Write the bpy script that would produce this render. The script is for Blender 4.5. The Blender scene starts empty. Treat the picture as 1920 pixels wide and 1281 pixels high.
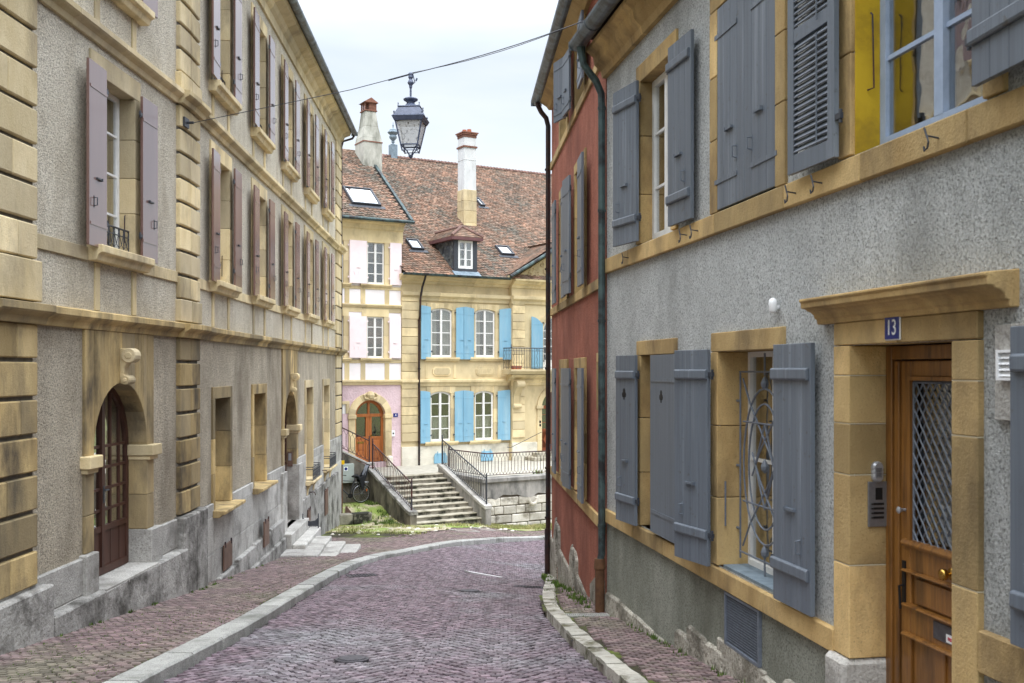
import bpy, bmesh, math, random
from mathutils import Vector
random.seed(7)
R = math.radians
sc = bpy.context.scene
C = sc.collection
# ---------------------------------------------------------------- camera, sky, sun, exposure
FP = 1866.67; HY = 693.0          # focal length and horizon row of the photograph (1920 x 1281)
cd = bpy.data.cameras.new('camera'); cam = bpy.data.objects.new('camera', cd); C.objects.link(cam)
cd.sensor_width = 36; cd.lens = 35; cd.shift_y = 52.5/1920
cam.location = (0, 0, 0); cam.rotation_euler = (R(90), 0, 0)
cd.clip_start = .05; cd.clip_end = 1000
cd.dof.use_dof = True; cd.dof.focus_distance = 26; cd.dof.aperture_fstop = 4.5
sc.camera = cam
sc.view_settings.view_transform = 'Standard'; sc.view_settings.look = 'None'
sc.view_settings.exposure = 0.18; sc.view_settings.gamma = 1
SUN_EL, SUN_AZ = R(60), R(176)      # azimuth clockwise from +Y (north): sun high behind the camera
sd = bpy.data.lights.new('sun', 'SUN'); sun = bpy.data.objects.new('sun', sd); C.objects.link(sun)
sd.energy = 1.5; sd.angle = R(30); sd.color = (1, .965, .91)
sun.rotation_euler = (R(90)-SUN_EL, 0, -SUN_AZ + math.pi)
w = bpy.data.worlds.new('World'); sc.world = w; w.use_nodes = True
nt = w.node_tree; nt.nodes.clear()
def N(t, **k):
    n = nt.nodes.new(t)
    for a, b in k.items(): setattr(n, a, b)
    return n
L = nt.links.new
out = N('ShaderNodeOutputWorld'); add = N('ShaderNodeAddShader')
sky = N('ShaderNodeTexSky', sky_type='NISHITA', sun_disc=False); sky.sun_elevation = SUN_EL; sky.sun_rotation = SUN_AZ
b1 = N('ShaderNodeBackground'); b1.inputs[1].default_value = .05; L(sky.outputs[0], b1.inputs[0])
tc = N('ShaderNodeTexCoord'); sep = N('ShaderNodeSeparateXYZ'); L(tc.outputs['Generated'], sep.inputs[0])
mp = N('ShaderNodeMapping'); mp.inputs['Scale'].default_value = (1.4, 1.4, 5.0); L(tc.outputs['Generated'], mp.inputs[0])
nz = N('ShaderNodeTexNoise'); nz.inputs['Scale'].default_value = 1.5; nz.inputs['Detail'].default_value = 5; nz.inputs['Roughness'].default_value=.5; L(mp.outputs[0], nz.inputs['Vector'])
cr = N('ShaderNodeValToRGB'); cr.color_ramp.elements[0].position = .38; cr.color_ramp.elements[0].color = (.67,.74,.82,1)
cr.color_ramp.elements[1].position = .6; cr.color_ramp.elements[1].color = (.88,.89,.90,1); L(nz.outputs[0], cr.inputs[0])
# overcast sky, with extra brightness added overhead to light the street
mr = N('ShaderNodeMapRange'); mr.inputs[1].default_value = .30; mr.inputs[2].default_value = 1; mr.inputs[3].default_value = .84; mr.inputs[4].default_value = 5.4; L(sep.outputs[2], mr.inputs[0])
b2 = N('ShaderNodeBackground'); L(cr.outputs[0], b2.inputs[0]); L(mr.outputs[0], b2.inputs[1])
L(b1.outputs[0], add.inputs[0]); L(b2.outputs[0], add.inputs[1]); L(add.outputs[0], out.inputs[0])

# ---------------------------------------------------------------- materials
def rgb(r, g, b):
    f = lambda c: (c/255/12.92 if c/255 <= .04045 else ((c/255+.055)/1.055)**2.4)
    return (f(r), f(g), f(b), 1)
MATS = {}
def mat(name, c1, c2=None, c3=None, scale=4, stain=.8, rough=.85, bump=(), tint=.35, spec=.3, metal=0, grain_pit_shade=None, stretch=None, lo=.45, hi=.62, coat=0, blk=None):
    m = bpy.data.materials.new(name); m.use_nodes = True; t = m.node_tree; t.nodes.clear(); l = t.links.new
    def n(tp, **k):
        x = t.nodes.new(tp)
        for a, b in k.items(): setattr(x, a, b)
        return x
    o = n('ShaderNodeOutputMaterial'); p = n('ShaderNodeBsdfPrincipled'); l(p.outputs[0], o.inputs[0])
    p.inputs['Roughness'].default_value = rough; p.inputs['Metallic'].default_value = metal
    p.inputs['Specular IOR Level'].default_value = spec
    if coat: p.inputs['Coat Weight'].default_value = coat; p.inputs['Coat Roughness'].default_value = .16 if coat == 1 else .25; p.inputs['Coat IOR'].default_value = 1.75 if coat == 1 else 1.5
    g = n('ShaderNodeNewGeometry'); pos = g.outputs['Position']
    if stretch:
        mp = n('ShaderNodeMapping'); mp.inputs['Scale'].default_value = stretch; l(pos, mp.inputs[0]); spos = mp.outputs[0]
    else: spos = pos
    def noise(sc_, det=4, r_=.55, v=None):
        x = n('ShaderNodeTexNoise'); x.inputs['Scale'].default_value = sc_; x.inputs['Detail'].default_value = det; x.inputs['Roughness'].default_value = r_
        l(v or pos, x.inputs['Vector']); return x.outputs[0]
    def ramp(f, a, b):
        x = n('ShaderNodeMapRange'); x.inputs[1].default_value = a; x.inputs[2].default_value = b; l(f, x.inputs[0]); return x.outputs[0]
    def mix(f, a, b, bt='MIX'):
        x = n('ShaderNodeMix', data_type='RGBA', blend_type=bt)
        if isinstance(f, float): x.inputs[0].default_value = f
        else: l(f, x.inputs[0])
        for i, c in ((6, a), (7, b)):
            if isinstance(c, tuple): x.inputs[i].default_value = c
            else: l(c, x.inputs[i])
        return x.outputs[2]
    col = c1
    if c2: col = mix(ramp(noise(scale, 6, .6, spos), .35, .65), c1, c2)
    if c3: col = mix(ramp(noise(stain, 6, .65, spos), lo, hi), col, c3)
    if grain_pit_shade:   # (scale, darker colour, low, high): grains of their own colour; on roughcast, pit shade painted into the colour
        col = mix(ramp(noise(grain_pit_shade[0], 3, .6), grain_pit_shade[2], grain_pit_shade[3]), col, grain_pit_shade[1])
    if blk:     # each stone leans more or less towards a second colour of its own
        a = n('ShaderNodeAttribute', attribute_name='tint'); y = n('ShaderNodeMath', operation='MULTIPLY'); y.inputs[1].default_value = 7.31; l(a.outputs['Fac'], y.inputs[0])
        z = n('ShaderNodeMath', operation='FRACT'); l(y.outputs[0], z.inputs[0]); x = n('ShaderNodeMapRange'); x.inputs[1].default_value = .35; x.inputs[4].default_value = blk[1]; l(z.outputs[0], x.inputs[0]); col = mix(x.outputs[0], col, blk[0])
    if tint:
        a = n('ShaderNodeAttribute', attribute_name='tint'); x = n('ShaderNodeMapRange'); x.inputs[3].default_value = 1-tint; x.inputs[4].default_value = 1+tint; l(a.outputs['Fac'], x.inputs[0])
        y = n('ShaderNodeVectorMath', operation='SCALE')
        if isinstance(col, tuple): y.inputs[0].default_value = col[:3]
        else: l(col, y.inputs[0])
        l(x.outputs[0], y.inputs['Scale']); col = y.outputs[0]
    if isinstance(col, tuple): p.inputs['Base Color'].default_value = col
    else: l(col, p.inputs['Base Color'])
    last = None
    for s_, d_ in bump:
        b = n('ShaderNodeBump'); b.inputs['Strength'].default_value = 1; b.inputs['Distance'].default_value = d_
        l(noise(s_, 4, .6, spos if stretch and s_ < 30 else None), b.inputs['Height'])
        if last: l(last, b.inputs['Normal'])
        last = b.outputs[0]
    if last: l(last, p.inputs['Normal'])
    MATS[name] = m; return m
mat('sandstone', rgb(224,207,168), rgb(204,184,140), rgb(146,132,108), scale=2.2, stain=1.5, bump=((50,.006),(9,.012)), tint=.24, rough=.9, lo=.48, hi=.72, stretch=(1,1,.5), grain_pit_shade=(90,rgb(150,128,90),.58,.8), blk=(rgb(164,152,128),.65))
mat('sandstone_dark', rgb(204,180,130), rgb(172,148,102), rgb(92,82,66), scale=2.4, stain=1.9, bump=((50,.006),(9,.012)), tint=.3, rough=.9, lo=.45, hi=.68, stretch=(1,1,.4), grain_pit_shade=(90,rgb(110,92,66),.58,.8), blk=(rgb(122,112,92),.75))
mat('sandstone_gold', rgb(206,178,126), rgb(182,152,102), rgb(118,100,74), scale=2.6, stain=1.5, bump=((60,.006),(10,.012)), tint=.28, rough=.9, lo=.45, hi=.68, stretch=(1,1,.5), grain_pit_shade=(80,rgb(142,116,78),.56,.78), blk=(rgb(158,138,98),.6))
mat('ashlar_pale', rgb(224,206,164), rgb(206,187,145), rgb(158,142,112), scale=2, stain=1.1, bump=((30,.004),), tint=.18, rough=.9, lo=.48, hi=.74, stretch=(1,1,.6), blk=(rgb(190,176,146),.6))
mat('roughcast_beige', rgb(246,238,220), rgb(232,222,202), rgb(198,187,165), scale=4, stain=.5, bump=((30,.05),(70,.03)), grain_pit_shade=(54,rgb(164,153,134),.46,.70), rough=.95, tint=0, lo=.48,hi=.72, stretch=(1,1,.5))  # dark specks paint the shade of pits, likewise on the roughcasts below
mat('roughcast_brown', rgb(226,215,194), rgb(206,194,172), rgb(146,134,117), scale=4, stain=.6, bump=((30,.05),(70,.03)), grain_pit_shade=(54,rgb(134,123,107),.46,.70), rough=.95, tint=0, lo=.46,hi=.70, stretch=(1,1,.5))
mat('roughcast_gray', rgb(242,245,244), rgb(226,229,228), rgb(166,168,166), scale=4, stain=.7, bump=((34,.05),(80,.03)), grain_pit_shade=(58,rgb(146,148,146),.46,.70), rough=.95, tint=0, lo=.48,hi=.74, stretch=(1,1,.5))
mat('roughcast_olive', rgb(200,202,190), rgb(178,180,167), rgb(128,130,116), scale=4, stain=.7, bump=((34,.05),(80,.03)), grain_pit_shade=(58,rgb(122,124,112),.46,.70), rough=.95, tint=0, lo=.46,hi=.70, stretch=(1,1,.5))
mat('roughcast_red', rgb(198,128,106), rgb(178,110,90), rgb(142,88,74), scale=3, stain=.8, bump=((30,.05),(70,.02)), rough=.95, tint=0, lo=.46,hi=.70, grain_pit_shade=(46,rgb(136,80,66),.50,.70), stretch=(1,1,.6))
mat('render_pink', rgb(224,200,206), rgb(212,188,194), rgb(200,176,182), scale=3, stain=.8, bump=((14,.03),), rough=.95, tint=0)
mat('plinth_paint', rgb(226,221,206), rgb(208,203,188), rgb(170,166,152), scale=2, stain=1.6, bump=((20,.006),), rough=.9, tint=.06, lo=.5, hi=.72)
mat('base_stone', rgb(196,191,180), rgb(164,159,148), rgb(104,100,90), scale=6, stain=2.4, bump=((14,.04),(50,.015)), rough=.95, tint=.2, lo=.46, hi=.64, grain_pit_shade=(30,rgb(120,114,102),.5,.66))
mat('groove', rgb(112,108,100), rgb(84,80,72), None, scale=6, tint=0)
mat('mortar_light', rgb(196,186,160), None, None, tint=0)
mat('paint_white', rgb(244,238,240), rgb(234,230,232), None, scale=2, bump=((20,.006),), rough=.9, tint=0)
mat('limestone', rgb(194,192,187), rgb(172,170,165), rgb(120,117,112), scale=4, stain=1.3, bump=((24,.014),(70,.006)), rough=.9, tint=.16, lo=.48, hi=.68, grain_pit_shade=(45,rgb(146,143,138),.5,.68))
mat('limestone_dirty', rgb(176,174,170), rgb(148,146,142), rgb(84,82,78), scale=4, stain=1.6, bump=((16,.02),(60,.006)), rough=.9, tint=.12, lo=.46, hi=.62, grain_pit_shade=(45,rgb(104,100,96),.55,.7))
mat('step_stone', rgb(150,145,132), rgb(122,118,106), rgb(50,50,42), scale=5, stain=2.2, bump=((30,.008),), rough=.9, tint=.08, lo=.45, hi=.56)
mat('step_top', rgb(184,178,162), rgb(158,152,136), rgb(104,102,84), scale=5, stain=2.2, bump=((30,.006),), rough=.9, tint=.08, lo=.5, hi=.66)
mat('gray_render', rgb(168,164,158), rgb(140,138,134), rgb(84,84,82), scale=3, stain=1.2, bump=((20,.01),), rough=.92, tint=.1, lo=.45, hi=.65, stretch=(1,1,.45))
mat('gray_render_dark', rgb(140,134,122), rgb(112,106,96), rgb(62,60,56), scale=3, stain=1.2, bump=((20,.012),), rough=.92, tint=.1, lo=.45, hi=.62, stretch=(1,1,.45))
mat('rubble', rgb(218,214,204), rgb(190,184,170), rgb(110,104,92), scale=3, stain=1.4, bump=((14,.02),(50,.006)), rough=.92, tint=.25, lo=.52, hi=.68)
mat('mortar_dark', rgb(110,102,90), rgb(88,80,70), None, scale=6, bump=((20,.02),), tint=0)
mat('sett', rgb(132,114,123), rgb(101,88,97), rgb(128,126,131), scale=9, stain=.32, bump=((70,.003),), rough=.55, tint=.42, spec=.5, lo=.5, hi=.64, blk=(rgb(90,82,90),.6))
mat('sett_pink', rgb(142,121,121), rgb(110,94,96), rgb(122,116,102), scale=9, stain=.5, bump=((70,.003),), rough=.66, tint=.38, spec=.4, lo=.5, hi=.66, blk=(rgb(104,98,88),.6))
mat('joint', rgb(44,39,38), rgb(32,29,28), None, scale=12, bump=((50,.006),), tint=0)
mat('joint_moss', rgb(62,56,44), rgb(48,44,34), rgb(98,112,44), scale=9, stain=.9, bump=((50,.006),), tint=0, lo=.46, hi=.6)
mat('kerb_granite', rgb(176,176,172), rgb(156,156,152), rgb(112,114,106), scale=8, stain=1.6, bump=((40,.008),), rough=.85, tint=.16, grain_pit_shade=(90,rgb(110,110,108),.52,.66), lo=.52, hi=.72)
mat('kerb_mossy', rgb(188,185,176), rgb(160,156,146), rgb(92,90,66), scale=6, stain=3.0, bump=((20,.02),(60,.006)), rough=.9, tint=.14, lo=.54, hi=.66)
mat('earth', rgb(120,108,84), rgb(92,82,60), rgb(106,118,58), scale=4, stain=1.0, bump=((20,.03),), tint=0, lo=.42, hi=.58)
mat('yard_ground', rgb(182,172,146), rgb(156,146,120), rgb(128,146,72), scale=6, stain=.9, bump=((26,.02),), tint=0, lo=.46, hi=.58)
mat('terrace_floor', rgb(186,182,170), rgb(164,160,148), None, scale=4, bump=((30,.005),), tint=0)
mat('shutter_brown', rgb(122,92,85), rgb(112,84,78), None, scale=3, rough=.5, spec=.2, tint=.08, stretch=(1,1,.1), coat=1)
mat('shutter_gray', rgb(104,113,124), rgb(94,102,113), rgb(150,158,168), scale=6, stain=2.2, rough=.42, spec=.5, tint=.11, stretch=(4,4,.12), bump=((8,.002),), lo=.56, hi=.82, grain_pit_shade=(16,rgb(86,88,90),.64,.74))
mat('shutter_blue', rgb(134,178,200), rgb(118,164,190), rgb(150,184,200), scale=3, stain=1.5, rough=.6, spec=.3, tint=.10, stretch=(2,2,.3), lo=.5, hi=.7)
mat('shutter_pink', rgb(246,232,234), rgb(240,224,227), None, scale=3, rough=.7, spec=.3, tint=.04)
mat('iron', rgb(62,66,74), rgb(48,50,56), None, scale=20, rough=.5, spec=.5, tint=0)
mat('iron_rust', rgb(92,60,54), rgb(70,46,44), rgb(62,62,70), scale=12, stain=3, rough=.7, tint=0)
mat('iron_paint', rgb(112,120,132), rgb(96,103,114), None, scale=20, rough=.45, spec=.5, tint=0)
mat('zinc', rgb(112,122,130), rgb(92,102,110), rgb(80,78,76), scale=6, stain=3, rough=.45, spec=.5, metal=.5, tint=0)
mat('zinc_green', rgb(82,100,100), rgb(66,80,82), rgb(52,52,54), scale=6, stain=3, rough=.5, metal=.4, tint=0)
mat('pipe_brown', rgb(70,48,42), rgb(52,38,36), rgb(40,44,48), scale=5, stain=3, rough=.5, metal=.2, tint=0)
mat('rust_boot', rgb(104,74,52), rgb(80,56,40), None, scale=8, rough=.8, tint=0)
mat('frame_white', rgb(238,238,236), rgb(226,226,224), None, scale=8, rough=.5, tint=0)
mat('frame_bluegray', rgb(168,184,208), rgb(154,170,194), None, scale=8, rough=.5, tint=0)
mat('frame_brown', rgb(84,56,46), rgb(70,46,38), None, scale=8, rough=.5, tint=.1, stretch=(1,1,.2))
mat('wood', rgb(146,100,46), rgb(114,75,33), rgb(74,48,24), scale=5, stain=3, rough=.4, spec=.5, tint=.14, stretch=(4,4,.35), bump=((20,.002),), lo=.5, hi=.7, coat=.3)
mat('wood_dark', rgb(96,58,34), rgb(74,44,26), None, scale=5, rough=.45, tint=.1, stretch=(4,4,.4), coat=.2)
mat('wood_orange', rgb(176,108,58), rgb(150,88,46), None, scale=5, rough=.45, tint=.1, stretch=(4,4,.4))
mat('wood_red', rgb(142,80,48), rgb(118,64,38), None, scale=5, rough=.5, tint=.1, stretch=(4,4,.4))
mat('steel_plate', rgb(150,152,158), rgb(138,140,146), None, scale=30, rough=.35, metal=.7, tint=0)
mat('silver', rgb(180,184,190), None, None, rough=.35, metal=.6, tint=0)
mat('brass', rgb(206,170,90), rgb(180,140,70), None, scale=20, rough=.25, metal=1, tint=0)
mat('black', rgb(26,26,28), None, None, rough=.5, tint=0)
mat('rubber', rgb(34,34,36), None, None, rough=.7, tint=0)
mat('seat_black', rgb(38,40,44), rgb(30,32,36), None, rough=.6, tint=0)
mat('seat_gray', rgb(150,156,168), None, None, rough=.7, tint=0)
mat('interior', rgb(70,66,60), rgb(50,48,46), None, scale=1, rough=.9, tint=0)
mat('curtain', rgb(196,194,186), rgb(170,168,160), None, scale=3, rough=.9, tint=0)
mat('blind', rgb(120,84,74), rgb(104,72,64), None, scale=3, rough=.8, tint=.2)
mat('tile', rgb(144,116,98), rgb(120,101,88), rgb(98,92,83), scale=1.4, stain=.55, rough=.9, tint=.34, bump=((30,.006),), lo=.42, hi=.60, grain_pit_shade=(7,rgb(82,80,64),.55,.70), blk=(rgb(152,106,82),.4))
mat('tile_under', rgb(60,46,40), None, None, rough=.9, tint=0)
mat('ridge_tile', rgb(130,100,90), rgb(104,84,78), None, scale=6, rough=.9, tint=.3)
mat('slate', rgb(84,90,96), rgb(64,70,76), rgb(110,114,110), scale=6, stain=4, rough=.6, tint=.4)
mat('maroon_paint', rgb(112,78,78), rgb(96,66,66), None, scale=5, rough=.6, tint=0)
mat('chimney_gray', rgb(196,194,184), rgb(168,168,158), rgb(120,120,110), scale=3, stain=1.2, rough=.9, tint=0, bump=((20,.01),), stretch=(1,1,.4))
mat('chimney_white', rgb(214,216,216), rgb(192,194,194), rgb(160,160,156), scale=2, stain=2, rough=.9, tint=0, lo=.52, hi=.7, stretch=(1,1,.4))
mat('brick', rgb(138,98,82), rgb(116,80,68), None, scale=8, rough=.9, tint=.3)
mat('lead_gray', rgb(132,148,160), rgb(104,118,128), None, scale=8, rough=.6, tint=0)
mat('lantern_metal', rgb(92,102,126), rgb(72,82,104), None, scale=14, rough=.5, spec=.5, tint=0)
mat('enamel_blue', rgb(28,44,120), None, None, rough=.25, spec=.5, tint=0)
mat('enamel_white', rgb(236,238,240), None, None, rough=.3, tint=0)
mat('red_ink', rgb(206,60,84), None, None, rough=.6, tint=0)
mat('plastic_white', rgb(236,238,240), None, None, rough=.4, tint=0)
mat('cabinet_gray', rgb(176,186,180), rgb(164,174,168), None, scale=4, rough=.5, tint=0)
mat('hatch_brown', rgb(116,92,80), rgb(98,76,66), None, scale=6, rough=.6, tint=.05)
mat('yellow_paint', rgb(206,172,44), rgb(186,152,36), rgb(160,132,44), scale=3, stain=3, rough=.85, tint=0, lo=.5, hi=.7)
mat('terracotta', rgb(160,96,70), None, None, rough=.9, tint=0)
mat('cast_iron', rgb(96,94,100), rgb(76,74,78), None, scale=20, rough=.6, metal=.3, tint=0)
mat('grass', rgb(150,154,98), rgb(122,130,76), rgb(178,172,122), scale=5, stain=2, rough=.9, tint=.35)
mat('leaf', rgb(92,116,50), rgb(72,94,40), None, scale=5, rough=.8, tint=.3)
mat('soil', rgb(70,58,44), None, None, tint=0)
mat('marble_patch', rgb(196,194,196), rgb(180,176,180), None, scale=3, tint=0, rough=.7)
mat('bright_yellow', rgb(240,196,30), None, None, tint=0)
mat('orange_reflector', rgb(240,120,20), None, None, rough=.3, tint=0)
mat('alu', rgb(196,200,206), None, None, rough=.3, metal=.8, tint=0)
def glassmat(name, tintc, rough, dirty=0):
    m = bpy.data.materials.new(name); m.use_nodes = True; t = m.node_tree; t.nodes.clear(); l = t.links.new
    o = t.nodes.new('ShaderNodeOutputMaterial'); mx = t.nodes.new('ShaderNodeMixShader')
    tr = t.nodes.new('ShaderNodeBsdfTransparent'); tr.inputs[0].default_value = tintc
    gl = t.nodes.new('ShaderNodeBsdfGlossy'); gl.inputs['Roughness'].default_value = rough
    lw = t.nodes.new('ShaderNodeLayerWeight'); lw.inputs[0].default_value = .32
    mr = t.nodes.new('ShaderNodeMapRange'); mr.inputs[3].default_value = .10+dirty; mr.inputs[4].default_value = 1; l(lw.outputs['Facing'], mr.inputs[0])
    g = t.nodes.new('ShaderNodeNewGeometry'); nz = t.nodes.new('ShaderNodeTexNoise'); nz.inputs['Scale'].default_value = 3; l(g.outputs['Position'], nz.inputs['Vector'])
    b = t.nodes.new('ShaderNodeBump'); b.inputs['Distance'].default_value = .006; l(nz.outputs[0], b.inputs['Height']); l(b.outputs[0], gl.inputs['Normal'])
    l(mr.outputs[0], mx.inputs[0]); l(tr.outputs[0], mx.inputs[1]); l(gl.outputs[0], mx.inputs[2]); l(mx.outputs[0], o.inputs[0])
    MATS[name] = m
glassmat('glass', (.93,.95,.94,1), .02)
glassmat('roof_glass', (.5,.55,.6,1), .05, .55)
# clouded lantern glass with specks of dirt
m = bpy.data.materials.new('lantern_glass'); m.use_nodes = True; t = m.node_tree; p = t.nodes['Principled BSDF']
p.inputs['Roughness'].default_value = .35; p.inputs['Alpha'].default_value = .62
g = t.nodes.new('ShaderNodeNewGeometry'); nz = t.nodes.new('ShaderNodeTexNoise'); nz.inputs['Scale'].default_value = 26; nz.inputs['Detail'].default_value = 6
cr = t.nodes.new('ShaderNodeValToRGB'); cr.color_ramp.elements[0].position = .34; cr.color_ramp.elements[0].color = rgb(96,92,86); cr.color_ramp.elements[1].position = .46; cr.color_ramp.elements[1].color = rgb(214,216,216)
t.links.new(g.outputs['Position'], nz.inputs['Vector']); t.links.new(nz.outputs[0], cr.inputs[0]); t.links.new(cr.outputs[0], p.inputs['Base Color']); MATS['lantern_glass'] = m

# ---------------------------------------------------------------- helpers
class Fr:
    """A vertical wall plane: u along the wall, n outward, z up."""
    def __init__(s, o, d, side=1, z0=0):
        l_ = math.hypot(*d); s.o = o; s.d = (d[0]/l_, d[1]/l_); s.side = side
        s.nn = (side*s.d[1], -side*s.d[0]); s.z0 = z0
    def p(s, u, n=0, z=0): return (s.o[0]+s.d[0]*u+s.nn[0]*n, s.o[1]+s.d[1]*u+s.nn[1]*n, s.z0+z)
    def uy(s, y, n=0): return (y-s.o[1]-s.nn[1]*n)/s.d[1]          # u of the point at depth y
    def ux(s, px, n=0):                                            # u where the sight line of a photo column meets the plane
        k = (px-960)/FP; return (k*(s.o[1]+s.nn[1]*n)-(s.o[0]+s.nn[0]*n))/(s.d[0]-k*s.d[1])
    def zy(s, px, py, n=0): u = s.ux(px, n); return (HY-py)/FP*s.p(u, n)[1]
WHOLE = {'roof_tiles','lettering','key','name_buttons','bars','tread_ribs','mesh_screen','curtain','blind','interior','window','door','shutter','spokes','rail','stone_blocks','carved_relief','dormer_roof','handle','pane','club_cutout_shade','wall','child_seat','handlebar','crank','frame','knob','keypad','lantern_frame','eaves_band','window_grille','lattice_grille','window_railing','iron_basket','balcony_railing','suspension_rod'}
class MB:
    def __init__(s): s.v = []; s.f = []; s.t = []; s.m = []
    def face(s, pts, t=None, m=0):
        i = len(s.v); s.v += [tuple(p) for p in pts]; s.f.append(tuple(range(i, i+len(pts)))); s.t.append(random.random() if t is None else t); s.m.append(m)
    def hexa(s, P, t=None, m=0):
        i = len(s.v); s.v += [tuple(p) for p in P]; t = random.random() if t is None else t
        for q in ((0,1,2,3),(7,6,5,4),(0,4,5,1),(1,5,6,2),(2,6,7,3),(3,7,4,0)): s.f.append(tuple(i+k for k in q)); s.t.append(t); s.m.append(m)
    def box(s, fr, u0, u1, n0, n1, z0, z1, t=None, m=0):
        s.hexa([fr.p(u0,n0,z0),fr.p(u1,n0,z0),fr.p(u1,n1,z0),fr.p(u0,n1,z0),fr.p(u0,n0,z1),fr.p(u1,n0,z1),fr.p(u1,n1,z1),fr.p(u0,n1,z1)], t, m)
    def prism(s, A, B, t=None, m=0):   # two matching polygons
        k = len(A); i = len(s.v); s.v += [tuple(p) for p in A]+[tuple(p) for p in B]; t = random.random() if t is None else t
        s.f.append(tuple(range(i, i+k))); s.f.append(tuple(range(i+2*k-1, i+k-1, -1))); s.t += [t,t]; s.m += [m,m]
        for j in range(k):
            s.f.append((i+j, i+(j+1)%k, i+k+(j+1)%k, i+k+j)); s.t.append(t); s.m.append(m)
    def fprism(s, fr, uz, n0, n1, t=None, m=0):
        s.prism([fr.p(u,n0,z) for u,z in uz], [fr.p(u,n1,z) for u,z in uz], t, m)
    def profile(s, fr, u0, u1, nz, t=None, m=0):   # moulding: section (n,z) swept along u
        s.prism([fr.p(u0,n,z) for n,z in nz], [fr.p(u1,n,z) for n,z in nz], t, m)
    def tube(s, pts, r, seg=6, t=.5, m=0, cap=True):
        pts = [Vector(p) for p in pts]; rs = r if isinstance(r, (list, tuple)) else [r]*len(pts)
        rings = []; a = None
        for k, p in enumerate(pts):
            d = (pts[min(k+1,len(pts)-1)]-pts[max(k-1,0)])
            if d.length < 1e-9: d = (pts[k]-pts[k-1])
            d.normalize()
            if a is None: a = d.cross(Vector((0,0,1)) if abs(d.z) < .9 else Vector((1,0,0)))
            else:
                a = a-d*a.dot(d)
                if a.length < 1e-4: a = d.cross(Vector((.3,1,.2)))
            a.normalize(); b = d.cross(a)
            rings.append([p+(a*math.cos(x)+b*math.sin(x))*rs[k] for x in [2*math.pi*j/seg for j in range(seg)]])
        i = len(s.v)
        for r_ in rings: s.v += [tuple(q) for q in r_]
        for k in range(len(rings)-1):
            # match the ring starts
            for j in range(seg):
                s.f.append((i+k*seg+j, i+k*seg+(j+1)%seg, i+(k+1)*seg+(j+1)%seg, i+(k+1)*seg+j)); s.t.append(t); s.m.append(m)
        if cap:
            s.f.append(tuple(i+j for j in range(seg))); s.f.append(tuple(i+(len(rings)-1)*seg+j for j in range(seg))); s.t += [t,t]; s.m += [m,m]
    def lathe(s, c, prof, seg=16, t=.5, m=0, a0=0):
        i = len(s.v)
        for r_, z in prof:
            for j in range(seg):
                a = a0+2*math.pi*j/seg; s.v.append((c[0]+r_*math.cos(a), c[1]+r_*math.sin(a), c[2]+z))
        for k in range(len(prof)-1):
            for j in range(seg): s.f.append((i+k*seg+j, i+k*seg+(j+1)%seg, i+(k+1)*seg+(j+1)%seg, i+(k+1)*seg+j)); s.t.append(t); s.m.append(m)
        s.f.append(tuple(i+j for j in range(seg))); s.f.append(tuple(i+(len(prof)-1)*seg+j for j in range(seg))); s.t += [t,t]; s.m += [m,m]
    def clusters(s):
        par = list(range(len(s.v)))
        def fd(x):
            while par[x] != x: par[x] = par[par[x]]; x = par[x]
            return x
        for f in s.f:
            for k in f[1:]: par[fd(k)] = fd(f[0])
        comp = {}
        for i in range(len(s.v)): comp.setdefault(fd(i), []).append(i)
        if len(comp) < 2 or len(comp) > 260: return None
        ks = list(comp); bb = [[(min(s.v[i][a] for i in comp[k]), max(s.v[i][a] for i in comp[k])) for a in range(3)] for k in ks]; g = list(range(len(ks)))
        def fg(x):
            while g[x] != x: x = g[x]
            return x
        for i in range(len(ks)):
            for j in range(i):
                if fg(i) != fg(j) and all(bb[i][a][0]-.03 < bb[j][a][1] and bb[j][a][0]-.03 < bb[i][a][1] for a in range(3)): g[fg(i)] = fg(j)
        grp = {}
        for i, k in enumerate(ks): grp.setdefault(fg(i), set()).update(comp[k])
        return list(grp.values()) if len(grp) > 1 else None
    def build(s, name, mats, parent=None, bevel=0, smooth=False, label=None, kind=None, whole=False):
        if parent is not None and not whole and name not in WHOLE:
            cl = s.clusters()
            if cl and len(cl) <= 12:
                objs = []
                for vs in cl:
                    m2 = MB(); mp = {}
                    for fi, f in enumerate(s.f):
                        if f[0] in vs:
                            for k in f:
                                if k not in mp: mp[k] = len(m2.v); m2.v.append(s.v[k])
                            m2.f.append(tuple(mp[k] for k in f)); m2.t.append(s.t[fi]); m2.m.append(s.m[fi])
                    objs.append(m2.build(name, mats, parent, bevel, smooth, label, kind, True))
                return objs[0]
        if isinstance(mats, str): mats = [mats]
        me = bpy.data.meshes.new(name)
        off = Vector((0,0,0)); q = parent
        while q: off += q.location; q = q.parent
        if parent is None:
            xs = [v[0] for v in s.v]; ys = [v[1] for v in s.v]; zs = [v[2] for v in s.v]
            off = Vector(((min(xs)+max(xs))/2, (min(ys)+max(ys))/2, min(zs)))
        me.from_pydata([(a-off.x, b-off.y, c-off.z) for a,b,c in s.v], [], s.f)
        bm = bmesh.new(); bm.from_mesh(me); bmesh.ops.recalc_face_normals(bm, faces=bm.faces); bm.to_mesh(me); bm.free()
        at = me.attributes.new('tint', 'FLOAT', 'FACE'); at.data.foreach_set('value', s.t)
        me.polygons.foreach_set('material_index', s.m)
        if smooth: me.polygons.foreach_set('use_smooth', [True]*len(s.f))
        for x in mats: me.materials.append(MATS[x])
        o = bpy.data.objects.new(name, me); C.objects.link(o)
        if parent: o.parent = parent
        else: o.location = off
        if bevel:
            b = o.modifiers.new('bevel', 'BEVEL'); b.width = bevel; b.segments = 1; b.limit_method = 'ANGLE'; b.angle_limit = R(50)
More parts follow.
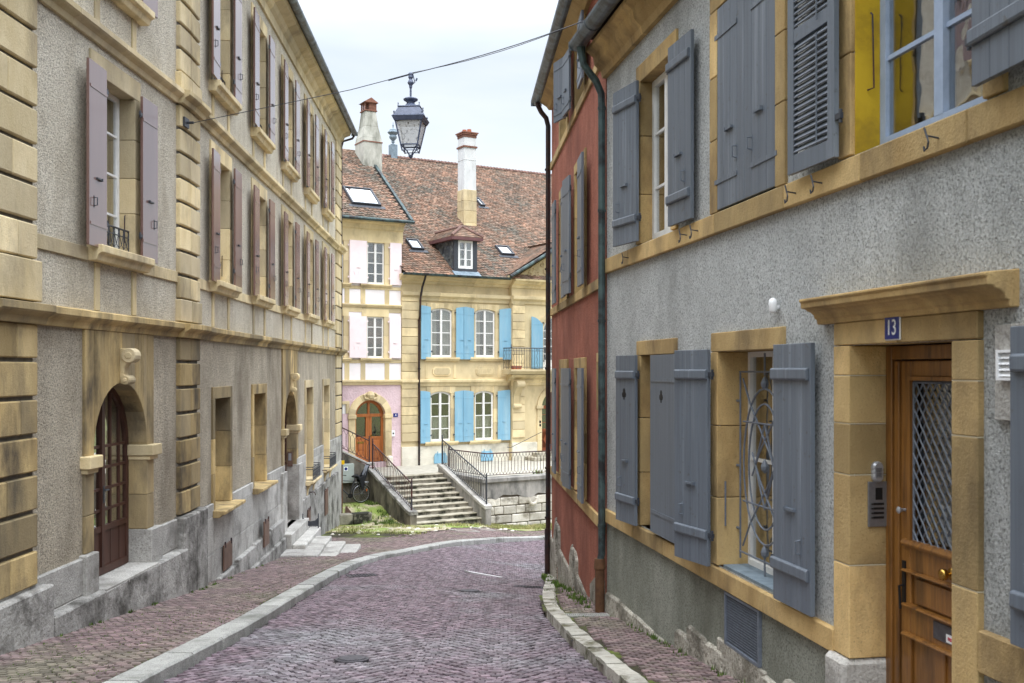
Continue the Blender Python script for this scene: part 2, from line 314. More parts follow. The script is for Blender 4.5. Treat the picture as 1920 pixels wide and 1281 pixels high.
        if label: o['label'] = label
        if kind: o['kind'] = kind
        return o
def thing(name, label, cat, loc=(0,0,0), group=None):
    o = bpy.data.objects.new(name, None); C.objects.link(o); o.location = loc; o.empty_display_size = .3
    o['label'] = label; o['category'] = cat
    if group: o['group'] = group
    return o
def tag(o, label, cat, group=None):
    o['label'] = label; o['category'] = cat
    if group: o['group'] = group
    return o
def wall(mb, fr, u0, u1, z0, z1, holes=(), m=0, n=0, zsplit=None):
    """wall face with rectangular holes (u0,u1,z0,z1); zsplit = (z, material below)"""
    us = sorted({u0,u1,*[h[0] for h in holes],*[h[1] for h in holes]}); zs = sorted({z0,z1,*[h[2] for h in holes],*[h[3] for h in holes],*([zsplit[0]] if zsplit else [])})
    us = [u for u in us if u0 <= u <= u1]; zs = [z for z in zs if z0 <= z <= z1]
    for i in range(len(us)-1):
        for j in range(len(zs)-1):
            cu, cz = (us[i]+us[i+1])/2, (zs[j]+zs[j+1])/2
            if any(h[0]<cu<h[1] and h[2]<cz<h[3] for h in holes): continue
            mm = zsplit[1] if zsplit and cz < zsplit[0] else m
            mb.face([fr.p(us[i],n,zs[j]),fr.p(us[i+1],n,zs[j]),fr.p(us[i+1],n,zs[j+1]),fr.p(us[i],n,zs[j+1])], .5, mm)
def blocks_v(mb, fr, u0, u1, n0, n1, z0, z1, h, gap=.006, m=0):
    """a vertical run of stones"""
    k = max(1, round((z1-z0)/h)); zz = [z0+(z1-z0)*i/k+(random.uniform(-.12,.12)*h if 0<i<k else 0) for i in range(k+1)]
    for a, b in zip(zz, zz[1:]): mb.box(fr, u0, u1, n0, n1, a+gap/2, b-gap/2, m=m)
def blocks_h(mb, fr, u0, u1, n0, n1, z0, z1, w_, gap=.005, m=0, jit=.15):
    k = max(1, round(abs(u1-u0)/w_)); uu = [u0+(u1-u0)*i/k+(random.uniform(-jit,jit)*w_ if 0<i<k else 0) for i in range(k+1)]
    for a, b in zip(uu, uu[1:]): mb.box(fr, a+gap/2, b-gap/2, n0, n1, z0, z1, m=m)
def mould_h(mb, fr, u0, u1, nz, w_, gap=.004, m=0):
    k = max(1, round(abs(u1-u0)/w_)); 
    for i in range(k): mb.profile(fr, u0+(u1-u0)*i/k+gap/2, u0+(u1-u0)*(i+1)/k-gap/2, nz, m=m)
def quoin(parent, fr, u0, u1, z0, z1, h, n, mt='sandstone', g=.045, name='quoin_pilaster'):
    mb = MB(); k = max(1, round((z1-z0)/h))
    mb.box(fr, u0+.012, u1-.012, -.02, n-.045, z0, z1, .25, 1)
    for i in range(k):
        a = z0+(z1-z0)*i/k+g/2; b = z0+(z1-z0)*(i+1)/k-g/2
        if i % 2 == 0 and u1-u0 > .6:
            c = u0+(u1-u0)*random.uniform(.35,.65); mb.box(fr,u0,c-.002,-.02,n,a,b); mb.box(fr,c+.002,u1,-.02,n,a,b)
        else: mb.box(fr, u0, u1, -.02, n, a, b)
    return mb.build(name, [mt,'groove'], parent, bevel=.014)
def toparc(u0, u1, z1, a):
    hw = (u1-u0)/2; uc = (u0+u1)/2
    if a <= 0: return lambda u: z1
    if a > .85*hw: return lambda u: z1-a+a*math.sqrt(max(0, 1-((u-uc)/hw)**2))
    return lambda u: z1-a*((u-uc)/hw)**2
def arcus(u0, u1, a, k=14):
    hw = (u1-u0)/2; uc = (u0+u1)/2
    if a <= 0: return [u0, u1]
    return [uc-hw*math.cos(math.pi*i/k) for i in range(k+1)]
def surround(parent, fr, u0, u1, z0, z1, sw, n1, dep, mt, arc=0, top=.2, ext=0, h=.55, sill=False, name='surround', zt=None, bev=.006, split=True, lintel_blocks=1.4, ring=None):
    """stone jambs and lintel round an opening (also the reveals); arc = rise of the arch"""
    mb = MB(); zs = z1-arc; zt = zt or z1+top
    for a, b in ((u0-sw, u0), (u1, u1+sw)):
        blocks_v(mb, fr, a, b, -dep, n1, z0, zs, h) if split else mb.box(fr, a, b, -dep, n1, z0, zs)
    if arc <= 0: blocks_h(mb, fr, u0-sw-ext, u1+sw+ext, -dep, n1, z1, zt, lintel_blocks)
    else:
        f = toparc(u0,u1,z1,arc); us = arcus(u0,u1,arc)
        if ring:
            uc = (u0+u1)/2; hw = (u1-u0)/2; fl = MB(); vs = .5
            for i in range(18):
                if i % 2 == 0: vs = random.random()
                t0, t1 = math.pi*i/18, math.pi*(i+1)/18
                q = lambda t, s_: (uc-hw*s_[0]*math.cos(t), zs+arc*s_[1]*math.sin(t))
                so = ((hw+sw)/hw, (arc+sw)/arc)
                mb.fprism(fr, [q(t0,(1,1)),q(t1,(1,1)),q(t1,so),q(t0,so)], -dep, n1, vs)
            for i in range(len(us)-1): fl.fprism(fr, [(us[i],max(f(us[i]),zs)),(us[i+1],max(f(us[i+1]),zs)),(us[i+1],z1+.001),(us[i],z1+.001)], -.1, -.0, .5)
            fl.build('spandrel', ring, parent)
            return mb.build(name, mt, parent, bevel=bev)
        mb.box(fr, u0-sw, u0, -dep, n1, zs+.003, zt); mb.box(fr, u1, u1+sw, -dep, n1, zs+.003, zt)
        vs = 0
        for i in range(len(us)-1):
            if i % 2 == 0: vs = random.random()
            a, b = us[i], us[i+1]; mb.fprism(fr, [(a,max(f(a),zs)),(b,max(f(b),zs)),(b,zt),(a,zt)], -dep, n1, vs)
    return mb.build(name, mt, parent, bevel=bev)
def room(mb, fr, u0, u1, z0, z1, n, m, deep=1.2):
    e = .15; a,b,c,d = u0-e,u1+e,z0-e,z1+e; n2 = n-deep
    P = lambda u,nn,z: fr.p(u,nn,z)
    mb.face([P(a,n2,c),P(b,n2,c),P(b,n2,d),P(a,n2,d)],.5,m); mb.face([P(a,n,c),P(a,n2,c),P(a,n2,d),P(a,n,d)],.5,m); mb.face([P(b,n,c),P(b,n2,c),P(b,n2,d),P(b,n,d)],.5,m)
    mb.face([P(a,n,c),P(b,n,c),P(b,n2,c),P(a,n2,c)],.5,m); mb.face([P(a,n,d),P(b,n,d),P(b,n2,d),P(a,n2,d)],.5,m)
def window(parent, fr, u0, u1, z0, z1, dep, mf='frame_white', rows=4, arc=0, cols=2, curtain='sides', fw=.06, sw=.16, sn=.02, smat='sandstone', sill=None, base=0, top=.2, surr=True, bars=1, mw=.028, name='window', label=None, h=.55, ext=0, glass='glass', ring=None):
    f = toparc(u0,u1,z1,arc); us = arcus(u0,u1,arc); uc = (u0+u1)/2; N0, N1 = -dep, -dep+.06
    mb = MB()
    def vbar(a, b, n0, n1, zb=z0):
        zt = min(f(a), f(b)); mb.box(fr, a, b, n0, n1, zb, max(zb+.01, zt-.005), .5)
    e = .004
    vbar(u0+e, u0+fw, N0, N1); vbar(u1-fw, u1-e, N0, N1)
    mb.box(fr, u0+fw, u1-fw, N0, N1+.01, z0, z0+fw*1.3, .5)
    if arc <= 0: mb.box(fr, u0+fw, u1-fw, N0, N1, z1-fw, z1-.003, .5)
    else:
        for a, b in zip(us, us[1:]):
            a_, b_ = uc+(a-uc)*.995, uc+(b-uc)*.995
            ia, ib = uc+(a-uc)*(1-2*fw/(u1-u0)), uc+(b-uc)*(1-2*fw/(u1-u0))
            mb.fprism(fr, [(ia,f(a)-fw),(ib,f(b)-fw),(b_,f(b)-.004),(a_,f(a)-.004)], N0, N1, .5)
    mb.box(fr, uc-.045, uc+.045, N0, N1+.012, z0+fw*1.3, f(uc)-fw, .5)
    half = (u1-u0)/2
    if cols > 2:
        for k in range(1, cols):
            x = u0+(u1-u0)*k/cols
            if abs(x-uc) > .05: vbar(x-mw/2, x+mw/2, N0+.01, N1-.01)
    if bars > 1:
        pass
    zb = z0+base
    if base: mb.box(fr, u0+fw, u1-fw, N0+.005, N1-.015, z0+fw, zb, .4); mb.box(fr, u0+fw, u1-fw, N0, N1, zb, zb+.07, .5)
    zt_ = z1-arc if arc > .3 else z1
    for k in range(1, rows + (1 if arc > .3 else 0)):
        z = zb+(zt_-zb)*k/rows; hw = half-fw
        mb.box(fr, uc-hw, uc+hw, N0+.012, N1-.012, z-mw/2, z+mw/2, .5)
    wobj = mb.build(name, mf, parent, label=label)
    g = MB()
    if arc <= 0: g.box(fr, u0+fw*.7, u1-fw*.7, -dep+.026, -dep+.032, z0+fw*.7, z1-fw*.7, .5)
    else:
        us2 = [uc+(u-uc)*.96 for u in us]; g.prism([fr.p(u,-dep+.026,z) for u,z in [(us2[0],z0+.03)]+[(u,f(u)-fw*.6) for u in us2]+[(us2[-1],z0+.03)]], [fr.p(u,-dep+.032,z) for u,z in [(us2[0],z0+.03)]+[(u,f(u)-fw*.6) for u in us2]+[(us2[-1],z0+.03)]], .5)
    g.build('pane', glass, wobj)
    r_ = MB(); room(r_, fr, u0, u1, z0, z1, -dep-.005, 0); r_.build('interior', 'interior', wobj)
    if curtain:
        c = MB(); spans = {'sides': ((u0+.03,u0+(u1-u0)*.36),(u1-(u1-u0)*.36,u1-.03)), 'full': ((u0+.03,u1-.03),), 'low': ((u0+.03,u1-.03),), 'blind': ((u0+.02,u1-.02),)}[curtain]
        for a, b in spans:
            k = 26; ps = [(a+(b-a)*i/k, -dep-.09+(.022*math.sin(i*1.9)+.01*math.sin(i*.7) if curtain!='blind' else 0)) for i in range(k+1)]
            zt = z1-.02 if curtain != 'low' else z0+(z1-z0)*.5
            for (ua,na),(ub,nb) in zip(ps, ps[1:]): c.face([fr.p(ua,na,z0+.02),fr.p(ub,nb,z0+.02),fr.p(ub,nb,zt),fr.p(ua,na,zt)], .5)
        if curtain == 'blind':
            k = int((z1-z0)/.06); c = MB()
            for i in range(int(k*.7)):
                z = z1-.03-i*.06; c.box(fr, u0+.02, u1-.02, -dep-.09, -dep-.08, z-.052, z)
        c.build('blind' if curtain=='blind' else 'curtain', 'blind' if curtain=='blind' else 'curtain', wobj)
    if surr: surround(wobj, fr, u0, u1, z0, z1, sw, sn, dep+.06, smat, arc=arc, top=top, h=h, ext=ext, ring=ring)
    if sill:
        s_ = MB(); pr, th, e_ = sill[:3]; s_.profile(fr, u0-e_, u1+e_, [(-dep+.061,z0-th),(pr*.6,z0-th),(pr*.75,z0-th*.6),(pr,z0-th*.5),(pr,z0-.015),(pr-.01,z0-.004),(-dep+.061,z0-.001)], .6); s_.build('sill', sill[3] if len(sill)>3 else smat, wobj, bevel=.006)
    return wobj
def leaf(parent, fr, uh, w_, sg, z0, z1, nh=.08, nf=.08, mt='shutter_gray', style='batten', arch=0, thick=.035, label=None, hole=False, detail=2):
    du = math.sqrt(max(.01, w_*w_-(nf-nh)**2)); a = fr.p(uh, nh); b = fr.p(uh+sg*du, nf); d = (b[0]-a[0], b[1]-a[1])
    f2 = Fr(a[:2], d, 1)
    if f2.nn[0]*fr.nn[0]+f2.nn[1]*fr.nn[1] < 0: f2 = Fr(a[:2], d, -1)
    f2.z0 = fr.z0
    mb = MB(); H = z1-z0; t0 = random.random()
    if style == 'louver':
        st = .09
        for a_, b_ in ((0,st),(w_-st,w_)): mb.box(f2, a_, b_, 0, thick, z0, z1, .5)
        for a_, b_ in ((z0,z0+.13),(z0+H*.30,z0+H*.30+.0),(z0+H*.52,z0+H*.52+.10),(z1-.12,z1)):
            if b_>a_: mb.box(f2, st, w_-st, .002, thick-.002, a_, b_, .5)
        for lo, hi in ((z0+.14,z0+H*.52-.01),(z0+H*.52+.11,z1-.13)):
            k = int((hi-lo)/.043)
            for i in range(k):
                z = lo+(hi-lo)*i/k; mb.prism([f2.p(st+.002,.030,z),f2.p(st+.002,.036,z+.008),f2.p(st+.002,.006,z+.052),f2.p(st+.002,0,z+.044)],[f2.p(w_-st-.002,.030,z),f2.p(w_-st-.002,.036,z+.008),f2.p(w_-st-.002,.006,z+.052),f2.p(w_-st-.002,0,z+.044)],.5)
        o = mb.build('shutter', mt, parent, label=label)
        b_ = MB(); b_.tube([f2.p(st+.13,.045,z0+.15),f2.p(st+.13,.045,z0+H*.5)],.006); b_.tube([f2.p(st+.13,.045,z0+H*.55),f2.p(st+.13,.045,z1-.13)],.006); b_.build('louver_rod', mt, o)
    else:
        k = 4 if style in ('batten','flat4') else 1
        if arch:
            us = [w_*i/8 for i in range(9)]; zz = lambda u: z1-arch*(1-u/w_)**2
            for i in range(8): mb.fprism(f2, [(us[i],z0),(us[i+1],z0),(us[i+1],zz(us[i+1])),(us[i],zz(us[i]))], 0, thick, t0)
        else:
            for i in range(k): mb.box(f2, w_*i/k+(.0015 if i else 0), w_*(i+1)/k-(.0015 if i<k-1 else 0), 0, thick, z0, z1, t0*.75+random.random()*.25)
        o = mb.build('shutter', mt, parent, bevel=.003 if detail>1 else 0, label=label)
        if style == 'batten':
            for zc in (z0+H*.145, z1-H*.115):
                b_ = MB(); b_.profile(f2, .0, w_-.03, [(thick-.002,zc-.045),(thick+.02,zc-.045),(thick+.028,zc-.03),(thick+.028,zc+.035),(thick+.012,zc+.045),(thick-.002,zc+.045)], .5); b_.build('batten', mt, o, bevel=.004)
        if style == 'strap' or style == 'flat':
            for zc in (z0+H*.12, z1-H*.14):
                b_ = MB(); b_.box(f2, 0, w_-.03, thick-.001, thick+.008, zc-.018, zc+.018, .5); b_.build('strap', mt, o)
    hw = MB()
    for zc in (z0+H*.145, z1-H*.115):
        hw.box(f2, -.07, .03, thick*.2, thick*.9, zc-.02, zc+.02, .5); hw.tube([f2.p(-.05,thick*.5,zc-.045),f2.p(-.05,thick*.5,zc+.045)],.013)
    hw.build('hinge', 'iron' if style != 'pinkstrap' else mt, o)
    if detail > 0 and style != 'louver':
        lt = MB(); c = w_*.5; z = z0+H*.37
        lt.box(f2, c-.07, c+.07, thick, thick+.025, z-.008, z+.012, .5); lt.box(f2, c-.08, c-.06, thick, thick+.03, z-.014, z+.018,.5)
        lt.build('latch', mt if style!='flat' else 'iron', o); lt = MB()
        if detail > 1:
            u_, z_ = w_*.74, z0+H*.24; lt.tube([f2.p(u_,thick,z_+.05),f2.p(u_,thick+.04,z_+.045),f2.p(u_,thick+.04,z_-.045),f2.p(u_,thick,z_-.05)],.007)
            lt.box(f2, u_-.012, u_+.012, thick-.001, thick+.004, z_-.07, z_+.07, .5)
        if lt.v: lt.build('handle', mt if style!='flat' else 'iron', o)
    if hole:   # club-shaped cut-out: solid black shapes paint its dark onto the board
        hb = MB(); c = w_*.55; z = z1-H*.235; r_ = .03
        for x, y in ((-.028,0),(.028,0),(0,.045)):
            hb.fprism(f2, [(c+x+r_*math.cos(q), z+y+r_*math.sin(q)) for q in [2*math.pi*i/12 for i in range(12)]], thick-.006, thick+.002+.001*(x+y), .5)
        hb.fprism(f2, [(c-.014,z-.055),(c+.014,z-.055),(c+.004,z),(c-.004,z)], thick-.006, thick+.0045, .5)
        hb.build('club_cutout_shade', 'black', o)
    return o
def railing_basket(parent, fr, u0, u1, z0, h, n, mt='iron'):
    mb = MB(); Z = lambda a: z0+a
    for z, r_ in ((h,.012),(h*.72,.007),(.05,.008)): mb.tube([fr.p(u0,n,Z(z)),fr.p(u1,n,Z(z))], r_)
    k = 7
    for i in range(k+1):
        u = u0+(u1-u0)*i/k; mb.tube([fr.p(u,n,Z(0)),fr.p(u,n,Z(h))], .007)
        if i < k:
            um = (u0+(u1-u0)*(i+.5)/k); rr = (u1-u0)/k*.42
            mb.tube([fr.p(um+rr*math.cos(a),n,Z(h*.86)+rr*.8*math.sin(a)) for a in [2*math.pi*j/10 for j in range(11)]], .005, seg=4)
            mb.tube([fr.p(um-rr*.8,n,Z(.08)),fr.p(um,n,Z(h*.36)),fr.p(um+rr*.8,n,Z(h*.7))], .005, seg=4); mb.tube([fr.p(um+rr*.8,n,Z(.08)),fr.p(um,n,Z(h*.36)),fr.p(um-rr*.8,n,Z(h*.7))], .005, seg=4)
    return mb.build('window_railing', mt, parent)
def text_obj(txt, size, fr, u, n, z, mt, parent, name='lettering', flip=False, sx=1):
    cu = bpy.data.curves.new('txt', 'FONT'); cu.body = txt; cu.size = size; cu.extrude = .0015; cu.align_x = 'CENTER'; cu.align_y = 'CENTER'
    o = bpy.data.objects.new('txt', cu); C.objects.link(o); dg = bpy.context.evaluated_depsgraph_get(); me = bpy.data.meshes.new_from_object(o.evaluated_get(dg))
    bpy.data.objects.remove(o)
    mb = MB(); s = -1 if flip else 1
    for p in me.polygons:
        mb.face([fr.p(u+s*me.vertices[i].co.x*sx, n+me.vertices[i].co.z, z+me.vertices[i].co.y) for i in p.vertices], .5)
    bpy.data.meshes.remove(me)
    return mb.build(name, mt, parent)
def S(t): t = max(0, min(1, t)); return t*t*(3-2*t)
def H(x, y):
    """height of the pavement surface, relative to the eye"""
    yy = min(y, 36); dip = -.1*math.exp(-((y-22)/6)**2)*S((-x-1)/3)
    return dip-1.75-.105*yy-.25*S((x+2)/2.8)*S((y-13)/7)-(.02*(y-36) if y > 36 else 0)
def G(px, py):
    """point of the pavement seen at a photo pixel"""
    k, m = (px-960)/FP, (HY-py)/FP; lo, hi = 2, 60
    for _ in range(50):
        c = (lo+hi)/2
        if m*c > H(k*c, c): lo = c
        else: hi = c
    return (k*lo, lo)
# ================================================================ LEFT TOWNHOUSE (two wings meeting at a slight bend)
L1 = Fr((-5.333, 0), (.02143, 1)); L2 = Fr((-5.005, 15.31), (-.0482, 1))
A = lambda y: L1.uy(y)
B_ = lambda y: L2.uy(y)
TH = thing('townhouse', 'long beige roughcast townhouse with ochre stone trim and brown shutters along the left side', 'house', (-5.2, 14, -3.3))
W1F = [(12.14, 13.26)]; W2F = [(16.88,18.0),(20.13,21.25),(23.43,24.55),(26.73,27.85),(30.08,31.2)]
D1 = (A(12.01), A(13.66), -2.65, -.17); D2 = (B_(23.5), B_(25.2), -3.80, -.53)
GW = [(16.95,18.05,-2.38,-.5),(20.1,21.25,-2.38,-.5),(26.75,27.9,-2.98,-.49),(30.1,31.3,-2.98,-.49)]
w_ = MB()
h1 = [D1]+[(A(a),A(b),z0,z1) for a,b in W1F for z0,z1 in ((1.5,3.6),(4.85,7.1))]
h1 += [(A(a),A(b),1.5,3.6) for a,b in ((5.6,6.7),)]
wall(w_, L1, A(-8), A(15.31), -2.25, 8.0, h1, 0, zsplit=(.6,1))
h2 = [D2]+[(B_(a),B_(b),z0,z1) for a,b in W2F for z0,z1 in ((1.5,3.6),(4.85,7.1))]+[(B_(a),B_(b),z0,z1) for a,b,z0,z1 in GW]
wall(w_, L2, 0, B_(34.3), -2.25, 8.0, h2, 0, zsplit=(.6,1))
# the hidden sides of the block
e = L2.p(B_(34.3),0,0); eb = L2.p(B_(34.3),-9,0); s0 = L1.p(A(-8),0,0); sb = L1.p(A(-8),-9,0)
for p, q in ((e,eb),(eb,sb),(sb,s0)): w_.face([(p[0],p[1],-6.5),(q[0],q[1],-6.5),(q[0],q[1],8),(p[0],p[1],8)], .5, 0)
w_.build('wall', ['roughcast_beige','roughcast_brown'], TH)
# socle of grey limestone
def wall_boxes(mb, fr, u0, u1, z0, z1, holes, n0, n1, step=1.1, rows=None, gap=.004):
    us = sorted({u0,u1,*[h[0] for h in holes],*[h[1] for h in holes]}); us = [u for u in us if u0<=u<=u1]
    zs = sorted({z0,z1,*[h[2] for h in holes],*[h[3] for h in holes],*(rows or [])}); zs = [z for z in zs if z0<=z<=z1]
    for a, b in zip(us, us[1:]):
        for c, d in zip(zs, zs[1:]):
            if any(h[0]<(a+b)/2<h[1] and h[2]<(c+d)/2<h[3] for h in holes): continue
            k = max(1, round((b-a)/step))
            for i in range(k): mb.box(fr, a+(b-a)*i/k+gap/2, a+(b-a)*(i+1)/k-gap/2, n0, n1, c+gap/2, d)
m = MB()
wall_boxes(m, L1, A(-8), A(14.8), -6, -2.22, [D1], -.1, .05, 1.6)
wall_boxes(m, L2, B_(15.9), B_(34.3), -6.4, -2.26, [D2]+[(B_(a)-.14,B_(b)+.14,z0-.1,z1) for a,b,z0,z1 in GW], -.1, .045, 1.35, rows=[-3.1])
for fr, a, b, z in ((L1,A(13.66),A(14.05),-2.19),(L1,A(11.68),A(12.01),-2.19),(L2,B_(25.2),B_(25.75),-2.4),(L2,B_(22.95),B_(23.5),-2.4)):
    m.box(fr, a, b, -.34, .10, -6, z)
m.build('socle', 'limestone', TH, bevel=.012)
m = MB()
uu = [A(10.75),A(11.7),A(12.7),A(13.7),A(14.86)]
for a, b in zip(uu, uu[1:]): m.prism([L1.p(a,-.2,-6),L1.p(b,-.2,-6),L1.p(b,.26,-6),L1.p(a,.26,-6)],[L1.p(a,-.2,-2.655),L1.p(b,-.2,-2.655),L1.p(b,.19,-2.665),L1.p(a,.19,-2.665)])
m.box(L1, A(9.4), A(10.75), -.1, .17, -6, -2.31); m.box(L1, A(3.4), A(4.6), -.1, .17, -6, -2.31)
m.box(L1, A(14.78), A(15.31), -.1, .17, -6, -2.20); m.box(L2, 0, B_(15.95), -.1, .17, -6, -2.20)
bz = [(16.95,-3.55),(18.3,-3.50),(19.8,-3.47),(21.4,-3.44),(23.0,-3.42)]
for (a,z),(b,z2) in zip(bz, bz[1:]): m.box(L2, B_(a), B_(b), -.1, .13, -6.2, z)
m.box(L2, B_(25.75), B_(33.0), -.1, .11, -6.4, -3.38)
m.box(L2, B_(16.6), B_(23.4), -.1, .19, -6.2, -3.85)
m.build('socle_ledge', 'limestone_dirty', TH, bevel=.02)
m = MB(); m.box(L1, D1[0], D1[1]+.02, -.3, .185, -2.72, -2.648, .6); m.build('threshold', 'limestone', TH, bevel=.008)
m = MB(); m.box(L2, B_(22.9), D2[1]+.3, -.3, .30, -6, -3.80, .7); m.build('threshold', 'limestone', TH, bevel=.015)
# pilasters of rusticated blocks
quoin(TH, L1, A(9.62), A(10.57), -2.3, .5, .41, .075, 'sandstone_dark'); quoin(TH, L1, A(9.62), A(10.57), 1.15, 3.98, .41, .075); quoin(TH, L1, A(9.62), A(10.57), 4.5, 7.7, .41, .075)
m = MB(); m.box(L1, A(9.58), A(10.62), -.02, .10, .72, 1.15); m.box(L1, A(9.58), A(10.62), -.02, .10, 4.18, 4.5); m.build('pilaster_base', 'sandstone', TH, bevel=.01)
for fr, a, b in ((L1,A(14.86),A(15.31)),(L2,0,B_(15.85))):
    quoin(TH, fr, a, b, -2.2, .5, .39, .07, 'sandstone_dark'); quoin(TH, fr, a, b, 1.05, 3.98, .37, .07); quoin(TH, fr, a, b, 4.45, 7.7, .37, .07)
    m = MB(); m.box(fr, a-.03*(fr is L1), b+.03*(fr is L2), -.02, .09, .72, 1.05); m.box(fr, a-.03*(fr is L1), b+.03*(fr is L2), -.02, .09, 4.18, 4.45); m.build('pilaster_base', 'sandstone', TH, bevel=.01)
quoin(TH, L2, B_(33.0), B_(34.3), -2.26, .5, .45, .05, 'sandstone'); quoin(TH, L2, B_(33.0), B_(34.3), .72, 3.98, .45, .05); quoin(TH, L2, B_(33.0), B_(34.3), 4.18, 7.7, .45, .05)
# string courses and cornices
def courses(z0, z1, pr, name, mt):
    mb = MB(); zz = z1-z0
    prof = [(-.02,z0),(pr*.3,z0),(pr*.45,z0+zz*.3),(pr*.85,z0+zz*.45),(pr,z0+zz*.55),(pr,z0+zz*.85),(-.02,z1)]
    mould_h(mb, L1, A(-8), A(15.31)-.0, prof, 1.3); mould_h(mb, L2, 0, B_(34.36), prof, 1.3)
    p2 = [(n+(.08 if n>0 else 0), z) for n, z in prof]
    for fr, a, b in ((L1,A(9.56),A(10.64)),(L1,A(14.8),A(15.31)),(L2,0,B_(15.92)),(L2,B_(32.95),B_(34.44))): mb.profile(fr, a, b, [(n+.001,z) for n,z in p2])
    mb.build(name, mt, TH, bevel=.004)
courses(.48, .72, .16, 'string_course', 'sandstone_dark'); courses(3.97, 4.19, .15, 'string_course', 'sandstone')
mb = MB()
for fr, a, b in ((L1,A(-8),A(15.31)),(L2,0,B_(34.3))):
    prof = [(-.02,7.6),(.05,7.6),(.05,7.82),(.12,7.88),(.16,7.98),(.34,8.05),(.38,8.14),(-.02,8.14)]
    mould_h(mb, fr, a, b, prof, 1.6)
mb.build('eaves_cornice', 'sandstone', TH, bevel=.004)
mb = MB()
for fr, a, b in ((L1,A(-8),A(15.36)),(L2,-.05,B_(34.5))):
    P = lambda r0: [(.47+r0*math.cos(t), 8.2+r0*math.sin(t)) for t in [math.pi*(1+i/10) for i in range(11)]]
    prof = P(.1)+P(.088)[::-1]; mb.profile(fr, a, b, prof, .5)
    k = int((b-a)/2)
    for i in range(k): u = a+(b-a)*(i+.5)/k; mb.profile(fr, u-.02, u+.02, P(.106)+P(.099)[::-1], .5)
mb.box(L2, B_(34.5), B_(34.52), .36, .58, 8.1, 8.24, .5)
mb.build('gutter', 'zinc', TH)
mb = MB()
for fr, a, b in ((L1,A(-8),A(15.36)),(L2,-.05,B_(34.5))):
    mb.prism([fr.p(a,.44,8.2),fr.p(a,-5,12.0),fr.p(a,-9.4,8.2)],[fr.p(b,.44,8.2),fr.p(b,-5,12.0),fr.p(b,-9.4,8.2)])
mb.build('roof', 'tile_under', TH)
mb = MB(); q = B_(34.47); mb.tube([L2.p(q,.46,8.1),L2.p(q,.40,8.0),L2.p(q,.08,7.9),L2.p(q,.02,7.7),L2.p(q,.02,-4.6)], .038, 8); mb.build('downpipe', 'pipe_brown', TH)
mb = MB(); mb.tube([L2.p(q,.02,-3.3),L2.p(q,.02,-5.7)], .048, 8); mb.build('downpipe_foot', 'rust_boot', TH)
# first and second floor windows with their shutters
def lwindow(fr, u0, u1, fl):
    z0, z1, st, sb = (1.5,3.6,3.64,1.46) if fl == 1 else (4.85,7.1,7.14,4.86)
    wo = window(TH, fr, u0, u1, z0, z1, .24, rows=4, curtain='sides', sw=.20, sn=.03, smat='sandstone', sill=(.20,.19,.26), top=.26)
    leaf(TH, fr, u0, .53, -1, sb, st, .10, .12, 'shutter_brown', 'flat'); leaf(TH, fr, u1, .53, 1, sb, st, .10, .10, 'shutter_brown', 'flat')
    if fl == 2 or fr is L1: railing_basket(wo, fr, u0+.02, u1-.02, z0+.01, .32, -.05)
    s = MB(); zb, zt = (.72,1.30) if fl == 1 else (4.19,4.66)
    for u in (u0-.06, u1-.06): s.box(fr, u, u+.13, -.02, .022, zb, zt)
    s.build('apron_strip', 'sandstone', wo, bevel=.004)
    bar = MB(); bar.tube([fr.p(u1-.01,-.10,z0+.55),fr.p(u1-.03,-.10,z0+.53),fr.p(u1-.03,-.10,z0+.18)], .008); bar.build('window_stay', 'iron_rust', wo)
for a, b in W1F: lwindow(L1, A(a), A(b), 1); lwindow(L1, A(a), A(b), 2)
window(TH, L1, A(5.6), A(6.7), 1.5, 3.6, .24, rows=4, sw=.20, sn=.03, top=.26, sill=(.20,.19,.26))
for a, b in W2F: lwindow(L2, B_(a), B_(b), 1); lwindow(L2, B_(a), B_(b), 2)
mb = MB()
prev = A(10.57)
for a, b in W1F: blocks_h(mb, L1, prev, A(a)-.28, -.02, .03, 1.30, 1.46, 1.2); prev = A(b)+.28
blocks_h(mb, L1, prev, A(14.86), -.02, .03, 1.30, 1.46, 1.2); prev = B_(15.85)
for a, b in W2F: blocks_h(mb, L2, prev, B_(a)-.28, -.02, .03, 1.30, 1.46, 1.2); prev = B_(b)+.28
blocks_h(mb, L2, prev, B_(33.0), -.02, .03, 1.30, 1.46, 1.2)
mb.build('sill_band', 'sandstone', TH, bevel=.005)
